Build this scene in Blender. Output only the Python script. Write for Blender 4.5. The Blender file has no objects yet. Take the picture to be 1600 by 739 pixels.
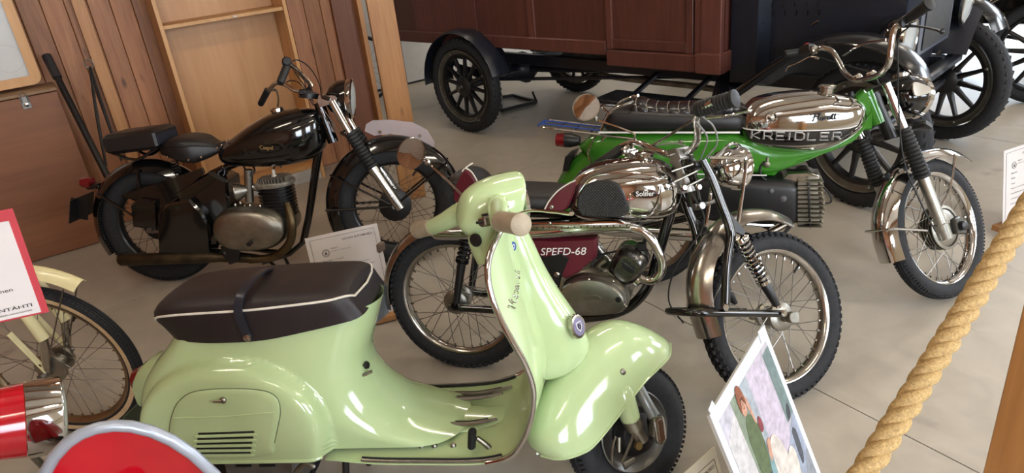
import bpy, bmesh, math, random
import numpy as np
from mathutils import Matrix, Vector
random.seed(7)
PI = math.pi
R_ = math.radians
SC = bpy.context.scene
COL = SC.collection

# ------------------------------------------------------------------ camera
FPX, PITCH, ROLL, CAM_Z = 1086.0, R_(24.95), R_(6.5), 1.65
def cam_axes():
    fwd = np.array([0, math.cos(PITCH), -math.sin(PITCH)])
    right = np.array([1., 0, 0]); down = np.array([0, -math.sin(PITCH), -math.cos(PITCH)])
    c, s = math.cos(ROLL), math.sin(ROLL)
    return c*right+s*down, -s*right+c*down, fwd
CR, CD, CF = cam_axes()
CPOS = np.array([0, 0, CAM_Z])
cd = bpy.data.cameras.new('camera'); cam = bpy.data.objects.new('camera', cd); COL.objects.link(cam)
cd.sensor_width = 36; cd.lens = FPX/1600*36; cd.clip_start = 0.05; cd.clip_end = 200
cam.matrix_world = Matrix([[CR[0], -CD[0], -CF[0], CPOS[0]], [CR[1], -CD[1], -CF[1], CPOS[1]],
                           [CR[2], -CD[2], -CF[2], CPOS[2]], [0, 0, 0, 1]])
SC.camera = cam

# ------------------------------------------------------------------ world, light, exposure
SC.view_settings.view_transform = 'Standard'; SC.view_settings.look = 'None'
SC.view_settings.gamma = 1; SC.view_settings.exposure = 0.78
SC.view_settings.use_curve_mapping = False
w = bpy.data.worlds.new('sky'); SC.world = w; w.use_nodes = True
w.node_tree.nodes['Background'].inputs[0].default_value = (0.62, 0.75, 1.0, 1)
w.node_tree.nodes['Background'].inputs[1].default_value = 2.2
UANG = 32.0      # direction of the building's long walls
RO = np.array([-1.6, 4.8, 0])                      # room frame origin
cu, su = math.cos(R_(UANG)), math.sin(R_(UANG))
def room(u, v, z=0): return np.array([RO[0]+cu*u-su*v, RO[1]+su*u+cu*v, z])
U0, U1, V0, V1, CEIL = -4.2, 9.5, -7.6, 2.33, 3.5
def area(name, pos, look, sx, sy, power, col):
    l = bpy.data.lights.new(name, 'AREA'); l.shape = 'RECTANGLE'; l.size = sx; l.size_y = sy; l.energy = power; l.color = col
    o = bpy.data.objects.new(name, l); COL.objects.link(o); o.location = pos
    o.rotation_euler = (Vector(look)-Vector(pos)).to_track_quat('-Z', 'Y').to_euler(); return o
WINF = [(-2.3, 1.5), (0.4, 1.5), (3.4, 1.5), (6.6, 1.5)]        # windows of the front wall: centre u, width
WINR = [(-5.6, 1.6), (-3.0, 1.6), (-0.4, 1.6)]                  # windows of the right wall: centre v, width
WZ0, WZ1 = 1.05, 2.75
for i, (u, ww) in enumerate(WINF):
    area('daylight', room(u, V0+.03, (WZ0+WZ1)/2), room(u, V0+3, (WZ0+WZ1)/2-.9), ww-.1, WZ1-WZ0-.1, 60, (.95, .97, 1))
for i, (v, ww) in enumerate(WINR):
    area('daylight', room(U1-.03, v, (WZ0+WZ1)/2), room(U1-3, v, (WZ0+WZ1)/2-.9), ww-.1, WZ1-WZ0-.1, 88, (.84, .91, 1))
LAMPS = [(-1.9, -5.2), (-1.9, -2.6), (1.2, -5.2), (1.2, -2.6), (1.2, 0.6), (4.4, -5.2), (4.4, -2.6), (4.4, .6), (7.4, -2.6)]
LAMP_E = 30.0

# ------------------------------------------------------------------ frames: a local system (x forward, y left, z up) per thing
def rotm(ax, a):
    ax = np.array(ax, float); ax /= np.linalg.norm(ax); K = np.array([[0, -ax[2], ax[1]], [ax[2], 0, -ax[0]], [-ax[1], ax[0], 0]])
    return np.eye(3)+math.sin(a)*K+(1-math.cos(a))*K@K
class Fr:
    def __init__(s, X, Y, psi, lean=0, z=0, pitch=0, st=None):
        M = rotm([0, 0, 1], R_(psi))@rotm([1, 0, 0], -R_(lean))@rotm([0, 1, 0], R_(pitch)); o = np.array([X, Y, z], float)
        s.Mw, s.ow = M, o                   # world placement of the thing
        s.L = np.eye(3); s.lo = np.zeros(3)  # local sub transform (steering)
        if st:
            L, rake, trail, a = st; A = np.array([L+trail, 0, 0.]); T = rotm([-math.sin(R_(rake)), 0, math.cos(R_(rake))], R_(a))
            s.L = T; s.lo = A-T@A
        s.M = M@s.L; s.o = M@s.lo+o
    def __call__(s, px, py, c=0, ax=1):      # the point of local plane <ax>=c seen at a pixel of the 1600x739 photograph
        d = CF+CR*(px-800)/FPX+CD*(py-369.5)/FPX
        d = s.M.T@d; q = s.M.T@(CPOS-s.o); t = (c-q[ax])/d[ax]; return q+t*d
    def world(s): return Matrix([[*s.Mw[0], s.ow[0]], [*s.Mw[1], s.ow[1]], [*s.Mw[2], s.ow[2]], [0, 0, 0, 1]])
    def sub(s, loc=(0, 0, 0)):               # 4x4 local matrix of a steered part whose mesh origin is loc
        l = s.L@np.array(loc, float)+s.lo; return Matrix([[*s.L[0], l[0]], [*s.L[1], l[1]], [*s.L[2], l[2]], [0, 0, 0, 1]])
    def tw(s, P): return s.M@np.array(P, float)+s.o
def GP(px, py, z=0):
    d = CF+CR*(px-800)/FPX+CD*(py-369.5)/FPX; t = (z-CAM_Z)/d[2]; return CPOS+t*d

# ------------------------------------------------------------------ mesh builder
def cr(P, k=6, closed=False):
    P = [np.array(p, float) for p in P]; n = len(P)
    if n < 3 or k <= 1: return P
    out = []; m = n if closed else n-1
    for i in range(m):
        if closed: a, b, c, d = P[i-1], P[i], P[(i+1) % n], P[(i+2) % n]
        else:
            a = P[i-1] if i else 2*P[0]-P[1]; b, c = P[i], P[i+1]; d = P[i+2] if i+2 < n else 2*P[-1]-P[-2]
        for j in range(k):
            t = j/k; out.append(.5*((2*b)+(c-a)*t+(2*a-5*b+4*c-d)*t*t+(3*b-a-3*c+d)*t**3))
    if not closed: out.append(P[-1])
    return out
class MB:
    def __init__(s): s.V = []; s.F = []
    def add(s, vs, fs, M=None, loc=(0, 0, 0)):
        b = len(s.V)
        for v in vs:
            v = np.array(v, float)
            if M is not None: v = M@v
            s.V.append(tuple(v+np.array(loc)))
        s.F += [tuple(i+b for i in f) for f in fs]; return s
    def rings(s, rs, cap=True, closed=False, open_ring=False):
        n = len(rs[0]); vs = [p for r in rs for p in r]; fs = []
        m = len(rs) if closed else len(rs)-1
        for i in range(m):
            a, b = i*n, ((i+1) % len(rs))*n
            for j in range(n-1 if open_ring else n):
                k = (j+1) % n; fs.append((a+j, a+k, b+k, b+j))
        if cap and not closed and not open_ring:
            fs.append(tuple(range(n))[::-1]); fs.append(tuple((len(rs)-1)*n+j for j in range(n)))
        return s.add(vs, fs)
    def tube(s, P, r, n=10, k=6, closed=False, cap=True, flat=1.0, twist=None):
        Q = cr(P, k, closed); m = len(Q)
        if np.isscalar(r): rr = [r]*m
        else:
            L = len(r)-(0 if closed else 1); rr = [float(np.interp(i/(m-1)*(len(r)-1), range(len(r)), r)) for i in range(m)]
        rs = []; nrm = None
        for i in range(m):
            if closed: t = Q[(i+1) % m]-Q[i-1]
            else: t = Q[min(i+1, m-1)]-Q[max(i-1, 0)]
            t = t/(np.linalg.norm(t)+1e-12)
            if nrm is None:
                nrm = np.cross(t, [0, 1, 0]) if abs(t[1]) < .9 else np.cross(t, [0, 0, 1])
            nrm = nrm-t*(nrm@t); nrm /= (np.linalg.norm(nrm)+1e-12); b = np.cross(t, nrm)
            rs.append([Q[i]+rr[i]*(math.cos(a)*nrm+flat*math.sin(a)*b) for a in np.linspace(0, 2*PI, n, endpoint=False)])
        return s.rings(rs, cap=cap, closed=closed)
    def lathe(s, prof, c=(0, 0, 0), ax=(0, 1, 0), n=24, cap=True, closed=False, sx=1, a0=0, a1=2*PI):
        # prof: (radius, distance along axis)
        ax = np.array(ax, float); ax /= np.linalg.norm(ax); c = np.array(c, float)
        u = np.cross(ax, [0, 0, 1]) if abs(ax[2]) < .9 else np.cross(ax, [1, 0, 0]); u /= np.linalg.norm(u); v = np.cross(ax, u)
        rs = [[c+ax*h+max(r, 1e-5)*(sx*math.cos(a)*u+math.sin(a)*v) for a in np.linspace(0, 2*PI, n, endpoint=False)] for r, h in prof]
        return s.rings(rs, cap=cap and not closed, closed=closed)
    def cyl(s, a, b, r, n=12, ch=.0):
        a = np.array(a, float); b = np.array(b, float); L = np.linalg.norm(b-a)
        pr = [(r-ch, 0), (r, ch), (r, L-ch), (r-ch, L)] if ch else [(r, 0), (r, L)]
        return s.lathe(pr, a, (b-a)/L, n)
    def box(s, c, sz, M=None, ch=.0):
        x, y, z = [q/2 for q in sz]
        if not ch:
            vs = [(i*x, j*y, k*z) for i in (-1, 1) for j in (-1, 1) for k in (-1, 1)]
            fs = [(0, 1, 3, 2), (4, 6, 7, 5), (0, 4, 5, 1), (2, 3, 7, 6), (0, 2, 6, 4), (1, 5, 7, 3)]
            return s.add(vs, fs, M, c)
        rs = []
        for zz, e in ((-z, ch), (-z+ch, 0), (z-ch, 0), (z, ch)):
            X, Y = x-e, y-e; c2 = ch*.6
            rs.append([(X, -Y+c2, zz), (X, Y-c2, zz), (X-c2, Y, zz), (-X+c2, Y, zz), (-X, Y-c2, zz), (-X, -Y+c2, zz), (-X+c2, -Y, zz), (X-c2, -Y, zz)])
        n = 8; vs = [p for r in rs for p in r]; fs = []
        for i in range(3):
            for j in range(n): k = (j+1) % n; fs.append((i*n+j, i*n+k, (i+1)*n+k, (i+1)*n+j))
        fs += [tuple(range(n))[::-1], tuple(3*n+j for j in range(n))]
        return s.add(vs, fs, M, c)
    def bar(s, a, b, w, t, up=(0, 0, 1), ch=0):     # rectangular bar from a to b
        a = np.array(a, float); b = np.array(b, float); d = b-a; L = np.linalg.norm(d); x = d/L
        up = np.array(up, float); y = np.cross(up, x); y /= np.linalg.norm(y); z = np.cross(x, y)
        return s.box((a+b)/2, (L, w, t), np.stack([x, y, z], 1), ch)
    def slab(s, out, y0, y1, ch=0, axis=1, fn=None):
        # outline [(x,z)] in the local xz plane extruded along y, chamfered on both rims
        out = [np.array(p[:2], float) if len(p) == 2 else np.array([p[0], p[2]], float) for p in out]; c = sum(out)/len(out)
        def ring(y, e):
            r = []
            for i, p in enumerate(out):
                d = p-c; L = np.linalg.norm(d); q = c+d*(1-e/L) if e else p
                yy = y+(fn(q[0], q[1]) if fn else 0)
                r.append((q[0], yy, q[1]))
            return r
        if y1 < y0: y0, y1 = y1, y0
        rs = [ring(y0, ch), ring(y0+ch, 0), ring(y1-ch, 0), ring(y1, ch)] if ch else [ring(y0, 0), ring(y1, 0)]
        n = len(out); s.rings(rs, cap=False)
        for rr, rev in ((rs[0], False), (rs[-1], True)):        # fan through centre so concave-ish outlines still read
            m = [np.mean([p[k] for p in rr]) for k in range(3)]; s.add(list(rr)+[m], [(i, (i+1) % n, n) for i in range(n)])
        return s
    def sweep(s, path, prof, y=0, cap=True, scale=None, closed=False):
        # path: (x,z) points; prof: closed ring of (n, y) in the plane normal to the path (n to the left of travel)
        P = [np.array([p[0], p[-1]], float) for p in path]; rs = []; m = len(P)
        for i in range(m):
            t = (P[(i+1) % m]-P[i-1]) if closed else P[min(i+1, m-1)]-P[max(i-1, 0)]
            t /= np.linalg.norm(t); nn = np.array([-t[1], t[0]]); sc = scale[i] if scale is not None else 1
            rs.append([(P[i][0]+nn[0]*a*sc, y+b*sc, P[i][1]+nn[1]*a*sc) for a, b in prof])
        return s.rings(rs, cap=cap, closed=closed)
    def grid(s, G, thick=0):
        # G[i][j] points; optional thickness along approximate normals
        G = np.array(G, float); a, b = G.shape[:2]
        fs = [(i*b+j, i*b+j+1, (i+1)*b+j+1, (i+1)*b+j) for i in range(a-1) for j in range(b-1)]
        if not thick: return s.add(G.reshape(-1, 3), fs)
        du = np.gradient(G, axis=0); dv = np.gradient(G, axis=1); N = np.cross(du, dv); N /= (np.linalg.norm(N, axis=2, keepdims=True)+1e-12)
        H = G-N*thick; n = a*b; vs = list(G.reshape(-1, 3))+list(H.reshape(-1, 3))
        fs = fs+[tuple(n+k for k in f[::-1]) for f in fs]
        edge = [i*b for i in range(a)]+[(a-1)*b+j for j in range(1, b)]+[i*b+b-1 for i in range(a-2, -1, -1)]+[j for j in range(b-2, 0, -1)]
        fs += [(edge[i], edge[(i+1) % len(edge)], n+edge[(i+1) % len(edge)], n+edge[i]) for i in range(len(edge))]
        return s.add(vs, fs)
    def mesh(s, name, mat, sharp=38):
        me = bpy.data.meshes.new(name); me.from_pydata(s.V, [], s.F)
        bm = bmesh.new(); bm.from_mesh(me); bmesh.ops.recalc_face_normals(bm, faces=bm.faces); bm.to_mesh(me); bm.free()
        me.polygons.foreach_set('use_smooth', [True]*len(me.polygons)); me.set_sharp_from_angle(angle=R_(sharp))
        if mat: me.materials.append(mat)
        return me
    def build(s, name, mat, parent=None, mtx=None, sharp=38, label=None, kind=None):
        return link(s.mesh(name, mat, sharp), name, parent, mtx, label, kind)
def link(me, name, parent=None, mtx=None, label=None, kind=None):
    o = bpy.data.objects.new(name, me); COL.objects.link(o)
    if parent: o.parent = parent
    if mtx is not None: o.matrix_basis = mtx
    if label: o['label'] = label
    if kind: o['kind'] = kind
    return o
def thing(name, label, cat, fr=None, group=None, loc=None):
    o = bpy.data.objects.new(name, None); COL.objects.link(o); o.empty_display_size = .1
    if fr is not None: o.matrix_world = fr.world()
    if loc is not None: o.location = loc
    o['label'] = label; o['category'] = cat
    if group: o['group'] = group
    return o
def struct(o): o['kind'] = 'structure'; return o
def arc(c, r, a0, a1, n=24, rx=None):
    return [(c[0]+(rx or r)*math.cos(R_(a)), c[1]+r*math.sin(R_(a))) for a in np.linspace(a0, a1, n)]
def rrect(w, h, r, k=5, cx=0, cz=0):
    o = []
    for sx, sz, a in ((1, 1, 0), (-1, 1, 90), (-1, -1, 180), (1, -1, 270)):
        for t in np.linspace(a, a+90, k): o.append((cx+sx*(w/2-r)+r*math.cos(R_(t)), cz+sz*(h/2-r)+r*math.sin(R_(t))))
    return o
def se(n, a, b, p=2.0, ph=0):          # superellipse ring
    o = []
    for t in np.linspace(0, 2*PI, n, endpoint=False):
        c, s_ = math.cos(t+ph), math.sin(t+ph); o.append((a*math.copysign(abs(c)**(2/p), c), b*math.copysign(abs(s_)**(2/p), s_)))
    return o

# ------------------------------------------------------------------ materials
def lin(h):
    h = h.lstrip('#'); c = [int(h[i:i+2], 16)/255 for i in (0, 2, 4)]
    return tuple((x/12.92 if x <= .04045 else ((x+.055)/1.055)**2.4) for x in c)+(1,)
def nmat(name):
    m = bpy.data.materials.new(name); m.use_nodes = True; nt = m.node_tree; return m, nt, nt.nodes['Principled BSDF']
def nd(nt, t, **kw):
    n = nt.nodes.new(t)
    for k, v in kw.items():
        if k in n.inputs: n.inputs[k].default_value = v
        else: setattr(n, k, v)
    return n
def mat(name, col, rough=.5, metal=0, coat=0, var=.06, scale=14, bump=0, bscale=120, spec=.5, rvar=.08, col2=None):
    m, nt, p = nmat(name); L = nt.links
    p.inputs['Roughness'].default_value = rough; p.inputs['Metallic'].default_value = metal
    p.inputs['Coat Weight'].default_value = coat; p.inputs['Coat Roughness'].default_value = .04; p.inputs['Specular IOR Level'].default_value = spec
    tc = nd(nt, 'ShaderNodeTexCoord'); ns = nd(nt, 'ShaderNodeTexNoise', Scale=scale, Detail=5.0); L.new(tc.outputs['Object'], ns.inputs['Vector'])
    mx = nd(nt, 'ShaderNodeMix', data_type='RGBA'); c = lin(col) if isinstance(col, str) else col
    c2 = lin(col2) if col2 else tuple(max(0, x*(1-2.2*var)) for x in c[:3])+(1,)
    mr = nd(nt, 'ShaderNodeMapRange'); mr.inputs[1].default_value = .35; mr.inputs[2].default_value = .7
    L.new(ns.outputs['Fac'], mr.inputs[0]); L.new(mr.outputs[0], mx.inputs[0]); mx.inputs[6].default_value = c; mx.inputs[7].default_value = c2
    L.new(mx.outputs[2], p.inputs['Base Color'])
    r2 = nd(nt, 'ShaderNodeMapRange'); r2.inputs[3].default_value = max(.02, rough-rvar*.5); r2.inputs[4].default_value = min(1, rough+rvar)
    L.new(ns.outputs['Fac'], r2.inputs[0]); L.new(r2.outputs[0], p.inputs['Roughness'])
    if bump:
        nb = nd(nt, 'ShaderNodeTexNoise', Scale=bscale, Detail=4.0); L.new(tc.outputs['Object'], nb.inputs['Vector'])
        bp = nd(nt, 'ShaderNodeBump', Strength=bump, Distance=.004); L.new(nb.outputs['Fac'], bp.inputs['Height']); L.new(bp.outputs[0], p.inputs['Normal'])
    return m
def wood(name, c1, c2, rough=.5, axis=2, knots=.5, scale=1.0, coat=0.0, cd=None):
    m, nt, p = nmat(name); L = nt.links; p.inputs['Roughness'].default_value = rough; p.inputs['Coat Weight'].default_value = coat
    p.inputs['Coat Roughness'].default_value = .25
    tc = nd(nt, 'ShaderNodeTexCoord'); oi = nd(nt, 'ShaderNodeObjectInfo')
    ad = nd(nt, 'ShaderNodeVectorMath', operation='ADD'); mu = nd(nt, 'ShaderNodeMath', operation='MULTIPLY'); mu.inputs[1].default_value = 37.0
    L.new(oi.outputs['Random'], mu.inputs[0]); L.new(tc.outputs['Object'], ad.inputs[0]); L.new(mu.outputs[0], ad.inputs[1])
    mp = nd(nt, 'ShaderNodeMapping'); sc = [14*scale]*3; sc[axis] = 1.1*scale; mp.inputs['Scale'].default_value = sc; L.new(ad.outputs[0], mp.inputs[0])
    n1 = nd(nt, 'ShaderNodeTexNoise', Scale=1.0, Detail=7.0, Distortion=1.2); L.new(mp.outputs[0], n1.inputs['Vector'])
    wv = nd(nt, 'ShaderNodeTexNoise', Scale=5.5, Detail=3.0, Distortion=.4); L.new(mp.outputs[0], wv.inputs['Vector'])
    cr_ = nd(nt, 'ShaderNodeValToRGB'); cr_.color_ramp.elements[0].position = .3; cr_.color_ramp.elements[1].position = .72
    cr_.color_ramp.elements[0].color = lin(c2); cr_.color_ramp.elements[1].color = lin(c1)
    mm = nd(nt, 'ShaderNodeMix', data_type='FLOAT'); mm.inputs[0].default_value = .4; L.new(n1.outputs['Fac'], mm.inputs[2]); L.new(wv.outputs['Fac'], mm.inputs[3])
    L.new(mm.outputs[0], cr_.inputs[0])
    mk = nd(nt, 'ShaderNodeMapping'); s2 = [9*scale]*3; s2[axis] = 3.2*scale; mk.inputs['Scale'].default_value = s2; L.new(ad.outputs[0], mk.inputs[0])
    vo = nd(nt, 'ShaderNodeTexVoronoi', Scale=1.0); L.new(mk.outputs[0], vo.inputs['Vector'])
    kr = nd(nt, 'ShaderNodeMapRange'); kr.inputs[1].default_value = .07; kr.inputs[2].default_value = .15; kr.inputs[3].default_value = knots; kr.inputs[4].default_value = 0; L.new(vo.outputs['Distance'], kr.inputs[0])
    mx = nd(nt, 'ShaderNodeMix', data_type='RGBA'); L.new(kr.outputs[0], mx.inputs[0]); L.new(cr_.outputs[0], mx.inputs[6]); mx.inputs[7].default_value = lin(cd or '3a1f12')
    hs = nd(nt, 'ShaderNodeHueSaturation'); vr = nd(nt, 'ShaderNodeMapRange'); vr.inputs[3].default_value = .8; vr.inputs[4].default_value = 1.15
    L.new(oi.outputs['Random'], vr.inputs[0]); L.new(vr.outputs[0], hs.inputs['Value']); L.new(mx.outputs[2], hs.inputs['Color'])
    L.new(hs.outputs[0], p.inputs['Base Color'])
    bp = nd(nt, 'ShaderNodeBump', Strength=.12, Distance=.003); L.new(mm.outputs[0], bp.inputs['Height']); L.new(bp.outputs[0], p.inputs['Normal'])
    return m
def emis(name, col, e):
    m, nt, p = nmat(name); p.inputs['Emission Color'].default_value = lin(col); p.inputs['Emission Strength'].default_value = e; p.inputs['Base Color'].default_value = lin(col); return m
def glassm(name, col='ffffff', rough=.02, alpha=.25):
    m, nt, p = nmat(name); L = nt.links; nt.nodes.remove(p); out = nt.nodes['Material Output']
    tr = nd(nt, 'ShaderNodeBsdfTransparent'); tr.inputs[0].default_value = lin(col); gl = nd(nt, 'ShaderNodeBsdfGlossy', Roughness=rough)
    fr = nd(nt, 'ShaderNodeFresnel', IOR=1.5); df = nd(nt, 'ShaderNodeBsdfDiffuse'); df.inputs[0].default_value = lin(col)
    m1 = nd(nt, 'ShaderNodeMixShader'); m1.inputs[0].default_value = alpha; L.new(tr.outputs[0], m1.inputs[1]); L.new(df.outputs[0], m1.inputs[2])
    m2 = nd(nt, 'ShaderNodeMixShader'); L.new(fr.outputs[0], m2.inputs[0]); L.new(m1.outputs[0], m2.inputs[1]); L.new(gl.outputs[0], m2.inputs[2]); L.new(m2.outputs[0], out.inputs[0])
    return m
CHROME = mat('chrome', 'c9c7c4', .06, 1, var=.03, rvar=.04)
CHROME2 = mat('worn_chrome', 'b3aea6', .17, 1, var=.08, scale=30, rvar=.12)
ALU = mat('cast_aluminium', '9c988e', .36, 1, var=.12, scale=25, bump=.15, bscale=60)
ALU2 = mat('dull_alloy', '9b9688', .38, 1, var=.16, scale=20, bump=.1)
STEEL = mat('bare_steel', '8a8782', .35, 1, var=.12, scale=40)
BRASSY = mat('heat_stained_pipe', '6e6048', .42, 1, var=.2, scale=9)
BLACKP = mat('black_enamel', '0a0a0b', .09, 0, coat=.6, var=.05, rvar=.05)
BLACKM = mat('satin_black', '111113', .38, 0, var=.1)
BLACKT = mat('truck_black', '1a1e29', .30, 0, coat=.2, var=.2, scale=6, rvar=.2)
RUBBER = mat('rubber', '26272a', .72, 0, var=.15, scale=60, bump=.15, bscale=200, spec=.35)
RUBBERG = mat('grip_rubber', '151516', .55, 0, var=.1)
VINYL = mat('black_vinyl', '181617', .42, 0, var=.1, bump=.12, bscale=350, spec=.5)
VINYLB = mat('dark_brown_vinyl', '231b1c', .46, 0, var=.12, bump=.2, bscale=400, spec=.45)
MAROON = mat('maroon_vinyl', '5a1624', .38, 0, var=.1, bump=.08, bscale=300)
WHITEP = mat('white_piping', 'd8d2c4', .5)
MINT = mat('mint_green_enamel', 'b3c896', .13, 0, coat=.5, var=.015, scale=5, rvar=.04)
LIME = mat('lime_green_enamel', '367a20', .14, 0, coat=.5, var=.04, rvar=.05)
RED = mat('red_enamel', 'b00d1e', .13, 0, coat=.5, var=.05, rvar=.05)
CREAM = mat('cream_enamel', 'd9cfa0', .22, 0, coat=.3, var=.06)
REDL = mat('red_lens', '6e0a12', .12, 0, coat=.5)
GRIPB = mat('beige_grip', 'a99c86', .55, 0, var=.1, scale=30)
PAPER = mat('paper', 'cdc7c4', .7, 0, var=.03, scale=6)
INK = mat('ink', '2c2a2c', .7)
WHITEI = mat('white_lettering', 'e6e4e0', .5)
GREYT = mat('grey_trim', '9aa0aa', .3, .3, var=.04)
MIRR = mat('mirror_glass', 'd8d8d8', .02, 1, var=0, rvar=0)
LENS = glassm('lamp_lens', 'dfe4e2', .05, .5)
VISOR = glassm('frosted_acrylic', 'cfc3c4', .25, .42)
GLASS = glassm('window_glass', 'f4fbff', .01, .03)
TANW = mat('tan_sidewall', 'd2b78d', .6, 0, var=.12, scale=20)
TRUCKW = wood('stained_truck_wood', '63392f', '482a25', .38, axis=2, knots=.0, scale=1.3, coat=.25)
PINE = wood('knotty_pine', 'a8734a', '7c4c2d', .5, axis=2, knots=.8)
PINEL = wood('light_pine', 'bd8a55', '9c6a3c', .45, axis=2, knots=.6)
PLY = wood('birch_plywood', 'b48a60', 'a17549', .42, axis=2, knots=.0, scale=.45)
PLYF = wood('varnished_frame', 'c49a68', 'b08250', .45, axis=2, knots=.0, scale=.6)
PLYC = wood('brown_plywood', '8d5a38', '74472b', .5, axis=0, knots=.0, scale=.4)
BEAM = wood('roof_wood', '9c6b42', '7a4e2c', .55, axis=0, knots=.3)
# ================================================================== the room
RF = Fr(RO[0], RO[1], UANG)                        # room frame: x=u, y=v
RFW = RF.world()
def rbox(name, u0, u1, v0, v1, z0, z1, m, parent=None, kind=None, ch=0):
    c = ((u0+u1)/2, (v0+v1)/2, (z0+z1)/2); b = MB().box((0, 0, 0), (abs(u1-u0), abs(v1-v0), abs(z1-z0)), ch=ch)
    o = b.build(name, m, parent); o.matrix_basis = (Matrix.Translation(c) if parent else RFW@Matrix.Translation(c))
    if kind: o['kind'] = kind
    return o
def concrete():
    m, nt, p = nmat('polished_concrete'); L = nt.links
    tc = nd(nt, 'ShaderNodeNewGeometry'); V = tc.outputs['Position']
    a = nd(nt, 'ShaderNodeTexNoise', Scale=.9, Detail=6.0); b = nd(nt, 'ShaderNodeTexNoise', Scale=7.0, Detail=8.0, Distortion=.6); c = nd(nt, 'ShaderNodeTexNoise', Scale=60.0, Detail=4.0)
    for n in (a, b, c): L.new(V, n.inputs['Vector'])
    r = nd(nt, 'ShaderNodeValToRGB'); r.color_ramp.elements[0].position = .3; r.color_ramp.elements[1].position = .68
    r.color_ramp.elements[0].color = lin('999184'); r.color_ramp.elements[1].color = lin('b4ac9e')
    x = nd(nt, 'ShaderNodeMix', data_type='FLOAT'); x.inputs[0].default_value = .5; L.new(a.outputs['Fac'], x.inputs[2]); L.new(b.outputs['Fac'], x.inputs[3]); L.new(x.outputs[0], r.inputs[0])
    # oil spots
    s = nd(nt, 'ShaderNodeTexNoise', Scale=2.6, Detail=5.0, Distortion=.3); L.new(V, s.inputs['Vector'])
    sr = nd(nt, 'ShaderNodeMapRange'); sr.inputs[1].default_value = .66; sr.inputs[2].default_value = .74; sr.inputs[4].default_value = .55; L.new(s.outputs['Fac'], sr.inputs[0])
    mx = nd(nt, 'ShaderNodeMix', data_type='RGBA'); L.new(sr.outputs[0], mx.inputs[0]); L.new(r.outputs[0], mx.inputs[6]); mx.inputs[7].default_value = lin('5a514a')
    L.new(mx.outputs[2], p.inputs['Base Color'])
    rr = nd(nt, 'ShaderNodeMapRange'); rr.inputs[3].default_value = .32; rr.inputs[4].default_value = .55; L.new(b.outputs['Fac'], rr.inputs[0]); L.new(rr.outputs[0], p.inputs['Roughness'])
    bp = nd(nt, 'ShaderNodeBump', Strength=.08, Distance=.003); L.new(c.outputs['Fac'], bp.inputs['Height']); L.new(bp.outputs[0], p.inputs['Normal'])
    return m
CONC = concrete(); DARKJ = mat('joint_dark', '2b2622', .9)
WHITEW = mat('white_wall_paint', 'c9c6c0', .6, var=.03)
floor = rbox('floor', U0-.2, U1+.2, V0-.2, V1+.2, -.2, -.012, DARKJ, kind='structure')
# the slab joint seen under the rope runs square to the walls
J0, J1 = GP(1278, 604), GP(1517, 739)
ju = ((J0+J1)/2-RO)[:2]@np.array([cu, su])
ucuts = [U0-.15, ju-2.95, ju, ju+3.0, ju+6.0, U1+.15]; vcuts = [V0-.15, -4.35, -1.05, V1+.15]
for i in range(5):
    for j in range(3):
        a, b = ucuts[i]+.0025, ucuts[i+1]-.0025
        if b-a < .2: continue
        rbox('floor_slab', a, b, vcuts[j]+.0025, vcuts[j+1]-.0025, -.1, 0, CONC).parent = floor
for o in floor.children: o.matrix_basis = floor.matrix_basis.inverted()@o.matrix_basis
# back wall and the plank partition
wall_back = rbox('wall_back', U0-.1, U1+.1, V1, V1+.15, 0, CEIL, WHITEW, kind='structure')
bb_ = rbox('baseboard_back', -.5, U1, V1-.02, V1, 0, .02, BLACKM, kind='structure')
dr = rbox('door_1', 2.17, 3.05, V1-.025, V1-.005, .02, 2.05, WHITEW, kind='structure', ch=.004)
fr_ = MB()
for a, b, c, d in ((2.13, 2.17, 0, 2.1), (3.05, 3.09, 0, 2.1), (2.13, 3.09, 2.06, 2.1)):
    fr_.box(((a+b)/2, V1-.02, (c+d)/2), (b-a, .05, d-c))
fo = fr_.build('door_frame', mat('grey_door_trim', '8d8d8e', .5), dr); fo.matrix_basis = dr.matrix_basis.inverted()@RFW
PV = .27
wall_left = rbox('wall_left', U0, .885, PV+.02, PV+.1, 0, CEIL, PINE, kind='structure')
plank = MB().box((0, 0, 0), (.118, .02, CEIL), ch=.005).mesh('plank', PINE)
u = U0+.06
while u < .83:
    if not (-.46 < u < .28) or True:
        o = link(plank, 'plank', wall_left); o.matrix_basis = wall_left.matrix_basis.inverted()@RFW@Matrix.Translation((u, PV+.01+random.uniform(-.002, .002), CEIL/2))
    u += .121
o = MB().box((0, 0, 0), (.07, .035, CEIL), ch=.003).build('batten', PINEL, wall_left)
o.matrix_basis = wall_left.matrix_basis.inverted()@RFW@Matrix.Translation((-.86, PV-.0175, CEIL/2))
o = MB().box((0, 0, 0), (.035, .16, CEIL), ch=.003).build('batten', PINEL, wall_left)
o.matrix_basis = wall_left.matrix_basis.inverted()@RFW@Matrix.Translation((.903, PV-.02, CEIL/2))
o = MB().box((0, 0, 0), (.17, .03, CEIL), ch=.003).build('batten', wood('dark_pine', '7d4a2c', '5b321d', .5, knots=.3), wall_left)
o.matrix_basis = wall_left.matrix_basis.inverted()@RFW@Matrix.Translation((.80, PV-.015, CEIL/2))
# free standing post: stands on the floor in front of the partition's end
pp = GP(646, 306); post = MB().box((0, 0, CEIL/2), (.155, .13, CEIL), ch=.004).build('wooden_post', PINEL)
post.matrix_world = Matrix.Translation(pp)@Matrix.Rotation(R_(UANG-20), 4, 'Z')
post['label'] = 'square light pine post rising behind the black motorcycle front wheel'; post['category'] = 'post'
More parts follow.
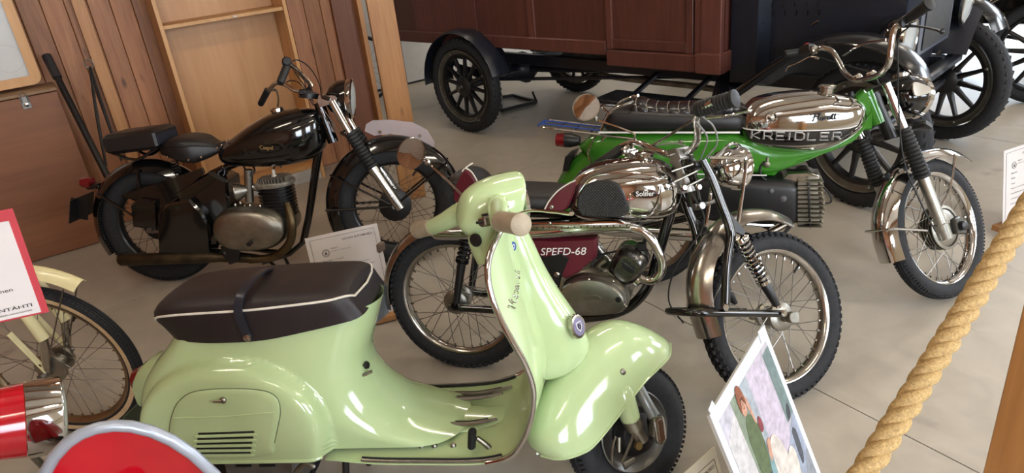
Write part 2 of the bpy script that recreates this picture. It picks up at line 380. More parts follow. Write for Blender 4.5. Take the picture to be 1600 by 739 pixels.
# remaining shell
def wall_open(name, along, a0, a1, fixed, wins, inward):
    # wall with window openings; along 'u' or 'v'
    root = None; m = mat('cream_wall', 'c8bda8', .6, var=.04)
    b = MB(); lo, hi = (fixed, fixed+.15*-inward) if inward < 0 else (fixed-.15, fixed)
    lo, hi = min(lo, hi), max(lo, hi)
    def bx(p, q, z0, z1):
        if q-p < .01: return
        if along == 'u': b.box(((p+q)/2, (lo+hi)/2, (z0+z1)/2), (q-p, hi-lo, z1-z0))
        else: b.box(((lo+hi)/2, (p+q)/2, (z0+z1)/2), (hi-lo, q-p, z1-z0))
    bx(a0, a1, 0, WZ0); bx(a0, a1, WZ1, CEIL); p = a0
    for c, ww in wins: bx(p, c-ww/2, WZ0, WZ1); p = c+ww/2
    bx(p, a1, WZ0, WZ1)
    o = b.build(name, m); o.matrix_basis = RFW; o['kind'] = 'structure'; mid = (lo+hi)/2
    for k, (c, ww) in enumerate(wins):
        f = MB()
        def fb(p, q, z0, z1, t=.06):
            if along == 'u': f.box(((p+q)/2, mid, (z0+z1)/2), (q-p, t, z1-z0))
            else: f.box((mid, (p+q)/2, (z0+z1)/2), (t, q-p, z1-z0))
        s = .05
        fb(c-ww/2, c+ww/2, WZ0, WZ0+s); fb(c-ww/2, c+ww/2, WZ1-s, WZ1); fb(c-ww/2, c-ww/2+s, WZ0, WZ1); fb(c+ww/2-s, c+ww/2, WZ0, WZ1)
        fb(c-.02, c+.02, WZ0, WZ1); fb(c-ww/2, c+ww/2, (WZ0+WZ1)/2-.02, (WZ0+WZ1)/2+.02)
        global NW; NW += 1
        fo = f.build('window_%d' % NW, WHITEW); fo.matrix_basis = RFW; fo['kind'] = 'structure'
        g = MB()
        if along == 'u': g.box((c, mid, (WZ0+WZ1)/2), (ww-.06, .006, WZ1-WZ0-.06))
        else: g.box((mid, c, (WZ0+WZ1)/2), (.006, ww-.06, WZ1-WZ0-.06))
        g.build('pane', GLASS, fo)
    return o
NW = 0
wall_open('wall_front', 'u', U0-.15, U1+.15, V0, WINF, 1)
wall_open('wall_right', 'v', V0, V1, U1, WINR, -1)
rbox('wall_side', U0-.15, U0, V0, V1, 0, CEIL, PINE, kind='structure')
ceil = rbox('ceiling', U0-.15, U1+.15, V0-.15, V1+.15, CEIL, CEIL+.1, mat('ceiling_board', 'cfc6b8', .6, var=.06), kind='structure')
for k in range(6):
    b = rbox('roof_beam', U0, U1, V0+.8+k*1.55, V0+.95+k*1.55, CEIL-.22, CEIL, BEAM, ch=.004); b.parent = ceil; b.matrix_basis = ceil.matrix_basis.inverted()@b.matrix_basis
LAMPM = emis('tube_glow', 'fff3e0', LAMP_E)
for i, (uu, vv) in enumerate(LAMPS):
    t = thing('ceiling_lamp', 'long white fluorescent fitting hung under the roof beams', 'ceiling lamp', Fr(*room(uu, vv)[:2], UANG, 0, CEIL-.35), group='fluorescent ceiling lamps')
    MB().box((0, 0, .05), (1.3, .16, .05), ch=.01).build('housing', WHITEW, t)
    for s in (-1, 1): MB().cyl((-.6, s*.045, 0), (.6, s*.045, 0), .016, 10).build('tube', LAMPM, t)
    for s in (-.5, .5): MB().cyl((s, 0, .07), (s, 0, .36), .006, 6).build('hanger', STEEL, t)

# ------------------------------------------------------------------ shelf unit
sh = thing('shelf_unit', 'light plywood shelf unit standing open against the plank wall', 'shelf', Fr(*room(0, 0)[:2], UANG))
sx0, sx1, sd, shh = -.495, .315, .25, 2.1
for nm, c, sz, m in (('side_panel', (sx0+.012, sd/2, shh/2), (.024, sd, shh), PLYF), ('side_panel', (sx1-.012, sd/2, shh/2), (.024, sd, shh), PLYF),
                     ('back_panel', (0-.09, sd-.006, shh/2), (sx1-sx0-.05, .01, shh), PLY), ('bottom_board', (-.09, sd/2, .10), (sx1-sx0-.05, sd-.02, .02), PLYF),
                     ('plinth', (-.09, .02, .045), (sx1-sx0-.05, .02, .09), mat('white_plinth', 'b8b6b2', .5)), ('top_board', (-.09, sd/2, shh-.012), (sx1-sx0-.05, sd, .024), PLYF)):
    MB().box(c, sz, ch=.002).build(nm, m, sh)
za = RF(250, 45, 0)[2]
MB().box((-.09, sd/2, za), (sx1-sx0-.05, sd-.02, .024), ch=.002).build('shelf_board', PLYF, sh)
MB().box((-.09, sd/2, za+.42), (sx1-sx0-.05, sd-.02, .024), ch=.002).build('shelf_board', PLYF, sh)
lb = RF(366, 23, -.0); MB().box((lb[0], -.002, za+.001), (.022, .003, .011), ch=.0008).build('price_tag', PAPER, sh, label='small white paper tag on the shelf edge')
MB().box((sx0+.05, .01, za-.22), (.05, .02, .5), ch=.002)
# ------------------------------------------------------------------ plywood crate, framed glass on it, bars leaning on the wall
cz = RF(95, 137, 0)[2]
crt = thing('plywood_crate', 'large brown plywood crate with a metal latch by the plank wall', 'crate', Fr(*room(0, 0)[:2], UANG))
cr1 = -1.14; cr0 = -3.3
MB().box(((cr0+cr1)/2, .01, cz/2-.005), (cr1-cr0, .014, cz-.02), ch=.002).build('front_panel', PLYC, crt)
for x in (cr0+.007, cr1-.007): MB().box((x, .13, cz/2-.005), (.014, .22, cz-.02), ch=.002).build('side_panel', PLYC, crt)
MB().box(((cr0+cr1)/2, .125, cz), (cr1-cr0+.01, .27, .02), ch=.003).build('lid', wood('grey_board', '9a7a58', '80624a', .6, axis=0, knots=.1), crt)
MB().box(((cr0+cr1)/2, .24, cz/2), (cr1-cr0-.03, .012, cz-.03)).build('back_panel', PLYC, crt)
l0 = RF(40, 160, 0)
lt = MB().box((l0[0], -.001, l0[2]), (.045, .006, .075), ch=.002).build('latch', STEEL, crt, label='steel draw latch with worn plating')
MB().lathe([(.006, -.02), (.012, -.018), (.012, -.004), (.006, 0)], (l0[0], -.001, l0[2]-.012), (0, 1, 0), 12).build('latch_pin', CHROME2, lt)
MB().tube([(l0[0]-.016, -.006, l0[2]+.0), (l0[0]-.012, -.012, l0[2]+.05), (l0[0]+.012, -.012, l0[2]+.05), (l0[0]+.016, -.006, l0[2])], .003, 6, 3).build('latch_loop', STEEL, lt)
for dx, dz in ((-.03, .02), (.03, -.02)):
    pass
# framed glass leaning on the wall, standing on the crate
fz = cz+.012
FG = Fr(*room(0, .12)[:2], UANG, 0, fz, 0)
fg = thing('framed_panel', 'pale glass panel in a rounded plywood frame standing on the crate', 'frame', FG)
q = FG(57, 100, 0); xr = q[0]; W_, H_ = .75, .62; zb = FG(30, 136, 0)[2]; zb = max(zb, .0)
cx_, cz_ = xr-W_/2, zb+H_/2
out = rrect(W_, H_, .05, 6, cx_, cz_); inn = rrect(W_-.105, H_-.105, .012, 6, cx_, cz_)
b = MB(); n = len(out)
rr_ = [[(p[0], -.012, p[1]) for p in out], [(p[0], .012, p[1]) for p in out], [(p[0], .012, p[1]) for p in inn], [(p[0], -.012, p[1]) for p in inn]]
b.rings(rr_, closed=True).build('frame', PLYF, fg)
MB().box((cx_, .004, cz_), (W_-.1, .005, H_-.1)).build('glass_panel', mat('etched_glass', 'c2c4c2', .2, 0, var=.05, scale=5), fg)
MB().lathe([(.075, 0), (.079, 0), (.079, -.001), (.075, -.001)], (FG(12, 92, 0)[0], .001, FG(12, 92, 0)[2]), (0, 1, 0), 32, closed=True).build('etched_ring', mat('etched_ring', 'b8b6b2', .5), fg)
def wp(px, py, v): return RF(px, py, v)
# thick black bar with a loop end, leaning
BT = Fr(*room(0, 0)[:2], UANG)
t = thing('lifting_bar', 'thick black lifting bar with a clamped upper end leaning beside the crate', 'tool', BT)
a, bq = wp(72, 86, .14), BT(180, 300, -.42)
bq[2] = max(.03, bq[2]); dd = a-bq
MB().tube([bq, bq+dd*.5, bq+dd*.86], .019, 10, 1).build('bar', BLACKM, t)
MB().tube([bq+dd*.83, bq+dd*.995], .026, 12, 1).build('sleeve', mat('worn_grip', '24252a', .45, var=.2), t)
MB().tube([a+dd*.0, a-dd*.03+np.array([.012, 0, 0]), a-dd*.05], .006, 6, 3).build('hook', STEEL, t)
t = thing('tow_bar', 'thin folded steel tow rods joined by a ring leaning on the planks', 'tool', BT)
a = wp(139, 100, .16)
MB().tube([a+np.array([.022*math.cos(x), 0, .028*math.sin(x)]) for x in np.linspace(0, 2*PI, 14, endpoint=False)], .0045, 8, 2, closed=True).build('ring', STEEL, t)
for tx, ty in ((166, 260), (190, 250)):
    e = BT(tx, ty, -.15); MB().tube([a+np.array([0, 0, -.02]), (a+e)/2+np.array([-.004, 0, 0]), e], [.008, .01, .008], 8, 3).build('rod', mat('oiled_steel', '3b3a3b', .35, .7, var=.2), t)

# ------------------------------------------------------------------ dark things beyond the gap, against the back wall
t = thing('parked_bicycle', 'dark bicycle seen in the gap between the wall end and the post', 'bicycle', Fr(*room(RF(581, 80, 1.9)[0]-.20, 1.9)[:2], UANG+178))
for x in (-.05, 1.0):
    wmb = MB(); wmb.tube([(x+.33*math.cos(a), 0, .345+.33*math.sin(a)) for a in np.linspace(0, 2*PI, 32, endpoint=False)], .018, 8, 1, closed=True)
    ww_ = wmb.build('wheel', RUBBER, t); MB().lathe([(.03, -.04), (.03, .04)], (x, 0, .345), (0, 1, 0), 10).build('hub', STEEL, ww_)
    for k in range(16):
        a = k*PI/8; MB().tube([(x, .02*(-1)**k, .345), (x+.31*math.cos(a), 0, .345+.31*math.sin(a))], .0018, 4, 1).build('spoke', STEEL, ww_)
MB().tube([(-.05, 0, .345), (.33, 0, .30), (.75, 0, .85)], .014, 8, 1).tube([(.33, 0, .30), (.2, 0, .85), (-.05, 0, .345)], .014, 8, 1).tube([(.2, 0, .82), (.75, 0, .8)], .014, 8, 1).tube([(1.0, 0, .345), (.72, 0, .95)], .013, 8, 1).build('frame', mat('blue_grey_frame', '2c333f', .3, var=.1), t)
MB().tube([(.74, -.25, 1.0), (.7, 0, .97), (.74, .25, 1.0)], .012, 8, 3).build('handlebar', CHROME2, t)
MB().lathe([(.02, 0), (.09, .0), (.1, .03), (.05, .06)], (.17, 0, .86), (0, 0, 1), 14, sx=1.4).build('saddle', VINYL, t)
# ================================================================== shared vehicle pieces
def tyre_mb(R, w, rim, knob='block', n=64):
    b = MB(); h = (R-rim); pr = []
    for a in np.linspace(-125, 125, 13):
        c_, s_ = math.cos(R_(a)), math.sin(R_(a)); pr.append((rim+h*.5+h*.5*c_-(.004 if knob else 0), w/2*math.copysign(abs(s_)**.85, s_)))
    pr.append((rim-.003, w*.3)); pr.append((rim-.003, -w*.3))
    b.lathe(pr, n=n, closed=True)
    if knob == 'block':
        N = int(2*PI*R/.027)
        for k in range(N):
            a = 2*PI*k/N
            for j, (yy, off, ww, hh) in enumerate(((-w*.36, 0, .014, -.010), (-w*.15, .5, .013, -.002), (w*.15, 0, .013, -.002), (w*.36, .5, .014, -.010))):
                aa = a+off*2*PI/N; r = R+hh*1.0; M = rotm([0, 1, 0], -aa)
                tilt = rotm([0, 0, 1], -math.copysign(.62, -yy) if abs(yy) > w*.3 else 0)
                b.box(M@np.array([r-.001, yy, 0]), (.010, ww, .016), M@tilt)
    elif knob == 'rib':
        N = int(2*PI*R/.016)
        for k in range(N):
            M = rotm([0, 1, 0], -2*PI*k/N)
            for yy, hh in ((-w*.33, -.0085), (w*.33, -.0085)): b.box(M@np.array([R+hh, yy, 0]), (.006, .010, .009), M@rotm([0, 0, 1], math.copysign(.6, yy)))
        for yy, hh in ((-.010, 0), (0, .0008), (.010, 0)): b.lathe([(R-.006, yy-.003), (R+hh-.0005, yy-.0028), (R+hh-.0005, yy+.0028), (R-.006, yy+.003)], n=n, closed=True)
    return b
def spoke_set(parent, N, rh, yh, rr, r, m, cross=.9):
    ms = []
    for s, cx in ((-1, 1), (1, 1), (-1, -1), (1, -1)):
        a = cx*cross; p0 = (rh*math.cos(a), s*yh, rh*math.sin(a)); p1 = (rr, s*.006, 0)
        ms.append(MB().tube([p0, p1], r, 5, 1).mesh('spoke', m))
    for k in range(N):
        link(ms[(k % 2)+2*((k//2) % 2)], 'spoke', parent, Matrix.Rotation(-2*PI*k/N, 4, 'Y'))
def wire_wheel(parent, mtx, R, w, rim, rimm, hubm, N=36, hub_r=.05, hub_w=.06, drum=None, knob='block', sm=None, sr=.0013, rimw=None, name='wheel', sidewall=None):
    rimw = rimw or w*.62; t = .010
    prof = [(rim+.004, -rimw/2), (rim+.006, -rimw/2-.003), (rim-.004, -rimw/2-.002), (rim-.014, -rimw*.3), (rim-.018, 0), (rim-.014, rimw*.3), (rim-.004, rimw/2+.002), (rim+.006, rimw/2+.003), (rim+.004, rimw/2), (rim-.008, rimw*.25), (rim-.012, 0), (rim-.008, -rimw*.25)]
    wh = MB().lathe(prof, n=64, closed=True).build(name, rimm, parent, mtx, sharp=50)
    tyre_mb(R, w, rim, knob).build('tyre', RUBBER, wh)
    if sidewall: MB().lathe([(rim+.004, -w*.33), (rim+sidewall*.5, -w*.505), (rim+sidewall, -w*.50), (rim+sidewall*.5, -w*.46)], n=64, closed=True).lathe([(rim+.004, w*.33), (rim+sidewall*.5, w*.505), (rim+sidewall, w*.50), (rim+sidewall*.5, w*.46)], n=64, closed=True).build('sidewall', TANW, wh)
    d = drum or (hub_r*1.5, hub_r*1.5)
    h = MB().lathe([(.012, -hub_w-.02), (.016, -hub_w-.02), (.018, -hub_w), (d[0]*.7, -hub_w+.002), (d[0]*.95, -hub_w+.008), (d[0], -hub_w*.8), (d[0], -hub_w*.55), (hub_r, -hub_w*.45), (hub_r*.8, 0), (hub_r, hub_w*.45), (d[1], hub_w*.55), (d[1], hub_w*.8), (d[1]*.9, hub_w), (.018, hub_w), (.016, hub_w+.02), (.012, hub_w+.02)], n=32)
    h.build('hub', hubm, wh)
    MB().cyl((0, -hub_w-.045, 0), (0, hub_w+.045, 0), .007, 8).lathe([(.013, -hub_w-.045), (.013, -hub_w-.03)], n=6).lathe([(.013, hub_w+.03), (.013, hub_w+.045)], n=6).build('axle', STEEL, wh)
    spoke_set(wh, N, d[0]*.97, hub_w*.6, rim-.012, sr, sm or STEEL)
    for k in range(N):
        pass
    nb = MB()
    for k in range(N):
        M = rotm([0, 1, 0], 2*PI*k/N); nb.box(M@np.array([rim-.022, 0, 0]), (.012, .005, .005), M)
    o = nb.build('spoke_nipples', rimm, wh); o['kind'] = 'stuff'
    MB().tube([(rim-.02, 0, 0), (rim-.05, .004, 0)], [.005, .004], 6, 1).build('valve', RUBBERG, wh, Matrix.Rotation(-.9, 4, 'Y'))
    return wh
def uprof(hw, depth, n=9, t=.0025, p=2.2, lip=.0):
    # closed thin inverted-U section: (n outward, y)
    o = []
    for a in np.linspace(-1, 1, n):
        o.append((-depth*abs(a)**p, hw*a))
    i = [(q[0]-t, q[1]*(1-t/hw*1.2)) for q in o[::-1]]
    return o+i
def fender(parent, c, R, a0, a1, hw, depth, m, name='fender', n=40, mtx=None, p=2.2, taper=None, t=.0025):
    # arc travelled so that the outward normal points away from the hub: angles decreasing
    pth = arc(c, R, max(a0, a1), min(a0, a1), n)
    sc = None
    if taper: sc = [min(1, .55+.45*min(1, i/taper, (n-1-i)/taper)) for i in range(n)]
    return MB().sweep(pth, uprof(hw, depth, t=t, p=p), scale=sc).build(name, m, parent, mtx)
def spring(b, a, c, r, turns, wire, n=14):
    a = np.array(a, float); c = np.array(c, float); d = c-a; L = np.linalg.norm(d); d /= L; u = np.cross(d, [0, 1, 0]); u /= np.linalg.norm(u); v = np.cross(d, u)
    P = [a+d*L*i/(turns*n)+r*(math.cos(2*PI*i/n)*u+math.sin(2*PI*i/n)*v) for i in range(turns*n+1)]
    return b.tube(P, wire, 6, 1)
def bellows(b, a, c, r0, r1, N):
    a = np.array(a, float); c = np.array(c, float); L = np.linalg.norm(c-a); pr = []
    for i in range(N):
        f = i/N; r = r0+(r1-r0)*f; pr += [(r*.84, L*f), (r, L*(f+.35/N)), (r, L*(f+.6/N)), (r*.84, L*(f+.98/N))]
    return b.lathe(pr, a, (c-a)/L, 20)
def tank(parent, st, m, y=0, p=2.4, name='fuel_tank', n=28, k=4, cap=True):
    # st: list of (top xyz-ish (x,z), bottom (x,z), halfwidth); closed by shrinking ends
    S = cr([np.array([a[0], a[-1], b[0], b[-1], w_]) for a, b, w_ in st], k); rs = []
    for v in S:
        T = np.array([v[0], v[1]]); B = np.array([v[2], v[3]]); mid = (T+B)/2; h = (T-B)/2
        rs.append([(mid[0]+h[0]*q[1], y+max(v[4], .002)*q[0], mid[1]+h[1]*q[1]) for q in se(n, 1, 1, p)])
    return MB().rings(rs, cap=cap).build(name, m, parent, sharp=60)
def strokes(parent, lines, o, ux, uy, s, r, m, name, mtx=None, k=5, fn=None, label=None):
    # lettering drawn as raised strokes: o + s*(x*ux + y*uy)
    b = MB(); o = np.array(o, float); ux = np.array(ux, float); uy = np.array(uy, float)
    for ln in lines:
        P = [o+s*(x*ux+y*uy) for x, y in ln]
        if fn: P = [np.array(fn(q)) for q in P]
        b.tube(P, r, 6, k)
    return b.build(name, m, parent, mtx, label=label)
def text(parent, s, o, ux, uy, width, height, m, name='lettering', mtx=None, shear=0, bold=0, thick=.0006, fn=None, label=None, res=3, outline=0):
    # built-in font set in the plane o + x*ux + y*uy, scaled to width x height
    c = bpy.data.curves.new('t', 'FONT'); c.body = s; c.shear = shear; c.offset = bold; c.resolution_u = res
    to = bpy.data.objects.new('t', c); COL.objects.link(to); bpy.context.view_layer.update()
    me = bpy.data.meshes.new_from_object(to.evaluated_get(bpy.context.evaluated_depsgraph_get()))
    V = np.array([v.co[:] for v in me.vertices]); F = [tuple(p.vertices) for p in me.polygons]
    bpy.data.objects.remove(to); bpy.data.curves.remove(c); bpy.data.meshes.remove(me)
    mn, mx = V.min(0), V.max(0); V = (V-mn)/np.maximum(mx-mn, 1e-6)
    o = np.array(o, float); ux = np.array(ux, float); uy = np.array(uy, float); nn = np.cross(ux, uy)
    P = [o+ux*v[0]*width+uy*v[1]*height for v in V]
    if fn: P = [np.array(fn(q)) for q in P]
    b = MB(); b.add([q+nn*thick for q in P], F)
    me = bpy.data.meshes.new(name); me.from_pydata(b.V, [], b.F); me.materials.append(m)
    return link(me, name, parent, mtx, label)
def txt_px(parent, s, A, p0, p1, y, hpx, m, up=None, **kw):
    a = A(*p0, y); b = A(*p1, y); ux = b-a; W = np.linalg.norm(ux); ux /= W
    uy = np.cross([0, -1, 0], ux); uy = -uy if uy[2] < 0 else uy; d = abs((A(p0[0], p0[1]-hpx, y)-a)@uy)
    return text(parent, s, a, ux, uy, W, d, m, **kw)
def lever(b, P, r=.004): return b.tube(P, [r*1.6, r, r, r*1.3], 8, 4, flat=.6)
def finstack(b, a, c, rx, ry, N, t=.0035, n=24, p=3, core=.8, up=None):
    # cooling fins from a to c
    a = np.array(a, float); c = np.array(c, float); d = c-a; L = np.linalg.norm(d); d /= L
    v = np.array([0, 1., 0]); u = np.cross(v, d); u /= np.linalg.norm(u)
    rs = lambda f, s: [a+d*L*f+s*q[0]*u*rx+s*q[1]*v*ry for q in se(n, 1, 1, p)]
    b.rings([rs(0, core), rs(1, core)])
    for i in range(N):
        f = (i+.2)/N; b.rings([rs(f, 1), rs(f+t/L, 1)])
    return b

# ================================================================== black motorcycle by the wall (Cs)
def black_motorcycle():
    A = Fr(-1.8823, 3.4877, -4.66, 6.88); R, WB = .3235, 1.2924
    B = Fr(-1.8823, 3.4877, -4.66, 6.88, st=(WB, 27, .08, 8.45))
    t = thing('motorcycle', 'vintage glossy black motorcycle with sprung saddle parked by the plank wall', 'motorcycle', A)
    dark = mat('black_rim', '141416', .3)
    wire_wheel(t, Matrix.Translation((0, 0, R)), R, .085, .225, dark, BLACKM, 36, .035, .05, (.075, .06), 'rib', sm=mat('dull_spoke', '5c5955', .4, 1))
    wire_wheel(t, B.sub((WB, 0, R)), R, .085, .225, dark, BLACKM, 36, .035, .05, (.085, .06), 'rib', sm=mat('dull_spoke2', '6c6965', .4, 1))
    # fenders
    rf = fender(t, (0, R), .358, 205, 18, .068, .055, BLACKP, n=48, p=2.6)
    MB().sweep(arc((0, R), .3585, 200, 25, 30), uprof(.012, .002)).build('centre_bead', BLACKP, rf)
    ff = fender(t, (WB, R), .362, 202, 22, .068, .075, BLACKP, n=48, p=3.0, mtx=B.sub())
    # fender stays
    s = MB()
    for y in (-.075, .075):
        s.tube([A(152, 302, -.075)*[1, 0, 1]+[0, y, 0], (0, y*1.05, R)], .006, 8, 1); s.tube([A(214, 262, -.075)*[1, 0, 1]+[0, y, 0], A(222, 312, -.08)*[1, 0, 1]+[0, y*1.05, 0]], .008, 8, 1)
    s.build('fender_stay', BLACKP, t)
    s = MB()
    for y in (-.078, .078):
        s.tube([(WB-.352*math.cos(.05), y, R+.02), (WB, y, R+.0)], .007, 8, 1); s.tube([(WB-.30, y, R+.2), (WB, y, R)], .006, 8, 1); s.tube([(WB+.30, y, R+.2), (WB, y, R)], .006, 8, 1)
    s.build('fender_stay', BLACKP, t, B.sub())
    # saddle
    sd = MB(); z0 = A(300, 225, 0)[2]
    st = []
    for px, top, bot, hw in ((257, 238, 243, .01), (262, 222, 246, .07), (280, 211, 254, .115), (300, 209, 257, .125), (318, 211, 251, .105), (333, 217, 243, .07), (345, 221, 238, .05), (357, 218, 232, .04), (364, 222, 230, .01)):
        st.append((A(px, top, .02), A(px, bot, -hw*.8), hw))
    so = tank(t, st, VINYL, name='saddle', p=4.2)
    so.name = 'saddle'
    for px, py in ((263, 245), (296, 249), (315, 245), (340, 231), (347, 227), (355, 221)):
        q = A(px, py, -.07 if px > 330 else -.12); MB().lathe([(.001, -.007), (.006, -.005), (.007, 0)], q-np.array([0, .006, 0]), (0, 1, 0), 10).build('rivet', CHROME, so)
    SS = [((a[0]+b[0])/2+(a[0]-b[0])*.22, (a[2]+b[2])/2+(a[2]-b[2])*.22, w_) for a, b, w_ in st]
    MB().tube([(v[0], -v[2]*.99, v[1]) for v in SS]+[(v[0], v[2]*.99, v[1]) for v in SS[::-1]], .0045, 8, 4, closed=True).build('saddle_welt', VINYL, so)
    sp = MB()
    for y in (-.07, .07):
        q = A(275, 262, y); spring(sp, (q[0], y, q[2]-.03), (q[0], y, q[2]+.035), .018, 5, .003)
    sp.build('saddle_spring', BLACKM, t)
    # rear pad
    a, b_, c_ = A(160, 222, -.10), A(244, 214, -.10), A(240, 240, -.10)
    xc = (A(205, 225, -.1)[0]); ang = 0
    p0, p1 = A(163, 235, -.11), A(243, 238, -.11)
    zt = A(200, 209, -.105)[2]; zb = A(200, 237, -.11)[2]
    MB().box(((p0[0]+p1[0])/2+.01, 0, (zt+zb)/2), (p1[0]-p0[0]+.02, .23, zt-zb+.012), rotm([0, 1, 0], -.03), ch=.018).build('pillion_pad', VINYL, t)
    q = A(233, 212, -.10); MB().box((p1[0]+.021, 0, (zt+zb)/2), (.004, .19, .05), rotm([0, 1, 0], -.03), ch=.001).build('pad_front_panel', mat('blueish_vinyl', '22252f', .3), t)
    MB().tube([(p0[0]+.02, -.09, zb), (0, -.06, .69), (p1[0]-.02, -.05, zb)], .008, 8, 3).tube([(p0[0]+.02, .09, zb), (0, .06, .69), (p1[0]-.02, .05, zb)], .008, 8, 3).build('pad_bracket', BLACKP, t)
    # tail lamp and plate
    q = A(130, 286, 0); MB().lathe([(.008, .035), (.026, .025), (.032, 0), (.032, -.03)], q+np.array([.02, 0, 0]), (-1, 0, .12), 18).build('tail_lamp', REDL, t); MB().box(q+np.array([.06, 0, -.02]), (.07, .05, .03), ch=.004).build('lamp_bracket', BLACKP, t)
    q = A(130, 322, 0); pl = MB().box((0, 0, 0), (.005, .20, .13), rotm([0, 1, 0], .35), ch=.001); pl.build('number_plate', BLACKM, t, Matrix.Translation(q+np.array([.005, -.02, 0])))
    MB().box((0, 0, 0), (.09, .005, .11), rotm([0, 1, 0], .3), ch=.001).build('plate_side', BLACKM, t, Matrix.Translation(q+np.array([0.02, -.06, 0])))
    # tank
    st = []
    for tx, ty, bx, by, hw in ((343, 243, 345, 250, .02), (350, 226, 352, 258, .075), (368, 212, 372, 262, .105), (395, 192, 402, 264, .128), (425, 176, 440, 262, .135), (455, 170, 470, 256, .125), (480, 169, 490, 247, .10), (497, 172, 505, 232, .06), (503, 180, 509, 215, .02)):
        st.append((A(tx, ty, 0), A(bx, by, -hw*.55), hw))
    tk = tank(t, st, BLACKP, p=2.3)
    q = A(433, 172, 0); cp = MB().lathe([(.030, -.02), (.030, 0), (.034, .002), (.034, .012), (.028, .018), (.01, .02)], q+np.array([0, 0, -.005]), (-.12, 0, 1), 24); cp.build('filler_cap', CHROME, tk)
    yk = -.1345
    def onside(P):
        return P
    txt_px(tk, 'Csepel', A, (406, 235), (427, 236), -.138, 8, mat('gold_lettering', 'a08352', .45, .3), bold=.01, name='tank_lettering')
    MB().tube([A(360, 250, -.10), A(400, 256, -.132), A(450, 253, -.135)], .004, 6, 4).build('kneeline', BLACKP, tk)
    # frame
    f = MB(); ft = .016
    head0, head1 = A(500, 165, 0), A(519, 215, 0)
    f.tube([A(498, 160, 0), A(521, 222, 0)], .028, 14, 1)
    f.tube([A(505, 190, 0), A(494, 260, 0), A(484, 330, 0), A(474, 378, 0)], [.024, .022, .02, .02], 12, 3)
    f.tube([A(497, 178, 0), A(420, 235, 0), A(352, 262, 0)], .018, 10, 3)
    f.tube([A(352, 262, 0), A(345, 330, 0), A(345, 380, 0)], .017, 10, 2)
    for y in (-.075, .075):
        f.tube([(A(352, 262, 0)*[1, 0, 1]+[0, y*.4, 0]), (A(270, 315, -.08)*[1, 0, 1]+[0, y, 0]), (.02, y*1.15, R+.01)], .012, 10, 3)
        f.tube([(A(345, 385, 0)*[1, 0, 1]+[0, y*.6, 0]), (.18, y, .26), (0, y*1.15, R)], .012, 10, 3)
        f.tube([(A(474, 378, 0)*[1, 0, 1]), (A(440, 398, 0)*[1, 0, 1]+[0, y*.6, 0]), (A(345, 388, 0)*[1, 0, 1]+[0, y*.6, 0])], .013, 10, 3)
    f.build('frame', BLACKP, t)
    # tool box, chain guard, battery: the dark mass between wheel and engine
    MB().slab([A(*p, -.11) for p in ((247, 333), (262, 318), (298, 310), (318, 330), (330, 355), (332, 398), (250, 395))], -.13, -.05, ch=.012).build('tool_box', BLACKP, t)
    MB().slab([A(*p, -.08) for p in ((208, 318), (222, 308), (248, 312), (250, 358), (212, 352))], -.11, -.06, ch=.008).build('chain_guard', BLACKP, t)
    MB().slab([A(*p, -.06) for p in ((275, 300), (330, 266), (358, 280), (362, 318), (345, 350), (318, 352))], -.09, .08, ch=.015).build('battery_case', BLACKP, t)
    MB().slab([A(*p, -.08) for p in ((190, 305), (250, 330), (320, 270), (316, 262))], -.085, -.07, ch=.002).build('frame_gusset', BLACKP, t)
    b = MB().tube([(0, -.12, R), (0, -.075, R)], .014, 10, 1).box((.05, -.095, R-.005), (.11, .012, .035), ch=.003); b.build('chain_adjuster', STEEL, t)
    # engine
    pts = [A(*p, -.13) for p in ((333, 358), (338, 340), (352, 329), (380, 324), (412, 327), (436, 338), (447, 354), (444, 372), (428, 386), (395, 392), (362, 390), (342, 378))]
    pts = cr([p for p in pts], 4, closed=True)
    en = MB().slab(pts, -.15, .12, ch=.02).build('crankcase', ALU2, t, sharp=50)
    # bulged cover
    c0 = A(390, 356, -.14); rs = []
    for f_, yy in ((1.0, -.145), (.97, -.158), (.88, -.172), (.7, -.182), (.4, -.188), (.05, -.19)):
        rs.append([(c0[0]+(p[0]-c0[0])*f_*.97, yy, c0[2]+(p[2]-c0[2])*f_*.95) for p in pts])
    MB().rings(rs).build('engine_cover', ALU, en)
    MB().tube([(p[0], -.163, p[2]) for p in [A(*v, -.16) for v in ((335, 367), (365, 372), (410, 372), (444, 364))]], .0025, 6, 5).build('cover_rib', ALU, en)
    q = A(392, 379, -.185); MB().lathe([(.012, -.03), (.012, .02)], q, (0, 1, 0), 14).build('kick_shaft', BLACKM, en)
    q = A(387, 341, -.17); MB().lathe([(.006, -.008), (.007, .01)], q, (0, 1, 0), 8).build('cover_screw', BLACKM, en)
    for i, p in enumerate(((368, 322), (376, 319), (383, 325), (391, 323), (407, 324))):
        q = A(*p, -.10); MB().lathe([(.007, 0), (.007, .012), (.004, .016)], q, (0, 0, 1), 6).build('bolt', CHROME2, en)
    # cylinder: black finned barrel and pale finned head
    ca, cb = A(438, 330, -.02), A(431, 290, -.02)
    up = (cb-ca)/np.linalg.norm(cb-ca)
    finstack(MB(), ca-up*.02, cb, .09, .082, 9, t=.004).build('cylinder', BLACKM, t)
    hd = MB(); o = cb+up*.004
    hd.rings([[o+up*h+np.array([q_[0]*.10*s_, q_[1]*.09*s_, 0]) for q_ in se(28, 1, 1, 2.6)] for h, s_ in ((0, .96), (.006, 1), (.02, 1), (.024, .96))])
    for k in range(-5, 6):
        x = k*.0165; L = .088*math.sqrt(max(0, 1-(x/.10)**2)); hd.box(o+up*.034+np.array([x*.9, 0, 0]), (.004, 2*L*.96, .026))
    hd.build('cylinder_head', mat('pale_head_alloy', 'b3afa4', .4, .8, var=.2, scale=30), t)
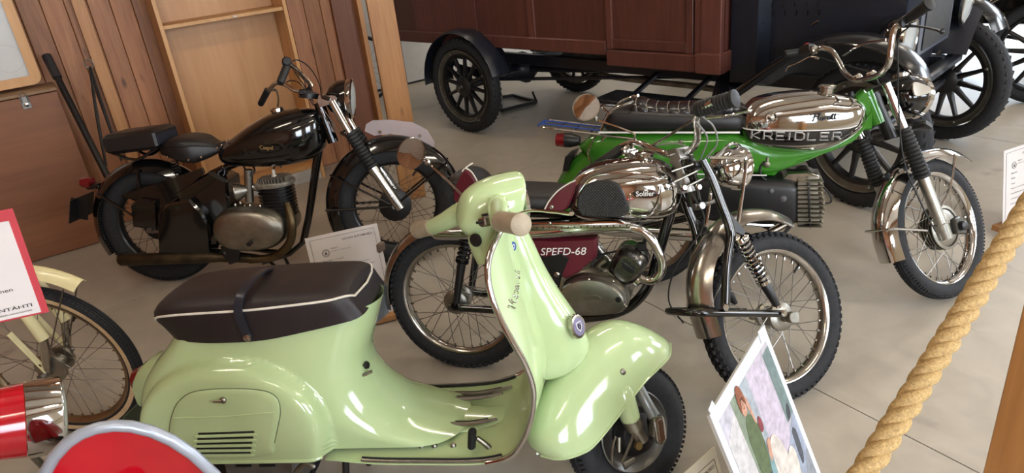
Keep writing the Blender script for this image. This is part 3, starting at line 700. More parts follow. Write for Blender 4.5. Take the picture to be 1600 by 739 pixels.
    sp_ = A(425, 268, 0); MB().lathe([(.013, 0), (.013, .01), (.008, .012), (.008, .035), (.004, .04)], o+up*.045, up, 8).build('spark_plug', WHITEP, t)
    MB().tube([o+up*.08, o+up*.12+np.array([.03, -.01, 0]), A(440, 262, -.03)], .004, 6, 4).build('plug_lead', RUBBERG, t)
    # carburettor and horn shaped intake
    cb_ = MB(); q = A(390, 295, -.07)
    cb_.lathe([(.012, 0), (.018, .01), (.03, .03), (.045, .055), (.045, .075), (.03, .085), (.01, .088)], A(391, 296, -.06), (-1, -.3, -.03), 20)
    cb_.build('air_horn', ALU, t)
    MB().tube([A(388, 265, -.06), A(390, 315, -.06)], .022, 12, 1).tube([A(388, 290, -.06), A(410, 296, -.03)], .018, 12, 1).build('carburettor', ALU, t)
    MB().tube([A(386, 270, -.06), A(382, 262, -.04), A(378, 255, -.02)], .005, 6, 3).tube([A(392, 275, -.08), A(398, 266, -.06), A(394, 258, -.03)], .005, 6, 3).build('fuel_pipe', RUBBERG, t)
    # exhaust
    e = MB().tube([A(449, 318, -.09), A(452, 330, -.11), A(456, 350, -.13), A(454, 376, -.13), A(440, 394, -.13), A(420, 403, -.12), A(390, 406, -.12)], [.019, .022, .023, .022, .022, .021, .021], 16, 6)
    e.build('exhaust_pipe', BRASSY, t)
    m0, m1, m2 = A(395, 405, -.12), A(330, 402, -.12), A(187, 406, -.12)
    MB().tube([m0, m1+(m0-m1)*.2, m1, m2+np.array([.01, 0, 0]), m2], [.021, .023, .029, .034, .027], 18, 1).build('silencer', mat('silencer_patina', '5c5240', .45, .9, var=.25, scale=10, col2='3d352a'), t)
    # foot rest and stand
    MB().tube([A(350, 392, -.05), A(352, 395, -.16)], .009, 8, 1).slab([A(*p, -.15) for p in ((345, 385), (375, 385), (374, 408), (360, 413), (350, 400))], -.16, -.145, ch=.003).build('foot_rest', BLACKM, t)
    MB().tube([A(412, 400, -.04), A(432, 418, -.06)], .009, 8, 1).tube([A(440, 392, .03), A(453, 418, .05)], .009, 8, 1).tube([A(410, 412, -.05), A(447, 400, .05)], .007, 8, 1).build('stand', BLACKM, t)
    # fork
    fk = MB()
    for y in (-.085, .085):
        h0, h1 = B(508, 158, y) if y < 0 else None, None
        break
    a0, a1, a2, a3 = B(519, 158, -.09), B(546, 207, -.09), B(582, 262, -.09), B(626, 326, -.09)
    LEG = mat('brushed_leg', 'c0bcb4', .25, 1, var=.1, scale=30)
    for y in (-.09, .09):
        s_ = np.array([1, 0, 1]); Y = np.array([0, y, 0])
        ft_ = MB().tube([a0*s_+Y, a1*s_+Y], .021, 16, 1).build('fork_tube', CHROME, t, B.sub()); bellows(MB(), a1*s_+Y, a2*s_+Y, .031, .036, 11).build('fork_bellows', RUBBERG, ft_)
        MB().tube([a2*s_+Y, a2*s_+Y+(a3-a2)*s_*.12, a2*s_+Y+(a3-a2)*s_*.125, a3*s_+Y], [.031, .031, .026, .024], 16, 1).build('fork_leg', LEG, ft_)
    y1 = MB(); c0, c1 = B(516, 156, 0), B(540, 210, 0)
    for q in (B(512, 152, -.05), B(541, 208, -.06)): y1.box((q[0], 0, q[2]), (.045, .23, .022), rotm([0, 1, 0], .45), ch=.006)
    for y in (-.125, .125): pass
    y1.build('fork_yoke', BLACKP, t, B.sub())
    MB().tube([B(500, 172, -.1), B(524, 208, -.1)], .003, 6, 1).tube([B(505, 170, -.1), B(531, 207, -.1)], .003, 6, 1).build('steering_damper_rod', CHROME2, t, B.sub())
    # frosted pedestrian plate on the fender
    out = [B(*p, 0) for p in ((570, 205), (572, 194), (582, 188), (610, 187), (645, 191), (668, 203), (679, 222), (677, 232), (660, 221), (640, 213), (610, 209), (585, 212))]
    vz = MB(); vz.slab(out, -.0025, .0025); vz.build('acrylic_plate', VISOR, t, B.sub(), label='frosted translucent plate standing along the front fender')
    for px, py in ((594, 206), (656, 212)):
        q = B(px, py, -.0); MB().lathe([(.007, -.012), (.009, -.009), (.009, .009), (.007, .012)], q, (0, 1, 0), 10).build('plate_bolt', CHROME, t, B.sub())
    # headlamp
    q0 = B(533, 154, 0); ax = np.array([1, 0, -.12]); ax /= np.linalg.norm(ax)
    hl = MB().lathe([(.004, -.08), (.04, -.072), (.072, -.048), (.09, -.01), (.096, .03), (.097, .045)], q0, ax, 32).build('headlamp', BLACKP, t, B.sub())
    MB().lathe([(.096, .030), (.101, .036), (.102, .056), (.092, .062), (.088, .058), (.092, .045)], q0, ax, 32, closed=True).build('lamp_rim', CHROME, hl)
    MB().lathe([(.001, .072), (.05, .068), (.089, .058)], q0, ax, 32, cap=False).build('lamp_lens', LENS, hl)
    for y in (-.099, .099): MB().slab([(q0[0]-.10, q0[2]-.0), (q0[0]-.095, q0[2]-.03), (q0[0]-.01, q0[2]-.012), (q0[0]-.004, q0[2]+.006), (q0[0]-.012, q0[2]+.02), (q0[0]-.09, q0[2]+.03)], y-.003, y+.003, ch=.001).build('lamp_bracket', CHROME2, t, B.sub())
    # handlebar: near grip upper right, far grip lower left
    gr, gl = B(443, 118, -.32), B(412, 155, .30)
    c = B(478, 142, 0); cn = B(487, 130, -.08); cl = B(470, 143, .08)
    hb = MB().tube([B(450, 98, -.30), B(462, 108, -.24), B(476, 122, -.16), B(485, 132, -.09), c, B(462, 142, .08), B(447, 133, .14), B(432, 130, .2), B(420, 140, .26)], .0115, 12, 6); hb.build('handlebar', CHROME, t, B.sub())
    MB().lathe([(.012, 0), (.0175, .003), (.0175, .10), (.014, .108)], B(448, 104, -.30), B(440, 124, -.36)-B(448, 104, -.30), 16).build('grip', RUBBERG, t, B.sub())
    MB().lathe([(.013, 0), (.018, .003), (.017, .11), (.014, .118)], B(419, 140, .27), B(406, 165, .33)-B(419, 140, .27), 16).build('grip', RUBBERG, t, B.sub())
    q = B(448, 97, -.3); MB().lathe([(.016, -.02), (.022, -.014), (.022, .014), (.016, .02)], q, (.3, -1, .2), 14).build('throttle_drum', BLACKM, t, B.sub())
    lv = MB(); lever(lv, [B(424, 140, .27), B(432, 142, .3), B(435, 155, .33), B(434, 168, .36)], .006); lv.build('clutch_lever', CHROME2, t, B.sub())
    lv = MB(); lever(lv, [B(460, 108, -.25), B(472, 116, -.29), B(484, 128, -.30), B(487, 136, -.31)], .006); lv.build('brake_lever', CHROME2, t, B.sub())
    MB().lathe([(.05, 0), (.05, .025), (.02, .035)], B(482, 150, 0)+np.array([0, 0, -.01]), (.2, 0, 1), 18).box(B(478, 143, 0), (.05, .10, .03), ch=.006).build('handlebar_clamp', BLACKM, t, B.sub())
    MB().tube([B(455, 96, -.3), B(466, 94, -.25), B(484, 106, -.15), B(500, 135, -.05), B(502, 170, 0)], .003, 6, 6).tube([B(445, 130, .2), B(455, 126, .1), B(470, 132, 0), B(490, 165, 0)], .003, 6, 6).tube([B(460, 112, -.2), B(474, 132, -.08), B(490, 160, -.02)], .003, 6, 6).build('control_cable', RUBBERG, t, B.sub())
    MB().tube([A(610, 345, -.1), A(628, 333, -.12)], .014, 10, 1)
    return t
black_motorcycle()
# ================================================================== chrome tanked moped in the middle
def maroon_moped():
    A = Fr(-.2471, 2.3619, -19.63, 7.33); R, WB = .2948, 1.1825
    B = Fr(-.2471, 2.3619, -19.63, 7.33, st=(WB, 27, .08, 45.26))
    t = thing('moped', 'chrome and maroon sports moped with a chequered knee pad on its tank', 'moped', A)
    S = lambda px, py, y, F=A: F(px, py, y)
    s0 = np.array([1, 0, 1.]); Y = lambda y: np.array([0, y, 0.])
    for mt in (Matrix.Translation((0, 0, R)), B.sub((WB, 0, R))):
        wire_wheel(t, mt, R, .068, .232, CHROME2, ALU, 36, .035, .05, (.05, .045), 'block', sr=.0015)
    rear_hub = A(733, 450, -.1)
    # rear chrome fender
    fender(t, (0, R), .325, 190, 30, .047, .035, CHROME2, n=44, p=2.4)
    MB().box((0, 0, 0), (.012, .10, .16), ch=.003).build('mud_flap', mat('grey_mud_flap', '8d97a3', .5), t, Matrix.Translation(A(600, 470, -.0)+np.array([-.01, 0, 0]))@Matrix.Rotation(.12, 4, 'Y'))
    q = A(595, 386, -.02); MB().box((0, 0, 0), (.018, .045, .04), ch=.006).build('tail_lamp_housing', mat('taupe_lamp', '6e5c50', .35, var=.1), t, Matrix.Translation(q))
    # rear shocks and stays
    for y in (-.085, .085):
        a, b = A(735, 352, -.085)*s0+Y(y), A(722, 408, -.085)*s0+Y(y)
        c = (np.array([0.02, 0, R+.01]))+Y(y)
        so = MB().tube([a+(b-a)*-.08, a, b, b+(c-b)*.1, b+(c-b)*.9, c], [.012, .012, .013, .017, .014, .012], 12, 1).tube([a+(b-a)*1.0, b+(b-a)*.02], .026, 14, 1).build('shock_absorber', BLACKM, t)
        spring(MB(), a, b, .022, 8, .0042).build('shock_spring', BLACKM, so)
        MB().lathe([(.016, -.012), (.016, .012)], c, (0, 1, 0), 12).build('axle_nut', CHROME, so)
    # swing arm and frame
    f = MB()
    for y in (-.075, .075):
        f.tube([np.array([0, y, R-.005]), np.array([.25, y, .30]), A(850, 455, -.06)*s0+Y(y*.8)], .015, 10, 3)
        f.tube([A(735, 348, -.085)*s0+Y(y), A(800, 350, -.07)*s0+Y(y*.8), A(890, 345, -.03)*s0+Y(y*.4)], .012, 10, 3)
    f.tube([A(1066, 262, 0), A(1048, 330, 0), A(1028, 400, 0), A(1016, 440, 0), A(995, 470, 0), A(965, 488, 0), A(920, 496, 0), A(860, 500, 0), A(830, 480, 0)], [.019]*9, 14, 5)
    f.tube([A(1060, 300, 0), A(960, 330, 0), A(880, 345, 0)], .02, 10, 3)
    f.tube([A(880, 345, 0), A(860, 400, 0), A(845, 470, 0)], .016, 10, 3)
    f.tube([A(1072, 246, 0), A(1085, 320, 0)], .026, 14, 1)
    f.build('frame', BLACKP, t)
    fl = MB()
    for a, b in (((845, 395), (810, 360)), ((850, 410), (815, 370))): fl.tube([A(*a, -.11), A(*b, -.10)], .006, 6, 1)
    MB().slab([A(*p, -.11) for p in ((838, 396), (852, 400), (878, 395), (890, 402), (880, 425), (872, 470), (860, 468), (850, 430), (820, 420))], -.125, -.11, ch=.002).build('engine_bracket', BLACKM, t)
    for p, r in (((871, 428), .011), ((868, 446), .009)):
        MB().lathe([(r*.5, -.012), (r, -.008), (r, 0)], A(*p, -.128), (0, 1, 0), 8).build('bracket_bolt', CHROME2, t)
    MB().tube([A(880, 432, -.13), A(872, 470, -.14), A(868, 476, -.14)], [.007, .008, .014], 10, 2).build('kick_lever', CHROME2, t)
    # tank
    st = []
    for tx, ty, bx, by, hw in ((888, 310, 889, 318, .03), (893, 287, 893, 335, .085), (907, 267, 908, 347, .112), (935, 256, 938, 351, .125), (970, 251, 972, 353, .128), (1005, 250, 1008, 352, .122), (1035, 257, 1036, 346, .108), (1055, 275, 1056, 332, .075), (1064, 295, 1064, 310, .025)):
        st.append((A(tx, ty, -.02), A(bx, by, -hw*.7), hw))
    tk = tank(t, st, CHROME, p=2.7)
    # chequered pad: raised diamonds on a black panel
    pts = cr([A(*p, -.13) for p in ((902, 322), (905, 303), (918, 288), (940, 283), (962, 286), (973, 298), (981, 322), (980, 334), (965, 339), (935, 339), (910, 335))], 4, closed=True)
    yf = lambda x, z: .0
    c0 = sum(pts)/len(pts)
    pad = MB().slab(pts, -.137, -.11, ch=.004).build('knee_pad', RUBBERG, tk)
    dm = MB(); hx = max(p[0] for p in pts)-c0[0]; P2 = np.array([[p[0], p[2]] for p in pts])
    def inside(x, z):
        n = len(P2); c = False
        for i in range(n):
            a, b = P2[i], P2[i-1]
            if (a[1] > z) != (b[1] > z) and x < (b[0]-a[0])*(z-a[1])/(b[1]-a[1])+a[0]: c = not c
        return c
    st_ = .0085
    for i in range(-14, 15):
        for j in range(-14, 15):
            x, z = c0[0]+(i+.5*(j % 2))*st_*1.15, c0[2]+j*st_*.62
            if all(inside(x+dx, z+dz) for dx, dz in ((.006, 0), (-.006, 0), (0, .006), (0, -.006))):
                e = .0036; dm.add([(x-e, -.1375, z), (x, -.1375, z-e), (x+e, -.1375, z), (x, -.1375, z+e), (x, -.1405, z)], [(0, 1, 4), (1, 2, 4), (2, 3, 4), (3, 0, 4)])
    o = dm.build('pad_diamonds', mat('diamond_rubber', '3a3938', .5), pad); o['kind'] = 'stuff'
    q = A(1008, 303, -.135); bd = MB(); bd.rings([[(q[0]+r[0], q[1]+dy, q[2]+r[1]) for r in se(26, a_, b_, 2)] for dy, a_, b_ in ((.012, .041, .0125), (-.002, .041, .0125), (-.003, .039, .011))])
    bg = bd.build('badge', BLACKM, tk)
    txt_px(bg, 'Solifer', A, (994, 307), (1023, 306), -.1385, 8, WHITEI, bold=.015)
    bl = MB(); bl.tube([(q[0]+r[0], q[1]-.002, q[2]+r[1]) for r in se(26, .0415, .0128, 2)], .0013, 6, 1, closed=True).build('badge_rim', CHROME, bg)
    MB().tube([A(985, 303, -.13), A(984, 330, -.128), A(995, 337, -.125), A(1012, 338, -.122), A(1025, 325, -.12), A(1032, 300, -.115), A(1033, 290, -.113)], .0025, 6, 5).build('pressed_panel_edge', CHROME, tk)
    MB().tube([A(*p, -.128) for p in ((905, 300), (925, 277), (960, 271), (1000, 271), (1030, 277))], .003, 6, 6).build('pressed_line', CHROME, tk)
    q = A(992, 248, 0); MB().lathe([(.03, -.02), (.03, .003), (.033, .006), (.033, .016), (.02, .02)], q+np.array([.03, .02, 0]), (0, 0, 1), 22).build('filler_cap', CHROME, tk)
    # seat: long black top, maroon sides with white piping, raised tail
    st = []
    for tx, ty, bx, by, hw in ((713, 290, 716, 308, .04), (718, 268, 716, 318, .10), (726, 262, 722, 322, .118), (742, 265, 745, 326, .12), (757, 280, 765, 330, .12), (785, 286, 800, 333, .118), (830, 287, 840, 336, .112), (865, 288, 870, 336, .10), (888, 292, 885, 330, .08), (896, 300, 893, 320, .03)):
        st.append((A(tx, ty, .03), A(bx, by, -hw), hw))
    so = tank(t, st, VINYL, name='seat', p=3.6)
    # maroon panels: front wedge and tail
    for pl, nm in ((((848, 331), (855, 320), (866, 304), (880, 292), (896, 283), (899, 290), (893, 312), (884, 327), (866, 334)), 'seat_side_panel'), (((709, 305), (713, 288), (722, 270), (729, 266), (740, 276), (747, 290), (752, 303), (750, 318), (730, 322), (712, 316)), 'seat_tail_panel')):
        PP = cr([A(*p, -.12) for p in pl], 3, closed=True)
        o = MB().slab(PP, -.127, -.10, ch=.006).build(nm, MAROON, so)
    MB().tube([A(*p, -.128) for p in ((849, 331), (858, 314), (872, 298), (888, 287), (899, 282))], .0026, 6, 4).build('piping', WHITEP, so)
    MB().tube([A(*p, -.126) for p in ((722, 268), (727, 263), (737, 269), (746, 284), (752, 299), (756, 312))], .0028, 6, 4).tube([A(727, 263, -.12), A(733, 258, -.05), A(738, 255, .03)], .0028, 6, 4).build('piping', WHITEP, so)
    MB().lathe([(.002, -.004), (.007, -.003), (.008, 0)], A(862, 323, -.128), (0, 1, 0), 10).build('stud', CHROME, so)
    # perforated exhaust
    ex = MB().tube([A(*p, -.11) for p in ((1000, 433), (1012, 438), (1024, 436), (1033, 424), (1034, 408), (1028, 392), (1018, 374), (1004, 361), (985, 355), (955, 353), (925, 357), (890, 360))], .0155, 16, 6)
    ex.build('exhaust_pipe', CHROME, t)
    gx = MB().tube([A(985, 356, -.115), A(960, 353, -.12), A(900, 357, -.125), A(840, 362, -.125), A(780, 364, -.125), A(690, 364, -.12), A(676, 364, -.12)], [.016, .024, .026, .026, .026, .026, .018], 18, 5).build('silencer', CHROME, t)
    hs = MB(); ho = MB()
    p0, p1 = A(985, 352, -.145), A(806, 357, -.15)
    hs.bar(p0, p1, .020, .0035, up=(0, 1, 0), ch=.0012); hso = hs.build('heat_shield', CHROME2, gx)
    for i in range(18):
        c = p0+(p1-p0)*(i+.5)/18+np.array([0, -.0025, .0]); ho.lathe([(.0028, -.001), (.0028, .001)], c, (0, 1, 0), 8)
    o = ho.build('shield_holes', BLACKM, hso); o['kind'] = 'stuff'
    MB().tube([A(*p, -.15) for p in ((812, 349), (860, 349), (905, 349), (950, 347), (975, 349))], .003, 6, 4).build('shield_edge', mat('copper_edge', 'b0664a', .3, 1), gx)
    MB().lathe([(.004, -.004), (.007, -.002), (.007, 0)], A(859, 349, -.152), (0, 1, 0), 8).build('shield_screw', CHROME2, gx)
    # maroon side bag panel
    PP = [A(*p, -.10) for p in ((806, 371), (870, 372), (932, 371), (933, 385), (931, 402), (918, 412), (905, 424), (885, 434), (870, 435), (845, 412), (818, 390))]
    sc = MB().slab(PP, -.118, -.06, ch=.008).build('side_cover', MAROON, t)
    txt_px(sc, 'SPEED-68', A, (845, 399), (917, 398), -.1195, 11.5, WHITEI, shear=.25, bold=.004)
    # engine
    pts = cr([A(*p, -.12) for p in ((872, 478), (872, 460), (880, 444), (900, 434), (925, 431), (948, 436), (966, 447), (979, 462), (981, 478), (972, 486), (950, 489), (915, 491), (888, 488))], 4, closed=True)
    en = MB().slab(pts, -.13, .06, ch=.014).build('crankcase', ALU2, t, sharp=50)
    c0 = A(922, 463, -.13); rs = []
    for f_, yy in ((.97, -.125), (.955, -.139), (.9, -.147), (.7, -.151), (.4, -.153), (.03, -.154)):
        rs.append([(c0[0]+(p[0]-c0[0])*f_, yy, c0[2]+(p[2]-c0[2])*f_) for p in pts])
    MB().rings(rs).build('engine_cover', ALU, en)
    q = A(923, 463, -.155); em = MB(); em.tube([(q[0]+r[0], q[1], q[2]-.006+r[1]) for r in se(24, .034, .011, 2.2)], .0012, 6, 1, closed=True); eo = em.build('cast_emblem', ALU, en)
    txt_px(eo, 'Solifer', A, (908, 469), (937, 467), -.1555, 6, ALU2, thick=.001); txt_px(eo, 'PUCH', A, (913, 460), (932, 459), -.1555, 4, ALU2, thick=.001) if False else None
    q = A(966, 468, -.15); MB().lathe([(.004, -.004), (.010, -.003), (.010, 0)], q, (0, 1, 0), 14).box(q+np.array([0, -.004, 0]), (.014, .001, .002)).build('filler_plug', BLACKM, en)
    for p in ((920, 437), (958, 440), (874, 462), (934, 488), (901, 487), (978, 479), (975, 476)): MB().lathe([(.003, -.004), (.006, -.002), (.006, 0)], A(*p, -.14), (0, 1, 0), 8).build('cover_screw', CHROME2, en)
    ca, cb = A(958, 438, -.02), A(992, 396, -.02); up = (cb-ca)/np.linalg.norm(cb-ca)
    ca, cb = A(950, 440, -.03), A(985, 402, -.03); up = (cb-ca)/np.linalg.norm(cb-ca)
    # shrouded cylinder lying forward: pressed cover with slots
    yv = np.array([0, 1., 0]); uu = np.cross(yv, up)
    pts2 = [A(*p, -.06) for p in ((952, 420), (958, 402), (968, 390), (982, 388), (1000, 396), (1010, 408), (1010, 420), (996, 436), (985, 443), (972, 444), (958, 434))]
    pts2 = cr(pts2, 3, closed=True)
    cyl = MB().slab(pts2, -.085, .05, ch=.022).build('cylinder_cover', mat('dark_chrome', '8f8d8b', .2, 1, var=.25, scale=25, rvar=.2), t, sharp=50)
    # fins seen through slots
    g0, g1 = A(974, 405, -.0865), A(994, 421, -.0865); gd = (g1-g0)
    for i in range(7):
        c = g0+gd*(i+.5)/7; up2 = np.array([gd[2], 0, -gd[0]]); up2 = -up2/np.linalg.norm(up2)
        MB().bar(c-up2*.0065, c+up2*.0065, .003, .0045, up=(0, 1, 0)).build('cooling_slot', BLACKM, cyl)
    MB().slab([A(*p, -.087) for p in ((971, 408), (993, 424), (990, 427), (984, 427), (973, 418))], -.0875, -.08).build('cover_opening', BLACKM, cyl)
    finstack(MB(), ca-up*.03, ca+up*.05, .05, .055, 6, t=.004).build('cylinder', ALU2, t)
    MB().tube([A(990, 388, -.03), A(1003, 383, -.03), A(1010, 372, -.03)], .007, 8, 3).box(A(1003, 385, -.04), (.03, .02, .03), ch=.003).build('plug_cap', BLACKM, t)
    MB().lathe([(.022, 0), (.022, .015)], A(996, 437, -.10), (.6, -.2, -.5), 12).build('exhaust_nut', CHROME, t)
    MB().tube([A(928, 432, -.02), A(935, 415, -.02), A(948, 405, -.02)], .018, 10, 2).tube([A(944, 420, -.06), A(945, 432, -.06)], .014, 8, 1).build('carburettor', ALU2, t)
    MB().tube([A(912, 430, -.03), A(925, 415, -.03), A(935, 400, -.02), A(975, 390, -.03)], .004, 6, 4).build('fuel_hose', RUBBERG, t)
    MB().tube([A(865, 495, -.05), A(880, 540, -.1)], .009, 8, 1)
    # ---------------- steered front end
    X = B.sub()
    fk = MB(); ax0 = B(1095, 245, -.095)
    yk = -.09; S0_ = 0
    P = [B(*p, yk) for p in ((1097, 250), (1113, 282), (1128, 322), (1137, 345), (1142, 368), (1138, 395), (1135, 430), (1133, 482))]
    for y in (-.09, .09):
        fk = MB(); fk.tube([p*s0+Y(y) for p in P], [.013, .014, .016, .016, .017, .015, .014, .016], 12, 4, flat=1)
        fo_ = fk.build('fork_blade', BLACKP, t, X); MB().slab([B(*p, yk) for p in ((1130, 325), (1144, 338), (1164, 362), (1160, 368), (1146, 362), (1138, 352))], y-.005, y+.005, ch=.001).build('fork_gusset', BLACKM, fo_)
    # lower swinging loop
    sa = MB(); ll = B(1058, 491, -.0); e1 = B(1133, 489, yk); e2 = B(1222, 490, yk); lx = min(ll[0], WB-.335)
    zc = e1[2]
    sa.tube([e2*s0+Y(yk), e1*s0+Y(yk), np.array([lx+.02, yk*.85, zc+.01]), np.array([lx, 0, zc+.012]), np.array([lx+.02, -yk*.85, zc+.01]), e1*s0+Y(-yk), e2*s0+Y(-yk)], .0125, 12, 5)
    sao = sa.build('swinging_arm', BLACKP, t, X)
    for y in (yk, -yk): MB().slab(cr([np.array([WB+dx, 0, R+dz]) for dx, dz in ((-.02, -.014), (0.012, -.018), (.018, 0), (.012, .018), (-.02, .014))], 3, closed=True), y-.013, y+.013, ch=.002).build('axle_block', ALU, sao)
    for p in ((1133, 480), (1215, 476), (1224, 489)): MB().lathe([(.008, -.010), (.013, -.006), (.013, 0)], B(*p, yk-.014), (0, 1, 0), 6).build('pivot_bolt', CHROME, t, X)
    for y in (-.105, .105):
        a, b, c = B(1157, 373, -.105)*s0+Y(y), B(1192, 438, -.105)*s0+Y(y), B(1214, 477, -.105)*s0+Y(y)
        so = MB().tube([a, a+(b-a)*.05, b+(b-a)*.02, b+(c-b)*.15, c+(b-c)*.2, c], [.012, .012, .014, .018, .014, .012], 12, 1).build('shock_absorber', BLACKM, t, X)
        spring(MB(), a+(b-a)*.03, b, .021, 10, .0038).build('shock_spring', CHROME, so)
        MB().lathe([(.024, 0), (.024, .012)], b, (c-b), 16).lathe([(.022, 0), (.024, .014)], a-(b-a)*.02, (b-a), 16).build('spring_cup', CHROME, so)
        MB().lathe([(.004, -.012), (.012, -.008), (.012, 0)], a+Y(-.02 if y < 0 else .02), (0, 1, 0), 6).build('shock_bolt', CHROME, so)
    # fender, fixed high above the wheel
    fc = np.array([WB, R]); pl = B(1078, 470, -.03); pt = B(1150, 327, -.0); pe = B(1224, 335, -.0)
    rl = math.hypot(pl[0]-fc[0], pl[2]-fc[1]); rt = math.hypot(pt[0]-fc[0], pt[2]-fc[1]); 
    pts = [B(*p, -.0) for p in ((1094, 530), (1081, 488), (1077, 445), (1084, 402), (1106, 360), (1140, 333), (1175, 326), (1200, 328), (1224, 338))]
    pts = cr(pts, 4)
    MB().sweep([(p[0], p[2]) for p in pts], uprof(.064, .045, p=2.3, t=.003)).build('fender', CHROME2, t, X)
    MB().tube([B(1140, 345, -.06), B(1145, 400, -.06), B(1110, 480, -.06)], .002, 6, 4).tube([B(1150, 350, .05), B(1162, 345, .0)], .004, 6, 3).build('fender_stay', STEEL, t, X)
    MB().tube([B(*p, -.03) for p in ((1220, 342), (1205, 352), (1165, 350))], .005, 6, 4).build('fender_stay', CHROME, t, X)
    # head, yoke springs, clamps
    hd = MB()
    for i, (p, q) in enumerate((((1046, 243), (1078, 232)), ((1049, 268), (1096, 252)), ((1052, 285), (1099, 262)), ((1062, 297), (1104, 276)))):
        for y_ in (-.075, -.045, .045, .075): hd.tube([B(*p, y_), B(*q, y_)], .0035, 6, 1)
    MB().box((0, 0, 0), (.05, .17, .022), ch=.005).build('yoke_block', BLACKM, hd.build('fork_yoke', ALU, t, X), Matrix.Translation(tuple(B(1072, 262, 0))))
    MB().tube([B(1058, 232, 0), B(1075, 300, 0)], .03, 14, 1).lathe([(.034, 0), (.034, .008), (.026, .02), (.012, .03)], B(1062, 250, -.0), (-.4, 0, 1), 18).build('head_bearing', STEEL, t, X)
    for p in ((1067, 294), (1090, 293)): MB().lathe([(.008, -.012), (.012, -.008), (.012, 0)], B(*p, -.09), (0, 1, 0), 6).build('yoke_bolt', CHROME, t, X)
    MB().slab([B(*p, -.08) for p in ((1052, 232), (1074, 228), (1080, 243), (1060, 250))], -.09, -.04, ch=.004).build('speedometer_bracket', STEEL, t, X)
    MB().tube([B(1085, 322, -.05), B(1105, 318, -.05), B(1120, 312, -.03)], .007, 8, 3).lathe([(.012, -.02), (.012, .02)], B(1092, 322, -.05), (0, 1, 0), 10).build('horn_bracket', STEEL, t, X)
    # headlamp with its chrome hoops
    q0 = B(1138, 262, 0); ax = np.array([1, 0, -.1]); ax /= np.linalg.norm(ax)
    hl = MB().lathe([(.004, -.065), (.03, -.06), (.052, -.045), (.066, -.015), (.07, .02), (.071, .035)], q0, ax, 28).build('headlamp', CHROME, t, X)
    MB().lathe([(.07, .022), (.075, .028), (.076, .045), (.068, .05), (.065, .045), (.068, .03)], q0, ax, 28, closed=True).build('lamp_rim', CHROME, hl)
    MB().lathe([(.001, .06), (.04, .057), (.066, .046)], q0, ax, 28, cap=False).build('lamp_lens', LENS, hl)
    gb = MB()
    for y in (-.085, .085): gb.tube([B(1108, 246, -.085)*s0+Y(y), B(1152, 247, -.085)*s0+Y(y), B(1165, 250, -.085)*s0+Y(y), B(1160, 300, -.085)*s0+Y(y), B(1153, 348, -.085)*s0+Y(y)], .006, 8, 4)
    gb.tube([B(1120, 247, -.085), B(1140, 226, -.05), B(1155, 228, .0), B(1162, 245, .06)], .006, 8, 5)
    gb.build('crash_hoop', CHROME, t, X)
    # handlebar
    gp = [(1108, 163), (1098, 175), (1092, 215), (1080, 235), (1062, 243)]
    hb = [B(1115, 160, -.36), B(1095, 172, -.31), B(1088, 185, -.25), B(1090, 205, -.2), B(1087, 225, -.15), B(1072, 240, -.08), B(1055, 243, 0), B(1035, 238, .08), B(1010, 228, .16), B(990, 222, .24), B(972, 228, .3), B(955, 240, .34)]
    MB().tube(hb, .0115, 12, 6).build('handlebar', CHROME, t, X)
    g0, g1 = B(1087, 172, -.29), B(1128, 160, -.37)
    MB().lathe([(.016, 0), (.022, .004), (.023, .02), (.022, .115), (.026, .12), (.026, .128), (.012, .132)], g0+(g0-g1)*.0, g1-g0, 18).build('grip', RUBBERG, t, X)
    rg = MB()
    for k in range(9): rg.lathe([(.0235, 0), (.0248, .003), (.0235, .006)], g0+(g1-g0)/np.linalg.norm(g1-g0)*(.018+.0105*k), g1-g0, 18)
    o = rg.build('grip_ribs', RUBBERG, t, X); o['kind'] = 'stuff'
    h0, h1 = B(972, 232, .30), B(928, 262, .36)
    MB().lathe([(.014, 0), (.02, .003), (.02, .115), (.016, .122)], h0, h1-h0, 16).build('grip', RUBBERG, t, X)
    MB().box(B(985, 236, .26), (.05, .03, .035), rotm([0, 1, 0], .5), ch=.006).lathe([(.006, -.012), (.014, -.01), (.014, .01)], B(977, 235, .25), (0, 1, 0), 12).build('switch_clamp', CHROME2, t, X)
    lv = MB(); lever(lv, [B(975, 240, .26), B(985, 246, .30), B(1000, 243, .34), B(960, 250, .36)][:3], .005); lever(lv, [B(992, 238, .22), B(1030, 212, .2), B(1085, 182, .1)], .003) if False else None
    lv.build('clutch_lever', CHROME2, t, X)
    MB().tube([B(1000, 238, .2), B(1040, 215, .05), B(1082, 188, -.24)], .0045, 8, 1).build('cross_brace', CHROME2, t, X)
    lv = MB(); lever(lv, [B(1105, 185, -.28), B(1130, 182, -.33), B(1150, 178, -.38), B(1170, 173, -.42)], .0055); lv.lathe([(.004, -.008), (.009, 0), (.004, .008)], B(1171, 172, -.42), (1, 0, 0), 10); lv.build('brake_lever', CHROME, t, X)
    MB().tube([B(988, 232, .24), B(992, 214, .24), B(985, 206, .25), B(935, 188, .3)], .004, 8, 2).build('mirror_stem', CHROME, t, X)
    mq = B(916, 168, .32); nv = CPOS-B.tw(mq); nv /= np.linalg.norm(nv); nl = B.M.T@(nv+np.array([-.25, 0, .35])); nl /= np.linalg.norm(nl)
    mo = MB().lathe([(.01, -.018), (.045, -.01), (.052, 0), (.052, .004), (.048, .0045)], mq, nl, 28).build('mirror_shell', CHROME, t, X)
    MB().lathe([(.047, .0046), (.001, .0052)], mq, nl, 28, cap=False).build('mirror_glass', MIRR, mo)
    MB().lathe([(.004, -.01), (.009, 0), (.004, .01)], B(931, 185, .3), (0, 0, 1), 10).build('mirror_joint', CHROME, t, X)
    # cables
    c = MB()
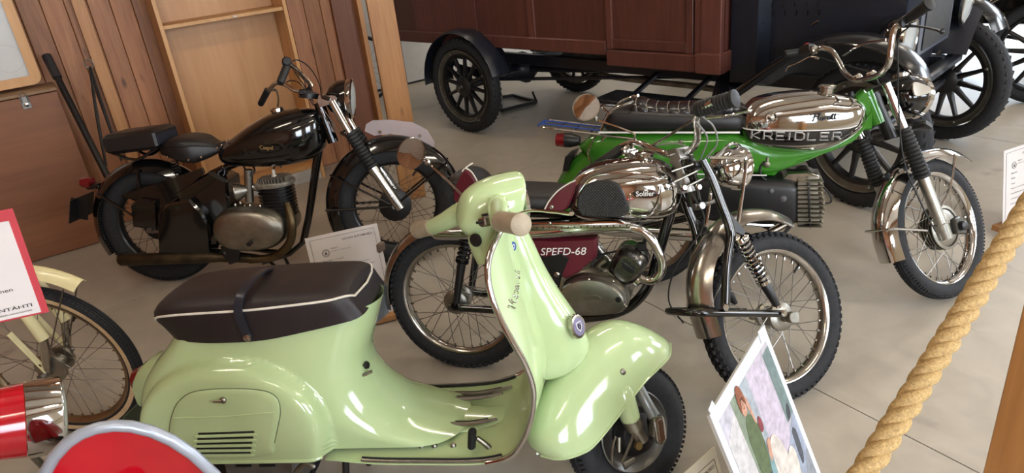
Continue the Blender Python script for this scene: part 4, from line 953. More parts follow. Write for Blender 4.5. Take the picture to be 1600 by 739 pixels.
    for P in ([(1095, 180, -.29), (1115, 198, -.2), (1120, 225, -.1), (1100, 250, -.03)], [(1088, 190, -.27), (1105, 215, -.15), (1098, 240, -.05), (1085, 270, 0)], [(990, 235, .24), (1030, 226, .1), (1070, 228, 0), (1090, 260, -.02)]):
        c.tube([B(*p) for p in P], .0028, 6, 6)
    c.build('control_cable', mat('grey_cable', '8b8a88', .4), t, X)
    MB().tube([A(1080, 300, -.06), A(1100, 350, -.08), A(1055, 420, -.1), A(1045, 470, -.1), A(1068, 505, -.1)], .0028, 6, 6).build('speedometer_cable', RUBBERG, t)
    return t
maroon_moped()
# ================================================================== green moped with the lettered chrome tank
def green_moped():
    A = Fr(.6135, 2.8566, -18.64, 6.81); R, WB = .2947, 1.2
    B = Fr(.6135, 2.8566, -18.64, 6.81, st=(WB, 27, .08, 48.63))
    t = thing('moped', 'lime green and chrome moped with ribbed black seat and blue luggage strap', 'moped', A)
    s0 = np.array([1, 0, 1.]); Y = lambda y: np.array([0, y, 0.]); X = B.sub()
    RX = -.03
    wire_wheel(t, Matrix.Translation((RX, 0, R)), R, .068, .232, CHROME2, ALU, 36, .05, .05, (.07, .05), 'rib', sr=.0015)
    wire_wheel(t, B.sub((WB, 0, R)), R, .068, .232, CHROME, ALU, 36, .05, .05, (.078, .05), 'rib', sr=.0015)
    dr = MB()
    for k in range(5): dr.lathe([(.080, -.02), (.092, -.018), (.092, -.013), (.080, -.011)], (0, -.025+k*.012, 0), (0, 1, 0), 28, closed=True)
    dr.build('brake_drum_fins', ALU, t, B.sub((WB, 0, R)))
    # green monocoque tail + rear fender
    gf = MB()
    P = [A(*p, 0) for p in ((878, 290), (880, 268), (890, 245), (908, 228), (935, 214))]
    fc = (RX, R); r0 = math.hypot(P[1][0]-RX, P[1][2]-R)
    fender(t, (RX, R), r0, 186, 70, .075, .10, LIME, n=40, p=4, t=.004)
    body = []
    for tx, ty, bx, by, hw in ((905, 226, 925, 262, .05), (925, 212, 945, 290, .085), (965, 206, 975, 300, .095), (1020, 205, 1030, 300, .098), (1090, 205, 1100, 285, .098), (1150, 206, 1160, 275, .095), (1200, 225, 1205, 274, .085), (1250, 232, 1240, 262, .07), (1300, 225, 1285, 243, .055), (1340, 200, 1330, 225, .045), (1362, 170, 1350, 205, .045)):
        body.append((A(tx, ty, -.03), A(bx, by, -hw), hw))
    bo = tank(t, body, LIME, name='frame_shell', p=4.5, n=32)
    MB().slab([A(*p, -.06) for p in ((1178, 255), (1240, 250), (1270, 245), (1222, 264), (1208, 276), (1190, 274))], -.07, .07, ch=.01).build('engine_mount', LIME, t)
    # pinstripe of the lower edge, trim line under the seat
    MB().tube([A(*p, -.097) for p in ((1088, 272), (1140, 273), (1198, 274))], .0028, 6, 3).build('white_pinstripe', WHITEI, bo)
    MB().lathe([(.003, -.004), (.009, -.003), (.010, 0)], A(1064, 222, -.098), (0, 1, 0), 12).build('body_screw', ALU, bo)
    # head tube and gusset
    MB().tube([A(1352, 143, 0), A(1372, 192, 0)], [.028, .026], 16, 1).slab([A(*p, -.03) for p in ((1338, 152), (1350, 141), (1360, 150), (1364, 180), (1363, 202), (1350, 204), (1342, 190))], -.036, .036, ch=.008).build('head_tube', LIME, t)
    # seat
    st = []
    for tx, ty, bx, by, hw in ((944, 185, 944, 200, .05), (955, 170, 950, 207, .10), (980, 165, 975, 207, .115), (1040, 168, 1040, 207, .118), (1100, 170, 1100, 207, .115), (1150, 172, 1150, 207, .10), (1172, 182, 1168, 204, .06)):
        st.append((A(tx, ty, .0), A(bx, by, -hw), hw))
    so = tank(t, st, VINYL, name='seat', p=4)
    # ribbed cushion
    st = []
    pr = [(982, 166, 985, 178, .07), (990, 153, 993, 190, .095), (1003, 150, 1008, 192, .10), (1020, 156, 1024, 190, .10), (1045, 158, 1048, 190, .10), (1075, 157, 1080, 190, .10), (1105, 156, 1110, 188, .095), (1135, 154, 1138, 184, .09), (1152, 156, 1155, 180, .08), (1164, 162, 1164, 174, .04)]
    for tx, ty, bx, by, hw in pr: st.append((A(tx, ty, .03), A(bx, by, -hw), hw))
    S = cr([np.array([a[0], a[2], b[0], b[2], w_]) for a, b, w_ in st], 14); rs = []; n = len(S)
    x0, x1 = S[0][0], S[-1][0]
    for v in S:
        f = abs(math.sin((v[0]-x0)/.0435*PI))**.5; e = .004*(1-f)
        T = np.array([v[0], v[1]-e]); Bm = np.array([v[2], v[3]]); mid = (T+Bm)/2; h = (T-Bm)/2
        rs.append([(mid[0]+h[0]*q[1], (v[4]-e)*q[0], mid[1]+h[1]*q[1]) for q in se(26, 1, 1, 2.8)])
    MB().rings(rs).build('ribbed_cushion', mat('glossy_vinyl', '1c1a1b', .25, coat=.2, var=.1), so, sharp=80)
    k = x0+.0435
    while k < x1-.02:
        i = min(range(n), key=lambda j: abs(S[j][0]-k)); v = S[i]; mid = (v[:2]+v[2:4])/2; h = (v[:2]-v[2:4])/2
        MB().tube([(mid[0]+h[0]*q[1], (v[4]-.003)*q[0], mid[1]+h[1]*q[1]-.0025) for q in [(math.copysign(abs(math.cos(a))**.7, math.cos(a)), math.sin(a)**.7) for a in np.linspace(0.15, PI-.15, 14)]], .0016, 5, 1).build('cushion_piping', mat('grey_piping', '8c8478', .4), so); k += .0435
    MB().bar(A(935, 207, -.122), A(1156, 207, -.122), .007, .004, up=(0, 1, 0)).build('chrome_trim', WHITEI, so)
    MB().lathe([(.004, -.012), (.012, -.008), (.012, .0)], A(1171, 173, -.09), (0, 1, 0), 12).build('seat_knob', CHROME2, so)
    # grab rail
    g = MB()
    for y in (-.115, .115): g.tube([A(938, 207, -.115)*s0+Y(y), A(946, 188, -.115)*s0+Y(y), A(958, 172, -.115)*s0+Y(y), A(978, 163, -.115)*s0+Y(y), A(988, 160, -.115)*s0+Y(y*.8)], .006, 8, 4)
    g.tube([A(952, 178, -.115)*s0+Y(-.115), A(940, 165, 0), A(952, 178, -.115)*s0+Y(.115)], .006, 8, 5)
    g.build('grab_rail', CHROME, t)
    # luggage rack with blue elastic
    rk = MB(); zr = A(900, 210, -.1)[2]
    c = [A(942, 211, -.09), A(900, 211, -.09), A(862, 206, -.09), A(843, 197, -.07)]
    xl, xr_ = c[3][0]-.0, c[0][0]
    z1, z2 = c[3][2], c[0][2]
    def rp(x, y): return np.array([x, y, z1+(z2-z1)*(x-xl)/(xr_-xl)+.0])
    rk.tube([rp(xr_+.14, -.09), rp(xr_, -.09), rp(xl+.04, -.09), rp(xl, -.06), rp(xl, .06), rp(xl+.04, .09), rp(xr_, .09), rp(xr_+.14, .09)], .0055, 8, 4)
    for f in (.3, .55, .8): rk.tube([rp(xl+(xr_-xl)*f, -.09), rp(xl+(xr_-xl)*f, .09)], .004, 8, 1)
    rk.tube([rp(xr_+.02, -.09), A(940, 222, -.08), A(955, 240, -.09)], .005, 8, 2).tube([rp(xr_-.03, -.09), A(918, 240, -.09), A(925, 262, -.095)], .004, 8, 1)
    ro = rk.build('luggage_rack', CHROME, t)
    bl = mat('blue_elastic', '1d3f86', .5)
    for y in (-.045, .03): MB().bar(rp(xl+.005, y)+Y(0)+np.array([0, 0, .008]), rp(xr_-.02, y)+np.array([0, 0, .010]), .011, .006, ch=.001).build('luggage_strap', bl, ro)
    MB().tube([rp(xl-.004, -.06), rp(xl-.006, .06)], .008, 8, 1).build('strap_hook', bl, ro)
    # tail lamp
    q = A(880, 219, 0)
    MB().lathe([(.02, .034), (.03, .03), (.032, 0), (.032, -.012)], q, (-1, 0, .05), 4 and 20).build('tail_lamp', REDL, t)
    MB().lathe([(.033, 0), (.033, -.03), (.02, -.07)], q+np.array([.008, 0, 0]), (-1, 0, .05), 20).build('lamp_housing', BLACKM, t)
    MB().slab([A(*p, 0) for p in ((888, 240), (900, 236), (892, 262), (884, 262))], -.07, .07).build('number_plate', BLACKM, t)
    # tank
    st = []
    for tx, ty, bx, by, hw in ((1156, 190, 1158, 205, .03), (1161, 172, 1161, 216, .09), (1175, 156, 1177, 232, .118), (1200, 148, 1205, 240, .13), (1240, 143, 1243, 243, .132), (1280, 142, 1280, 241, .126), (1310, 147, 1305, 233, .112), (1334, 152, 1328, 219, .098), (1348, 160, 1343, 205, .075), (1356, 172, 1353, 190, .03)):
        st.append((A(tx, ty, -.02), A(bx, by, -hw*.75), hw))
    tk = tank(t, st, CHROME, p=2.6, n=36)
    # black band follows the flank: built from the same stations, a hair proud
    S = cr([np.array([a[0], a[2], b[0], b[2], w_]) for a, b, w_ in st], 6)
    zt0, zb0 = A(1240, 204, -.13)[2], A(1240, 226, -.13)[2]
    def flank(x, z, off=0):
        i = min(range(len(S)), key=lambda j: abs((S[j][0]+S[j][2])/2-x)); j = min(i+1, len(S)-1)
        def yy(v):
            mz = (v[1]+v[3])/2; hz = (v[1]-v[3])/2; k_ = min(.98, abs((z-mz)/hz)) if hz > 0 else .98; return v[4]*(1-k_**2.6)**(1/2.6)
        a, b = S[max(i-1, 0)], S[j]; xa, xb = (a[0]+a[2])/2, (b[0]+b[2])/2; f = 0 if xb == xa else min(1, max(0, (x-xa)/(xb-xa)))
        return -(yy(a)*(1-f)+yy(b)*f)-off
    top = [A(*p, -.12) for p in ((1160, 202), (1175, 203), (1250, 203.5), (1320, 202), (1341, 198))]
    bot = [A(*p, -.12) for p in ((1165, 215), (1180, 224), (1250, 228), (1315, 219), (1338, 203))]
    T_, B_ = cr(top, 8), cr(bot, 8); G = []
    for i in range(len(T_)):
        G.append([(lambda x, z: (x, flank(x, z, .002), z))(T_[i][0]+(B_[i][0]-T_[i][0])*f, T_[i][2]+(B_[i][2]-T_[i][2])*f) for f in np.linspace(0, 1, 6)])
    bd = MB().grid(G, .0).build('lettering_band', BLACKP, tk, sharp=80)
    MB().tube([(p[0], flank(p[0], p[2], .002), p[2]) for p in T_], .0022, 6, 1).build('band_edge', WHITEI, bd)
    fn = lambda q: (q[0], flank(q[0], q[2], .0045), q[2])
    # outlined letters KREIDLER as drawn strokes
    GL = {'K': [[(0, 0), (0, 1)], [(.9, 1), (.05, .45), (.95, 0)]], 'R': [[(0, 0), (0, 1), (.8, 1), (.9, .75), (.8, .45), (.0, .45)], [(.45, .45), (.95, 0)]],
          'E': [[(.9, 1), (0, 1), (0, 0), (.9, 0)], [(0, .5), (.8, .5)]], 'I': [[(.1, 0), (.1, 1)]], 'D': [[(0, 0), (0, 1), (.7, 1), (.95, .75), (.95, .25), (.7, 0), (0, 0)]], 'L': [[(0, 1), (0, 0), (.9, 0)]]}
    a, b = A(1174, 217, -.125), A(1316, 220, -.125); ux = (b-a); W = np.linalg.norm(ux); ux /= W; uy = np.array([-ux[2], 0, ux[0]]); uy = uy if uy[2] > 0 else -uy
    H = abs((A(1240, 206, -.13)-A(1240, 218, -.13))@uy)
    wd = {'I': .35}; tot = sum(wd.get(c_, 1) for c_ in 'KREIDLER')+.35*7; un = W/tot; x = 0; lt = MB(); li = MB()
    for c_ in 'KREIDLER':
        for ln in GL[c_]:
            P = [fn(a+ux*(x+px_*un*(1 if c_ != 'I' else .6))+uy*py_*H) for px_, py_ in ln]
            lt.tube(P, .0032, 6, 1, flat=.5); li.tube([np.array(p)-Y(.0022) for p in P], .0014, 5, 1, flat=.5)
        x += un*(wd.get(c_, 1)+.35)
    lo = lt.build('tank_lettering', WHITEI, bd); lo['kind'] = 'stuff'; o = li.build('lettering_core', BLACKP, bd); o['kind'] = 'stuff'
    # script "Florett"
    a, b = A(1266, 189, -.13), A(1312, 187, -.13); ux = (b-a)/np.linalg.norm(b-a); W = np.linalg.norm(b-a); uy = np.array([-ux[2], 0, ux[0]])
    uy = uy if uy[2] > 0 else -uy; s = W/5.6
    L_ = [[(.0, 1.45), (.15, 1.25), (.7, 1.5), (1.6, 1.5)], [(1.0, 1.5), (.75, .6), (.45, -.15)], [(.2, .75), (1.0, .85), (1.35, .9)],
          [(1.45, .35), (1.9, 1.1), (2.0, 1.5), (1.8, 1.45), (1.65, .5), (1.75, .1), (2.1, .3)], [(2.4, .7), (2.1, .5), (2.15, .1), (2.45, .1), (2.6, .5), (2.4, .7), (2.9, .75)],
          [(2.95, .8), (2.9, .1)], [(2.95, .5), (3.2, .8), (3.35, .75)], [(3.4, .4), (3.8, .6), (3.7, .8), (3.45, .6), (3.5, .15), (3.9, .2), (4.3, .9), (4.5, 1.3)],
          [(4.45, 1.2), (4.25, .15), (4.5, .15)], [(4.95, 1.3), (4.75, .15), (5.05, .2)], [(4.0, .95), (5.7, 1.0)]]
    strokes(tk, L_, a, ux, uy, s, .0022, BLACKM, 'script_lettering', k=4, fn=lambda q: (q[0], flank(q[0], q[2], .006), q[2]))
    q = A(1205, 184, -.13); q[1] = flank(q[0], q[2]); kn = MB().lathe([(.024, .004), (.024, -.004), (.02, -.008), (.014, -.005), (.010, -.008), (.002, -.010)], q, (0, 1, 0), 26).build('tank_roundel', CHROME, tk)
    q = A(1292, 143, -.02); MB().lathe([(.026, -.015), (.026, .0), (.028, .002), (.028, .014), (.034, .016), (.034, .024), (.028, .028), (.01, .028)], q, (0.05, 0, 1), 26).build('filler_cap', CHROME2, tk)
    MB().tube([(v[2]+(v[0]-v[2])*.12, -v[4]*.66, v[3]+(v[1]-v[3])*.12-.004) for v in S[2:-2]], .004, 6, 1).build('tank_seam', CHROME2, tk)
    q = A(1199, 245, -.08); MB().tube([q, q+np.array([0, 0, -.035])], .009, 8, 1).lathe([(.004, -.012), (.012, -.01), (.012, .01)], q+np.array([0, -.005, -.03]), (0, 1, 0), 10).build('fuel_tap', ALU2, t)
    MB().tube([A(*p, -.09) for p in ((1195, 252), (1188, 262), (1190, 275), (1200, 283), (1212, 284))], .0045, 8, 4).build('fuel_hose', RUBBERG, t)
    # black engine fairing and horizontal finned cylinder
    st = []
    for tx, ty, bx, by, hw in ((1050, 278, 1060, 335, .07), (1090, 275, 1095, 347, .10), (1140, 274, 1140, 352, .11), (1180, 275, 1180, 354, .115), (1215, 277, 1215, 355, .115), (1240, 281, 1238, 355, .11), (1246, 285, 1246, 352, .10)):
        st.append((A(tx, ty, -.07), A(bx, by, -hw), hw))
    cs = tank(t, st, BLACKM, name='engine_fairing', p=5)
    for p, r in (((1224, 311), .012), ((1205, 299), .010)): MB().lathe([(.004, -.002), (r, -.001), (r*1.2, .002)], A(*p, -.118), (0, 1, 0), 14).lathe([(.002, -.006), (.006, -.005), (.006, 0)], A(*p, -.118), (0, 1, 0), 8).build('cover_bolt', mat('bolt_grey', '6a6a6c', .4, .6), cs)
    cy = MB(); top0, top1 = A(1246, 280, -.08), A(1285, 283, -.08); b0, b1 = A(1246, 356, -.1), A(1284, 352, -.1)
    core = MB().slab([top0*s0+np.array([0, 0, -.008]), A(1278, 284, -.09), b1+np.array([-.006, 0, .006]), b0*s0+np.array([0, 0, .006])], -.09, .09, ch=.004).build('cylinder', ALU2, t)
    N = 11
    for i in range(N):
        f = i/(N-1); p, q_ = top0*s0+(b0-top0)*s0*f, top1*s0+(b1-top1)*s0*f; L = q_[0]-p[0]
        ext = .012-.010*abs(f-.5)*2
        MB().box(((p[0]+q_[0])/2+ext/2, 0, (p[2]+q_[2])/2), (L+ext, .235-.03*abs(f-.5), .005), ch=.0015).build('cooling_fin', ALU2, core)
    MB().tube([A(1264, 281, -.10), A(1264, 318, -.12), A(1266, 356, -.10)], .004, 6, 2).build('fin_clamp', BLACKM, core)
    MB().slab([A(*p, -.05) for p in ((1222, 278), (1230, 270), (1262, 268), (1280, 276), (1282, 282), (1240, 284))], -.07, .07, ch=.004).build('cylinder_head', CHROME2, t)
    MB().tube([A(1273, 275, -.03), A(1285, 290, -.06), A(1297, 305, -.08), A(1298, 316, -.08), A(1288, 318, -.08)], .004, 6, 5).build('plug_lead', RUBBERG, t)
    MB().tube([A(1236, 352, -.08), A(1224, 366, -.1), A(1214, 374, -.12)], .008, 8, 2).build('foot_rest', BLACKM, t)
    # exhaust and silencer low on the flank
    MB().tube([A(1246, 340, -.06), A(1200, 365, -.09), A(1165, 372, -.10), A(1150, 371, -.10)], .014, 12, 4).build('exhaust_pipe', CHROME2, t)
    MB().tube([A(*p, -.10) for p in ((1172, 370), (1150, 370), (1060, 366), (960, 360), (930, 357))], [.016, .026, .028, .028, .016], 18, 3).build('silencer', CHROME, t)
    s = MB()
    for y in (-.10, .10): s.tube([A(1000, 300, -.1)*s0+Y(y), np.array([RX, y, R])], [.02, .012], 10, 1)
    s.build('shock_absorber', BLACKM, t)
    f = MB()
    for y in (-.08, .08): f.tube([np.array([RX, y, R]), A(1120, 330, -.08)*s0+Y(y)], .016, 10, 1)
    f.build('swinging_arm', BLACKP, t)
    # centre stand resting on the floor
    MB().tube([A(1120, 352, -.08), A(1105, 392, -.14)], .009, 8, 1).build('stand_leg', BLACKM, t)
    # ---------------- steered front end
    yk = -.095
    a0, a1, a2, a3 = B(1384, 130, yk), B(1412, 200, yk), B(1442, 277, yk), B(1478, 372, yk)
    for y in (yk, -yk):
        k = Y(y); fl = MB().tube([a0*s0+k, a1*s0+k], .0165, 16, 1).build('fork_tube', CHROME, t, X)
        bellows(MB(), a1*s0+k, a2*s0+k, .026, .033, 13).build('fork_bellows', RUBBERG, fl)
        d = (a3-a2)*s0
        MB().tube([a2*s0+k, a2*s0+k+d*.75, a2*s0+k+d*.76, a3*s0+k], [.022, .023, .027, .026], 16, 1).build('fork_leg', mat('fork_alloy', 'a9a69c', .3, .95, var=.08, scale=30), fl)
    MB().box((0, 0, 0), (.035, .24, .02), ch=.006).build('fork_yoke', BLACKM, t, X@Matrix.Translation(tuple(B(1382, 135, 0)))@Matrix.Rotation(.45, 4, 'Y'))
    MB().box((0, 0, 0), (.05, .24, .03), ch=.008).build('fork_yoke', BLACKM, t, X@Matrix.Translation(tuple(B(1408, 205, 0)))@Matrix.Rotation(.45, 4, 'Y'))
    MB().tube([B(1362, 145, 0), B(1392, 215, 0)], .026, 12, 1).build('steering_stem', BLACKM, t, X)
    # fender and stays
    pts = cr([B(*p, 0) for p in ((1384, 412), (1373, 375), (1371, 335), (1379, 298), (1398, 262), (1428, 240), (1462, 231), (1486, 236), (1501, 245))], 4)
    rr_ = .333
    MB().sweep([(p[0], p[2]) for p in pts], uprof(.058, .040, p=2.2, t=.003)).build('fender', CHROME, t, X)
    st_ = MB(); e = B(1452, 360, yk*1.05); rear = B(1358, 361, -.056); fr2 = B(1490, 238, -.056); rear = np.array([WB-.352, 0, B(1358, 361, -.056)[2]])
    c_r = np.array([WB, R]); 
    for y in (-1, 1):
        st_.tube([np.array([e[0], y*.09, e[2]]), np.array([rear[0], y*.06, rear[2]])], .0045, 8, 1)
        st_.tube([np.array([e[0]+.01, y*.09, e[2]+.02]), B(1483, 300, -.075)*s0+Y(y*.075), B(1491, 242, -.056)*s0+Y(y*.058)], .0045, 8, 2)
    st_.tube([np.array([rear[0], -.06, rear[2]]), np.array([rear[0]-.012, -.04, rear[2]]), np.array([rear[0]-.014, .04, rear[2]]), np.array([rear[0], .06, rear[2]])], .0045, 8, 4)
    p_ = B(1491, 242, -.056); st_.tube([p_*s0+Y(-.058), p_*s0+np.array([0, -.03, .014]), p_*s0+np.array([0, .03, .014]), p_*s0+Y(.058)], .0045, 8, 4)
    st_.build('fender_stay', CHROME, t, X)
    MB().slab([np.array([WB+a, 0, R+b]) for a, b in ((-.03, -.03), (.03, -.035), (.035, .02), (.0, .04), (-.03, .03))], -.105, -.078, ch=.006).build('axle_clamp', mat('dark_alloy', '5a5954', .4, .8), t, X)
    MB().lathe([(.012, -.02), (.02, -.016), (.02, 0)], (WB, -.105, R), (0, 1, 0), 10).build('axle_nut', BLACKM, t, X)
    # headlamp
    q0 = B(1414, 150, 0); ax = np.array([1, 0, -.1]); ax /= np.linalg.norm(ax)
    hl = MB().lathe([(.004, -.07), (.035, -.064), (.065, -.045), (.08, -.01), (.086, .03), (.086, .045)], q0, ax, 32).build('headlamp', BLACKP, t, X)
    MB().lathe([(.084, .026), (.091, .032), (.092, .055), (.082, .062), (.078, .055), (.082, .04)], q0, ax, 32, closed=True).build('lamp_rim', CHROME, hl)
    MB().lathe([(.001, .074), (.045, .069), (.079, .057)], q0, ax, 32, cap=False).build('lamp_lens', LENS, hl)
    for y in (-.09, .09): MB().slab(cr([q0+np.array(d) for d in ((-.085, 0, .0), (-.07, 0, -.028), (0, 0, -.018), (.035, 0, 0), (0, 0, .02), (-.07, 0, .03))], 3, closed=True), y-.004, y+.004, ch=.002).build('lamp_ear', CHROME, hl)
    q = q0+np.array([-.01, 0, .086]); MB().lathe([(.03, -.01), (.032, .004), (.02, .012)], q, (0, 0, 1), 18).build('speedometer', CHROME2, t, X)
    # handlebar
    hb = [B(1432, 28, -.33), B(1410, 38, -.28), B(1397, 46, -.25), B(1392, 75, -.225), B(1388, 100, -.20), B(1372, 117, -.12), B(1350, 124, -.03), B(1334, 124, .05), B(1320, 113, .12), B(1310, 95, .17), B(1300, 80, .21), B(1285, 75, .26), B(1272, 77, .31)]
    MB().tube(hb, .0115, 12, 6).build('handlebar', CHROME, t, X)
    MB().tube([B(1318, 86, .18), B(1345, 70, .0), B(1386, 62, -.22)], .006, 8, 4).build('cross_brace', CHROME, t, X)
    for p, y in (((1340, 122), .02), ((1362, 117), -.06)): MB().lathe([(.0125, -.012), (.017, -.010), (.017, .010), (.0125, .012)], B(*p, y), (.1, 1, 0), 14).build('bar_clamp', CHROME2, t, X)
    g0, g1 = B(1408, 38, -.27), B(1441, 14, -.36)
    MB().lathe([(.014, 0), (.019, .004), (.02, .11), (.024, .115), (.024, .125), (.01, .128)], g0, g1-g0, 18).build('grip', RUBBERG, t, X)
    g0, g1 = B(1268, 79, .33), B(1212, 86, .40)
    MB().lathe([(.014, 0), (.0165, .003), (.0165, .12), (.012, .125)], g0, g1-g0, 16).build('grip', RUBBERG, t, X)
    sw = MB().box((0, 0, 0), (.045, .055, .04), ch=.006).build('switch_box', BLACKM, t, X@Matrix.Translation(tuple(B(1262, 77, .31))))
    MB().box((-.006, -.005, .021), (.018, .018, .006), ch=.001).build('switch_button', mat('red_switch', 'c0271f', .4), sw)
    MB().lathe([(.016, -.012), (.02, -.008), (.02, .008), (.016, .012)], B(1272, 78, .28), (0, 1, 0), 14).build('lever_clamp', CHROME2, t, X)
    lv = MB(); lever(lv, [B(1280, 92, .26), B(1266, 88, .29), B(1250, 96, .33), B(1232, 104, .38), B(1227, 111, .40)], .005); lv.build('clutch_lever', CHROME2, t, X)
    lv = MB(); lever(lv, [B(1420, 40, -.30), B(1440, 42, -.34), B(1460, 46, -.38), B(1470, 49, -.40)], .006); lv.lathe([(.004, -.01), (.010, 0), (.004, .01)], B(1472, 49, -.40), (1, 0, 0), 10); lv.build('brake_lever', BLACKM, t, X)
    MB().tube([B(1412, 34, -.29), B(1416, 34, -.30)], .022, 12, 1).build('throttle_drum', BLACKM, t, X)
    c = MB()
    for P in ([B(1420, 42, -.29), B(1404, 60, -.24), B(1403, 110, -.20), B(1404, 160, -.15), B(1412, 250, -.11), B(1440, 320, -.10), B(1462, 362, -.10)], [B(1270, 86, .3), B(1300, 96, .2), B(1330, 104, .1), B(1365, 118, 0), B(1380, 150, .03)]):
        c.tube(P, .003, 6, 6)
    c.build('control_cable', RUBBERG, t, X)
    return t
green_moped()
# ================================================================== mint green scooter in the foreground
def mint_scooter():
    VX, VY = -0.8835, 1.7642
    A = Fr(VX, VY, -8, 5); WB, R = 1.18, .21
    B = Fr(VX, VY, -8, 5, st=(WB, 25, .05, 40))
    t = thing('scooter', 'pale mint green scooter with dark brown bench seat in the foreground', 'scooter', A)
    X = B.sub(); s0 = np.array([1, 0, 1.]); Y = lambda y: np.array([0, y, 0.])
    I = lambda x, xs, ys: float(np.interp(x, xs, ys))
    ZS = [.285, .33, .37, .41, .45, .48, .51, .54, .57, .60, .63, .655, .70]
    XR = [-.275, -.285, -.29, -.288, -.28, -.268, -.25, -.225, -.195, -.165, -.14, -.125, -.11]
    XF = [.70, .56, .50, .462, .440, .430, .427, .430, .440, .452, .464, .474, .492]
    HW = [.150, .158, .160, .158, .155, .152, .148, .145, .140, .134, .128, .124, .118]
    sm = lambda xs, ys: (lambda z: I(z, xs, ys))
    # smooth the tables
    def smooth(tab):
        P = cr([np.array([a, b, 0]) for a, b in zip(ZS, tab)], 5); return [p[0] for p in P], [p[1] for p in P]
    zr, xr_ = smooth(XR); zf, xf_ = smooth(XF); zh, hw_ = smooth(HW)
    xr = lambda z: I(z, zr, xr_); xf = lambda z: I(z, zf, xf_); hw = lambda z: I(z, zh, hw_)
    def bulge(x, z):
        dx = (x-.045)/(.285 if x < .045 else .285); dz = (z-.385)/(.205 if z > .385 else .30); q = 1-dx*dx-dz*dz
        return .055*(1-math.exp(-13*q)) if q > 0 else 0
    def flank(x, z, off=0):
        a, b = xr(z), xf(z); m = a+.09; u = 0
        if x < m: k = (m-x)/(m-a)
        else:
            m2 = b-.17; k = max(0, (x-m2)/(b-m2))
        k = min(1, max(0, k)); return -(hw(z)*(1-k**2.6)**(1/2.2)+bulge(x, z))-off
    G = []; NU = 120
    us = (1-np.cos(np.linspace(0, PI, NU)))/2
    for z in np.linspace(.285, .70, 64):
        a, b = xr(z), xf(z); row = []
        for u in us: x = a+(b-a)*u; row.append((x, flank(x, z), z))
        for u in us[::-1][1:-1]: x = a+(b-a)*u; row.append((x, -flank(x, z), z))
        G.append(row)
    bd = MB().rings(G, cap=False).build('rear_body', MINT, t, sharp=75)
    # engine bay rim
    MB().tube([(x, flank(x, .287)-.0, .287) for x in np.linspace(-.27, .30, 30)], .006, 8, 1).build('body_rim', MINT, bd)
    def proj_(pts, off): return [(p[0], flank(p[0], p[-1], off), p[-1]) for p in pts]
    def patch(px, off, m, name, parent, y=-.21, k=5, rings=6, edge=.002, label=None):
        P = cr([A(*p, y) for p in px], k, closed=True); P = [(p[0], p[2]) for p in P]; c = np.mean(P, 0); rs = []
        for f, o in [(1.0, -.003), (1.0, off*.4), (.985, off)]+[(f, off) for f in np.linspace(.85, .05, rings)]:
            rs.append([(c[0]+(p[0]-c[0])*f, flank(c[0]+(p[0]-c[0])*f, c[1]+(p[1]-c[1])*f, o), c[1]+(p[1]-c[1])*f) for p in P])
        return MB().rings(rs).build(name, m, parent, label=label, sharp=60), P
    dpx = ((268, 700), (266, 670), (270, 645), (279, 628), (296, 616), (325, 611), (360, 610), (395, 611), (420, 616), (434, 627), (438, 645), (435, 665), (430, 690), (426, 707), (390, 716), (340, 718), (300, 713))
    dr, DP = patch(dpx, .0035, MINT, 'engine_door', bd)
    gl = mat('shadow_groove', '4f5a3c', .6)
    MB().tube(proj_(cr([A(*p, -.21) for p in dpx[:-4]+()], 5), .0008), .0016, 5, 1).build('door_gap', gl, bd)
    MB().tube(proj_([A(*p, -.21) for p in ((272, 652), (350, 650), (436, 643))], .0035), .0022, 6, 1).build('door_crease', MINT, dr)
    # vent slots with raised lips
    for i in range(5):
        f = i/4; xa, xb = 311-4.5*f, 398-6*f; ya, yb = 677+7.6*i, 674+8.2*i
        P = [A(xa+(xb-xa)*k, ya+(yb-ya)*k, -.215) for k in np.linspace(0, 1, 8)]
        MB().tube(proj_(P, .003), .0038, 8, 1, flat=.6).build('vent_slot', BLACKM, dr)
        P = [A(xa-5+(xb-xa+10)*k, ya+4.0+(yb-ya)*k, -.215) for k in np.linspace(0, 1, 8)]
        MB().tube(proj_(P, .0045), .0042, 8, 1, flat=.8).build('vent_lip', MINT, dr)
    q = A(349, 625, -.21); q[1] = flank(q[0], q[2], .004)
    MB().lathe([(.009, 0), (.010, -.005), (.006, -.009)], q, (0, 1, 0), 14).tube([q+Y(-.008), q+np.array([-.026, -.010, .001])], [.005, .003], 8, 1).build('door_catch', ALU2, dr)
    # tail: rear flange, lamp housing, plate
    MB().tube([A(*p, -.10) for p in ((318, 538), (290, 560), (262, 585), (243, 612), (234, 645), (233, 680), (238, 706))], .0035, 8, 5).build('body_seam', MINT, bd) if False else None
    rs = []
    for px, py, w_, h_ in ((268, 556, .055, .05), (248, 560, .062, .052), (234, 572, .06, .055), (227, 586, .056, .055)):
        q = A(px, py+18, 0); rs.append([(q[0], w_*c_[0], q[2]+h_*c_[1]) for c_ in se(24, 1, 1, 3)])
    MB().rings(rs).build('tail_lamp_housing', MINT, t)
    q = A(222, 592, 0); MB().lathe([(.045, .02), (.042, -.012), (.034, -.03), (.01, -.036)], q+np.array([.012, 0, 0]), (1, 0, 0), 24).build('tail_lamp', REDL, t)
    p0, p1 = A(222, 660, -.02), A(240, 625, 0)
    nb = MB().box((0, 0, 0), (.006, .17, .15), rotm([0, 1, 0], .12), ch=.002).build('number_plate', mat('plate_olive', '4a5240', .35, var=.1), t, Matrix.Translation(A(224, 658, 0)))
    MB().box((-.004, 0, 0), (.004, .15, .13), rotm([0, 1, 0], .12), ch=.001).build('plate_face', BLACKM, nb)
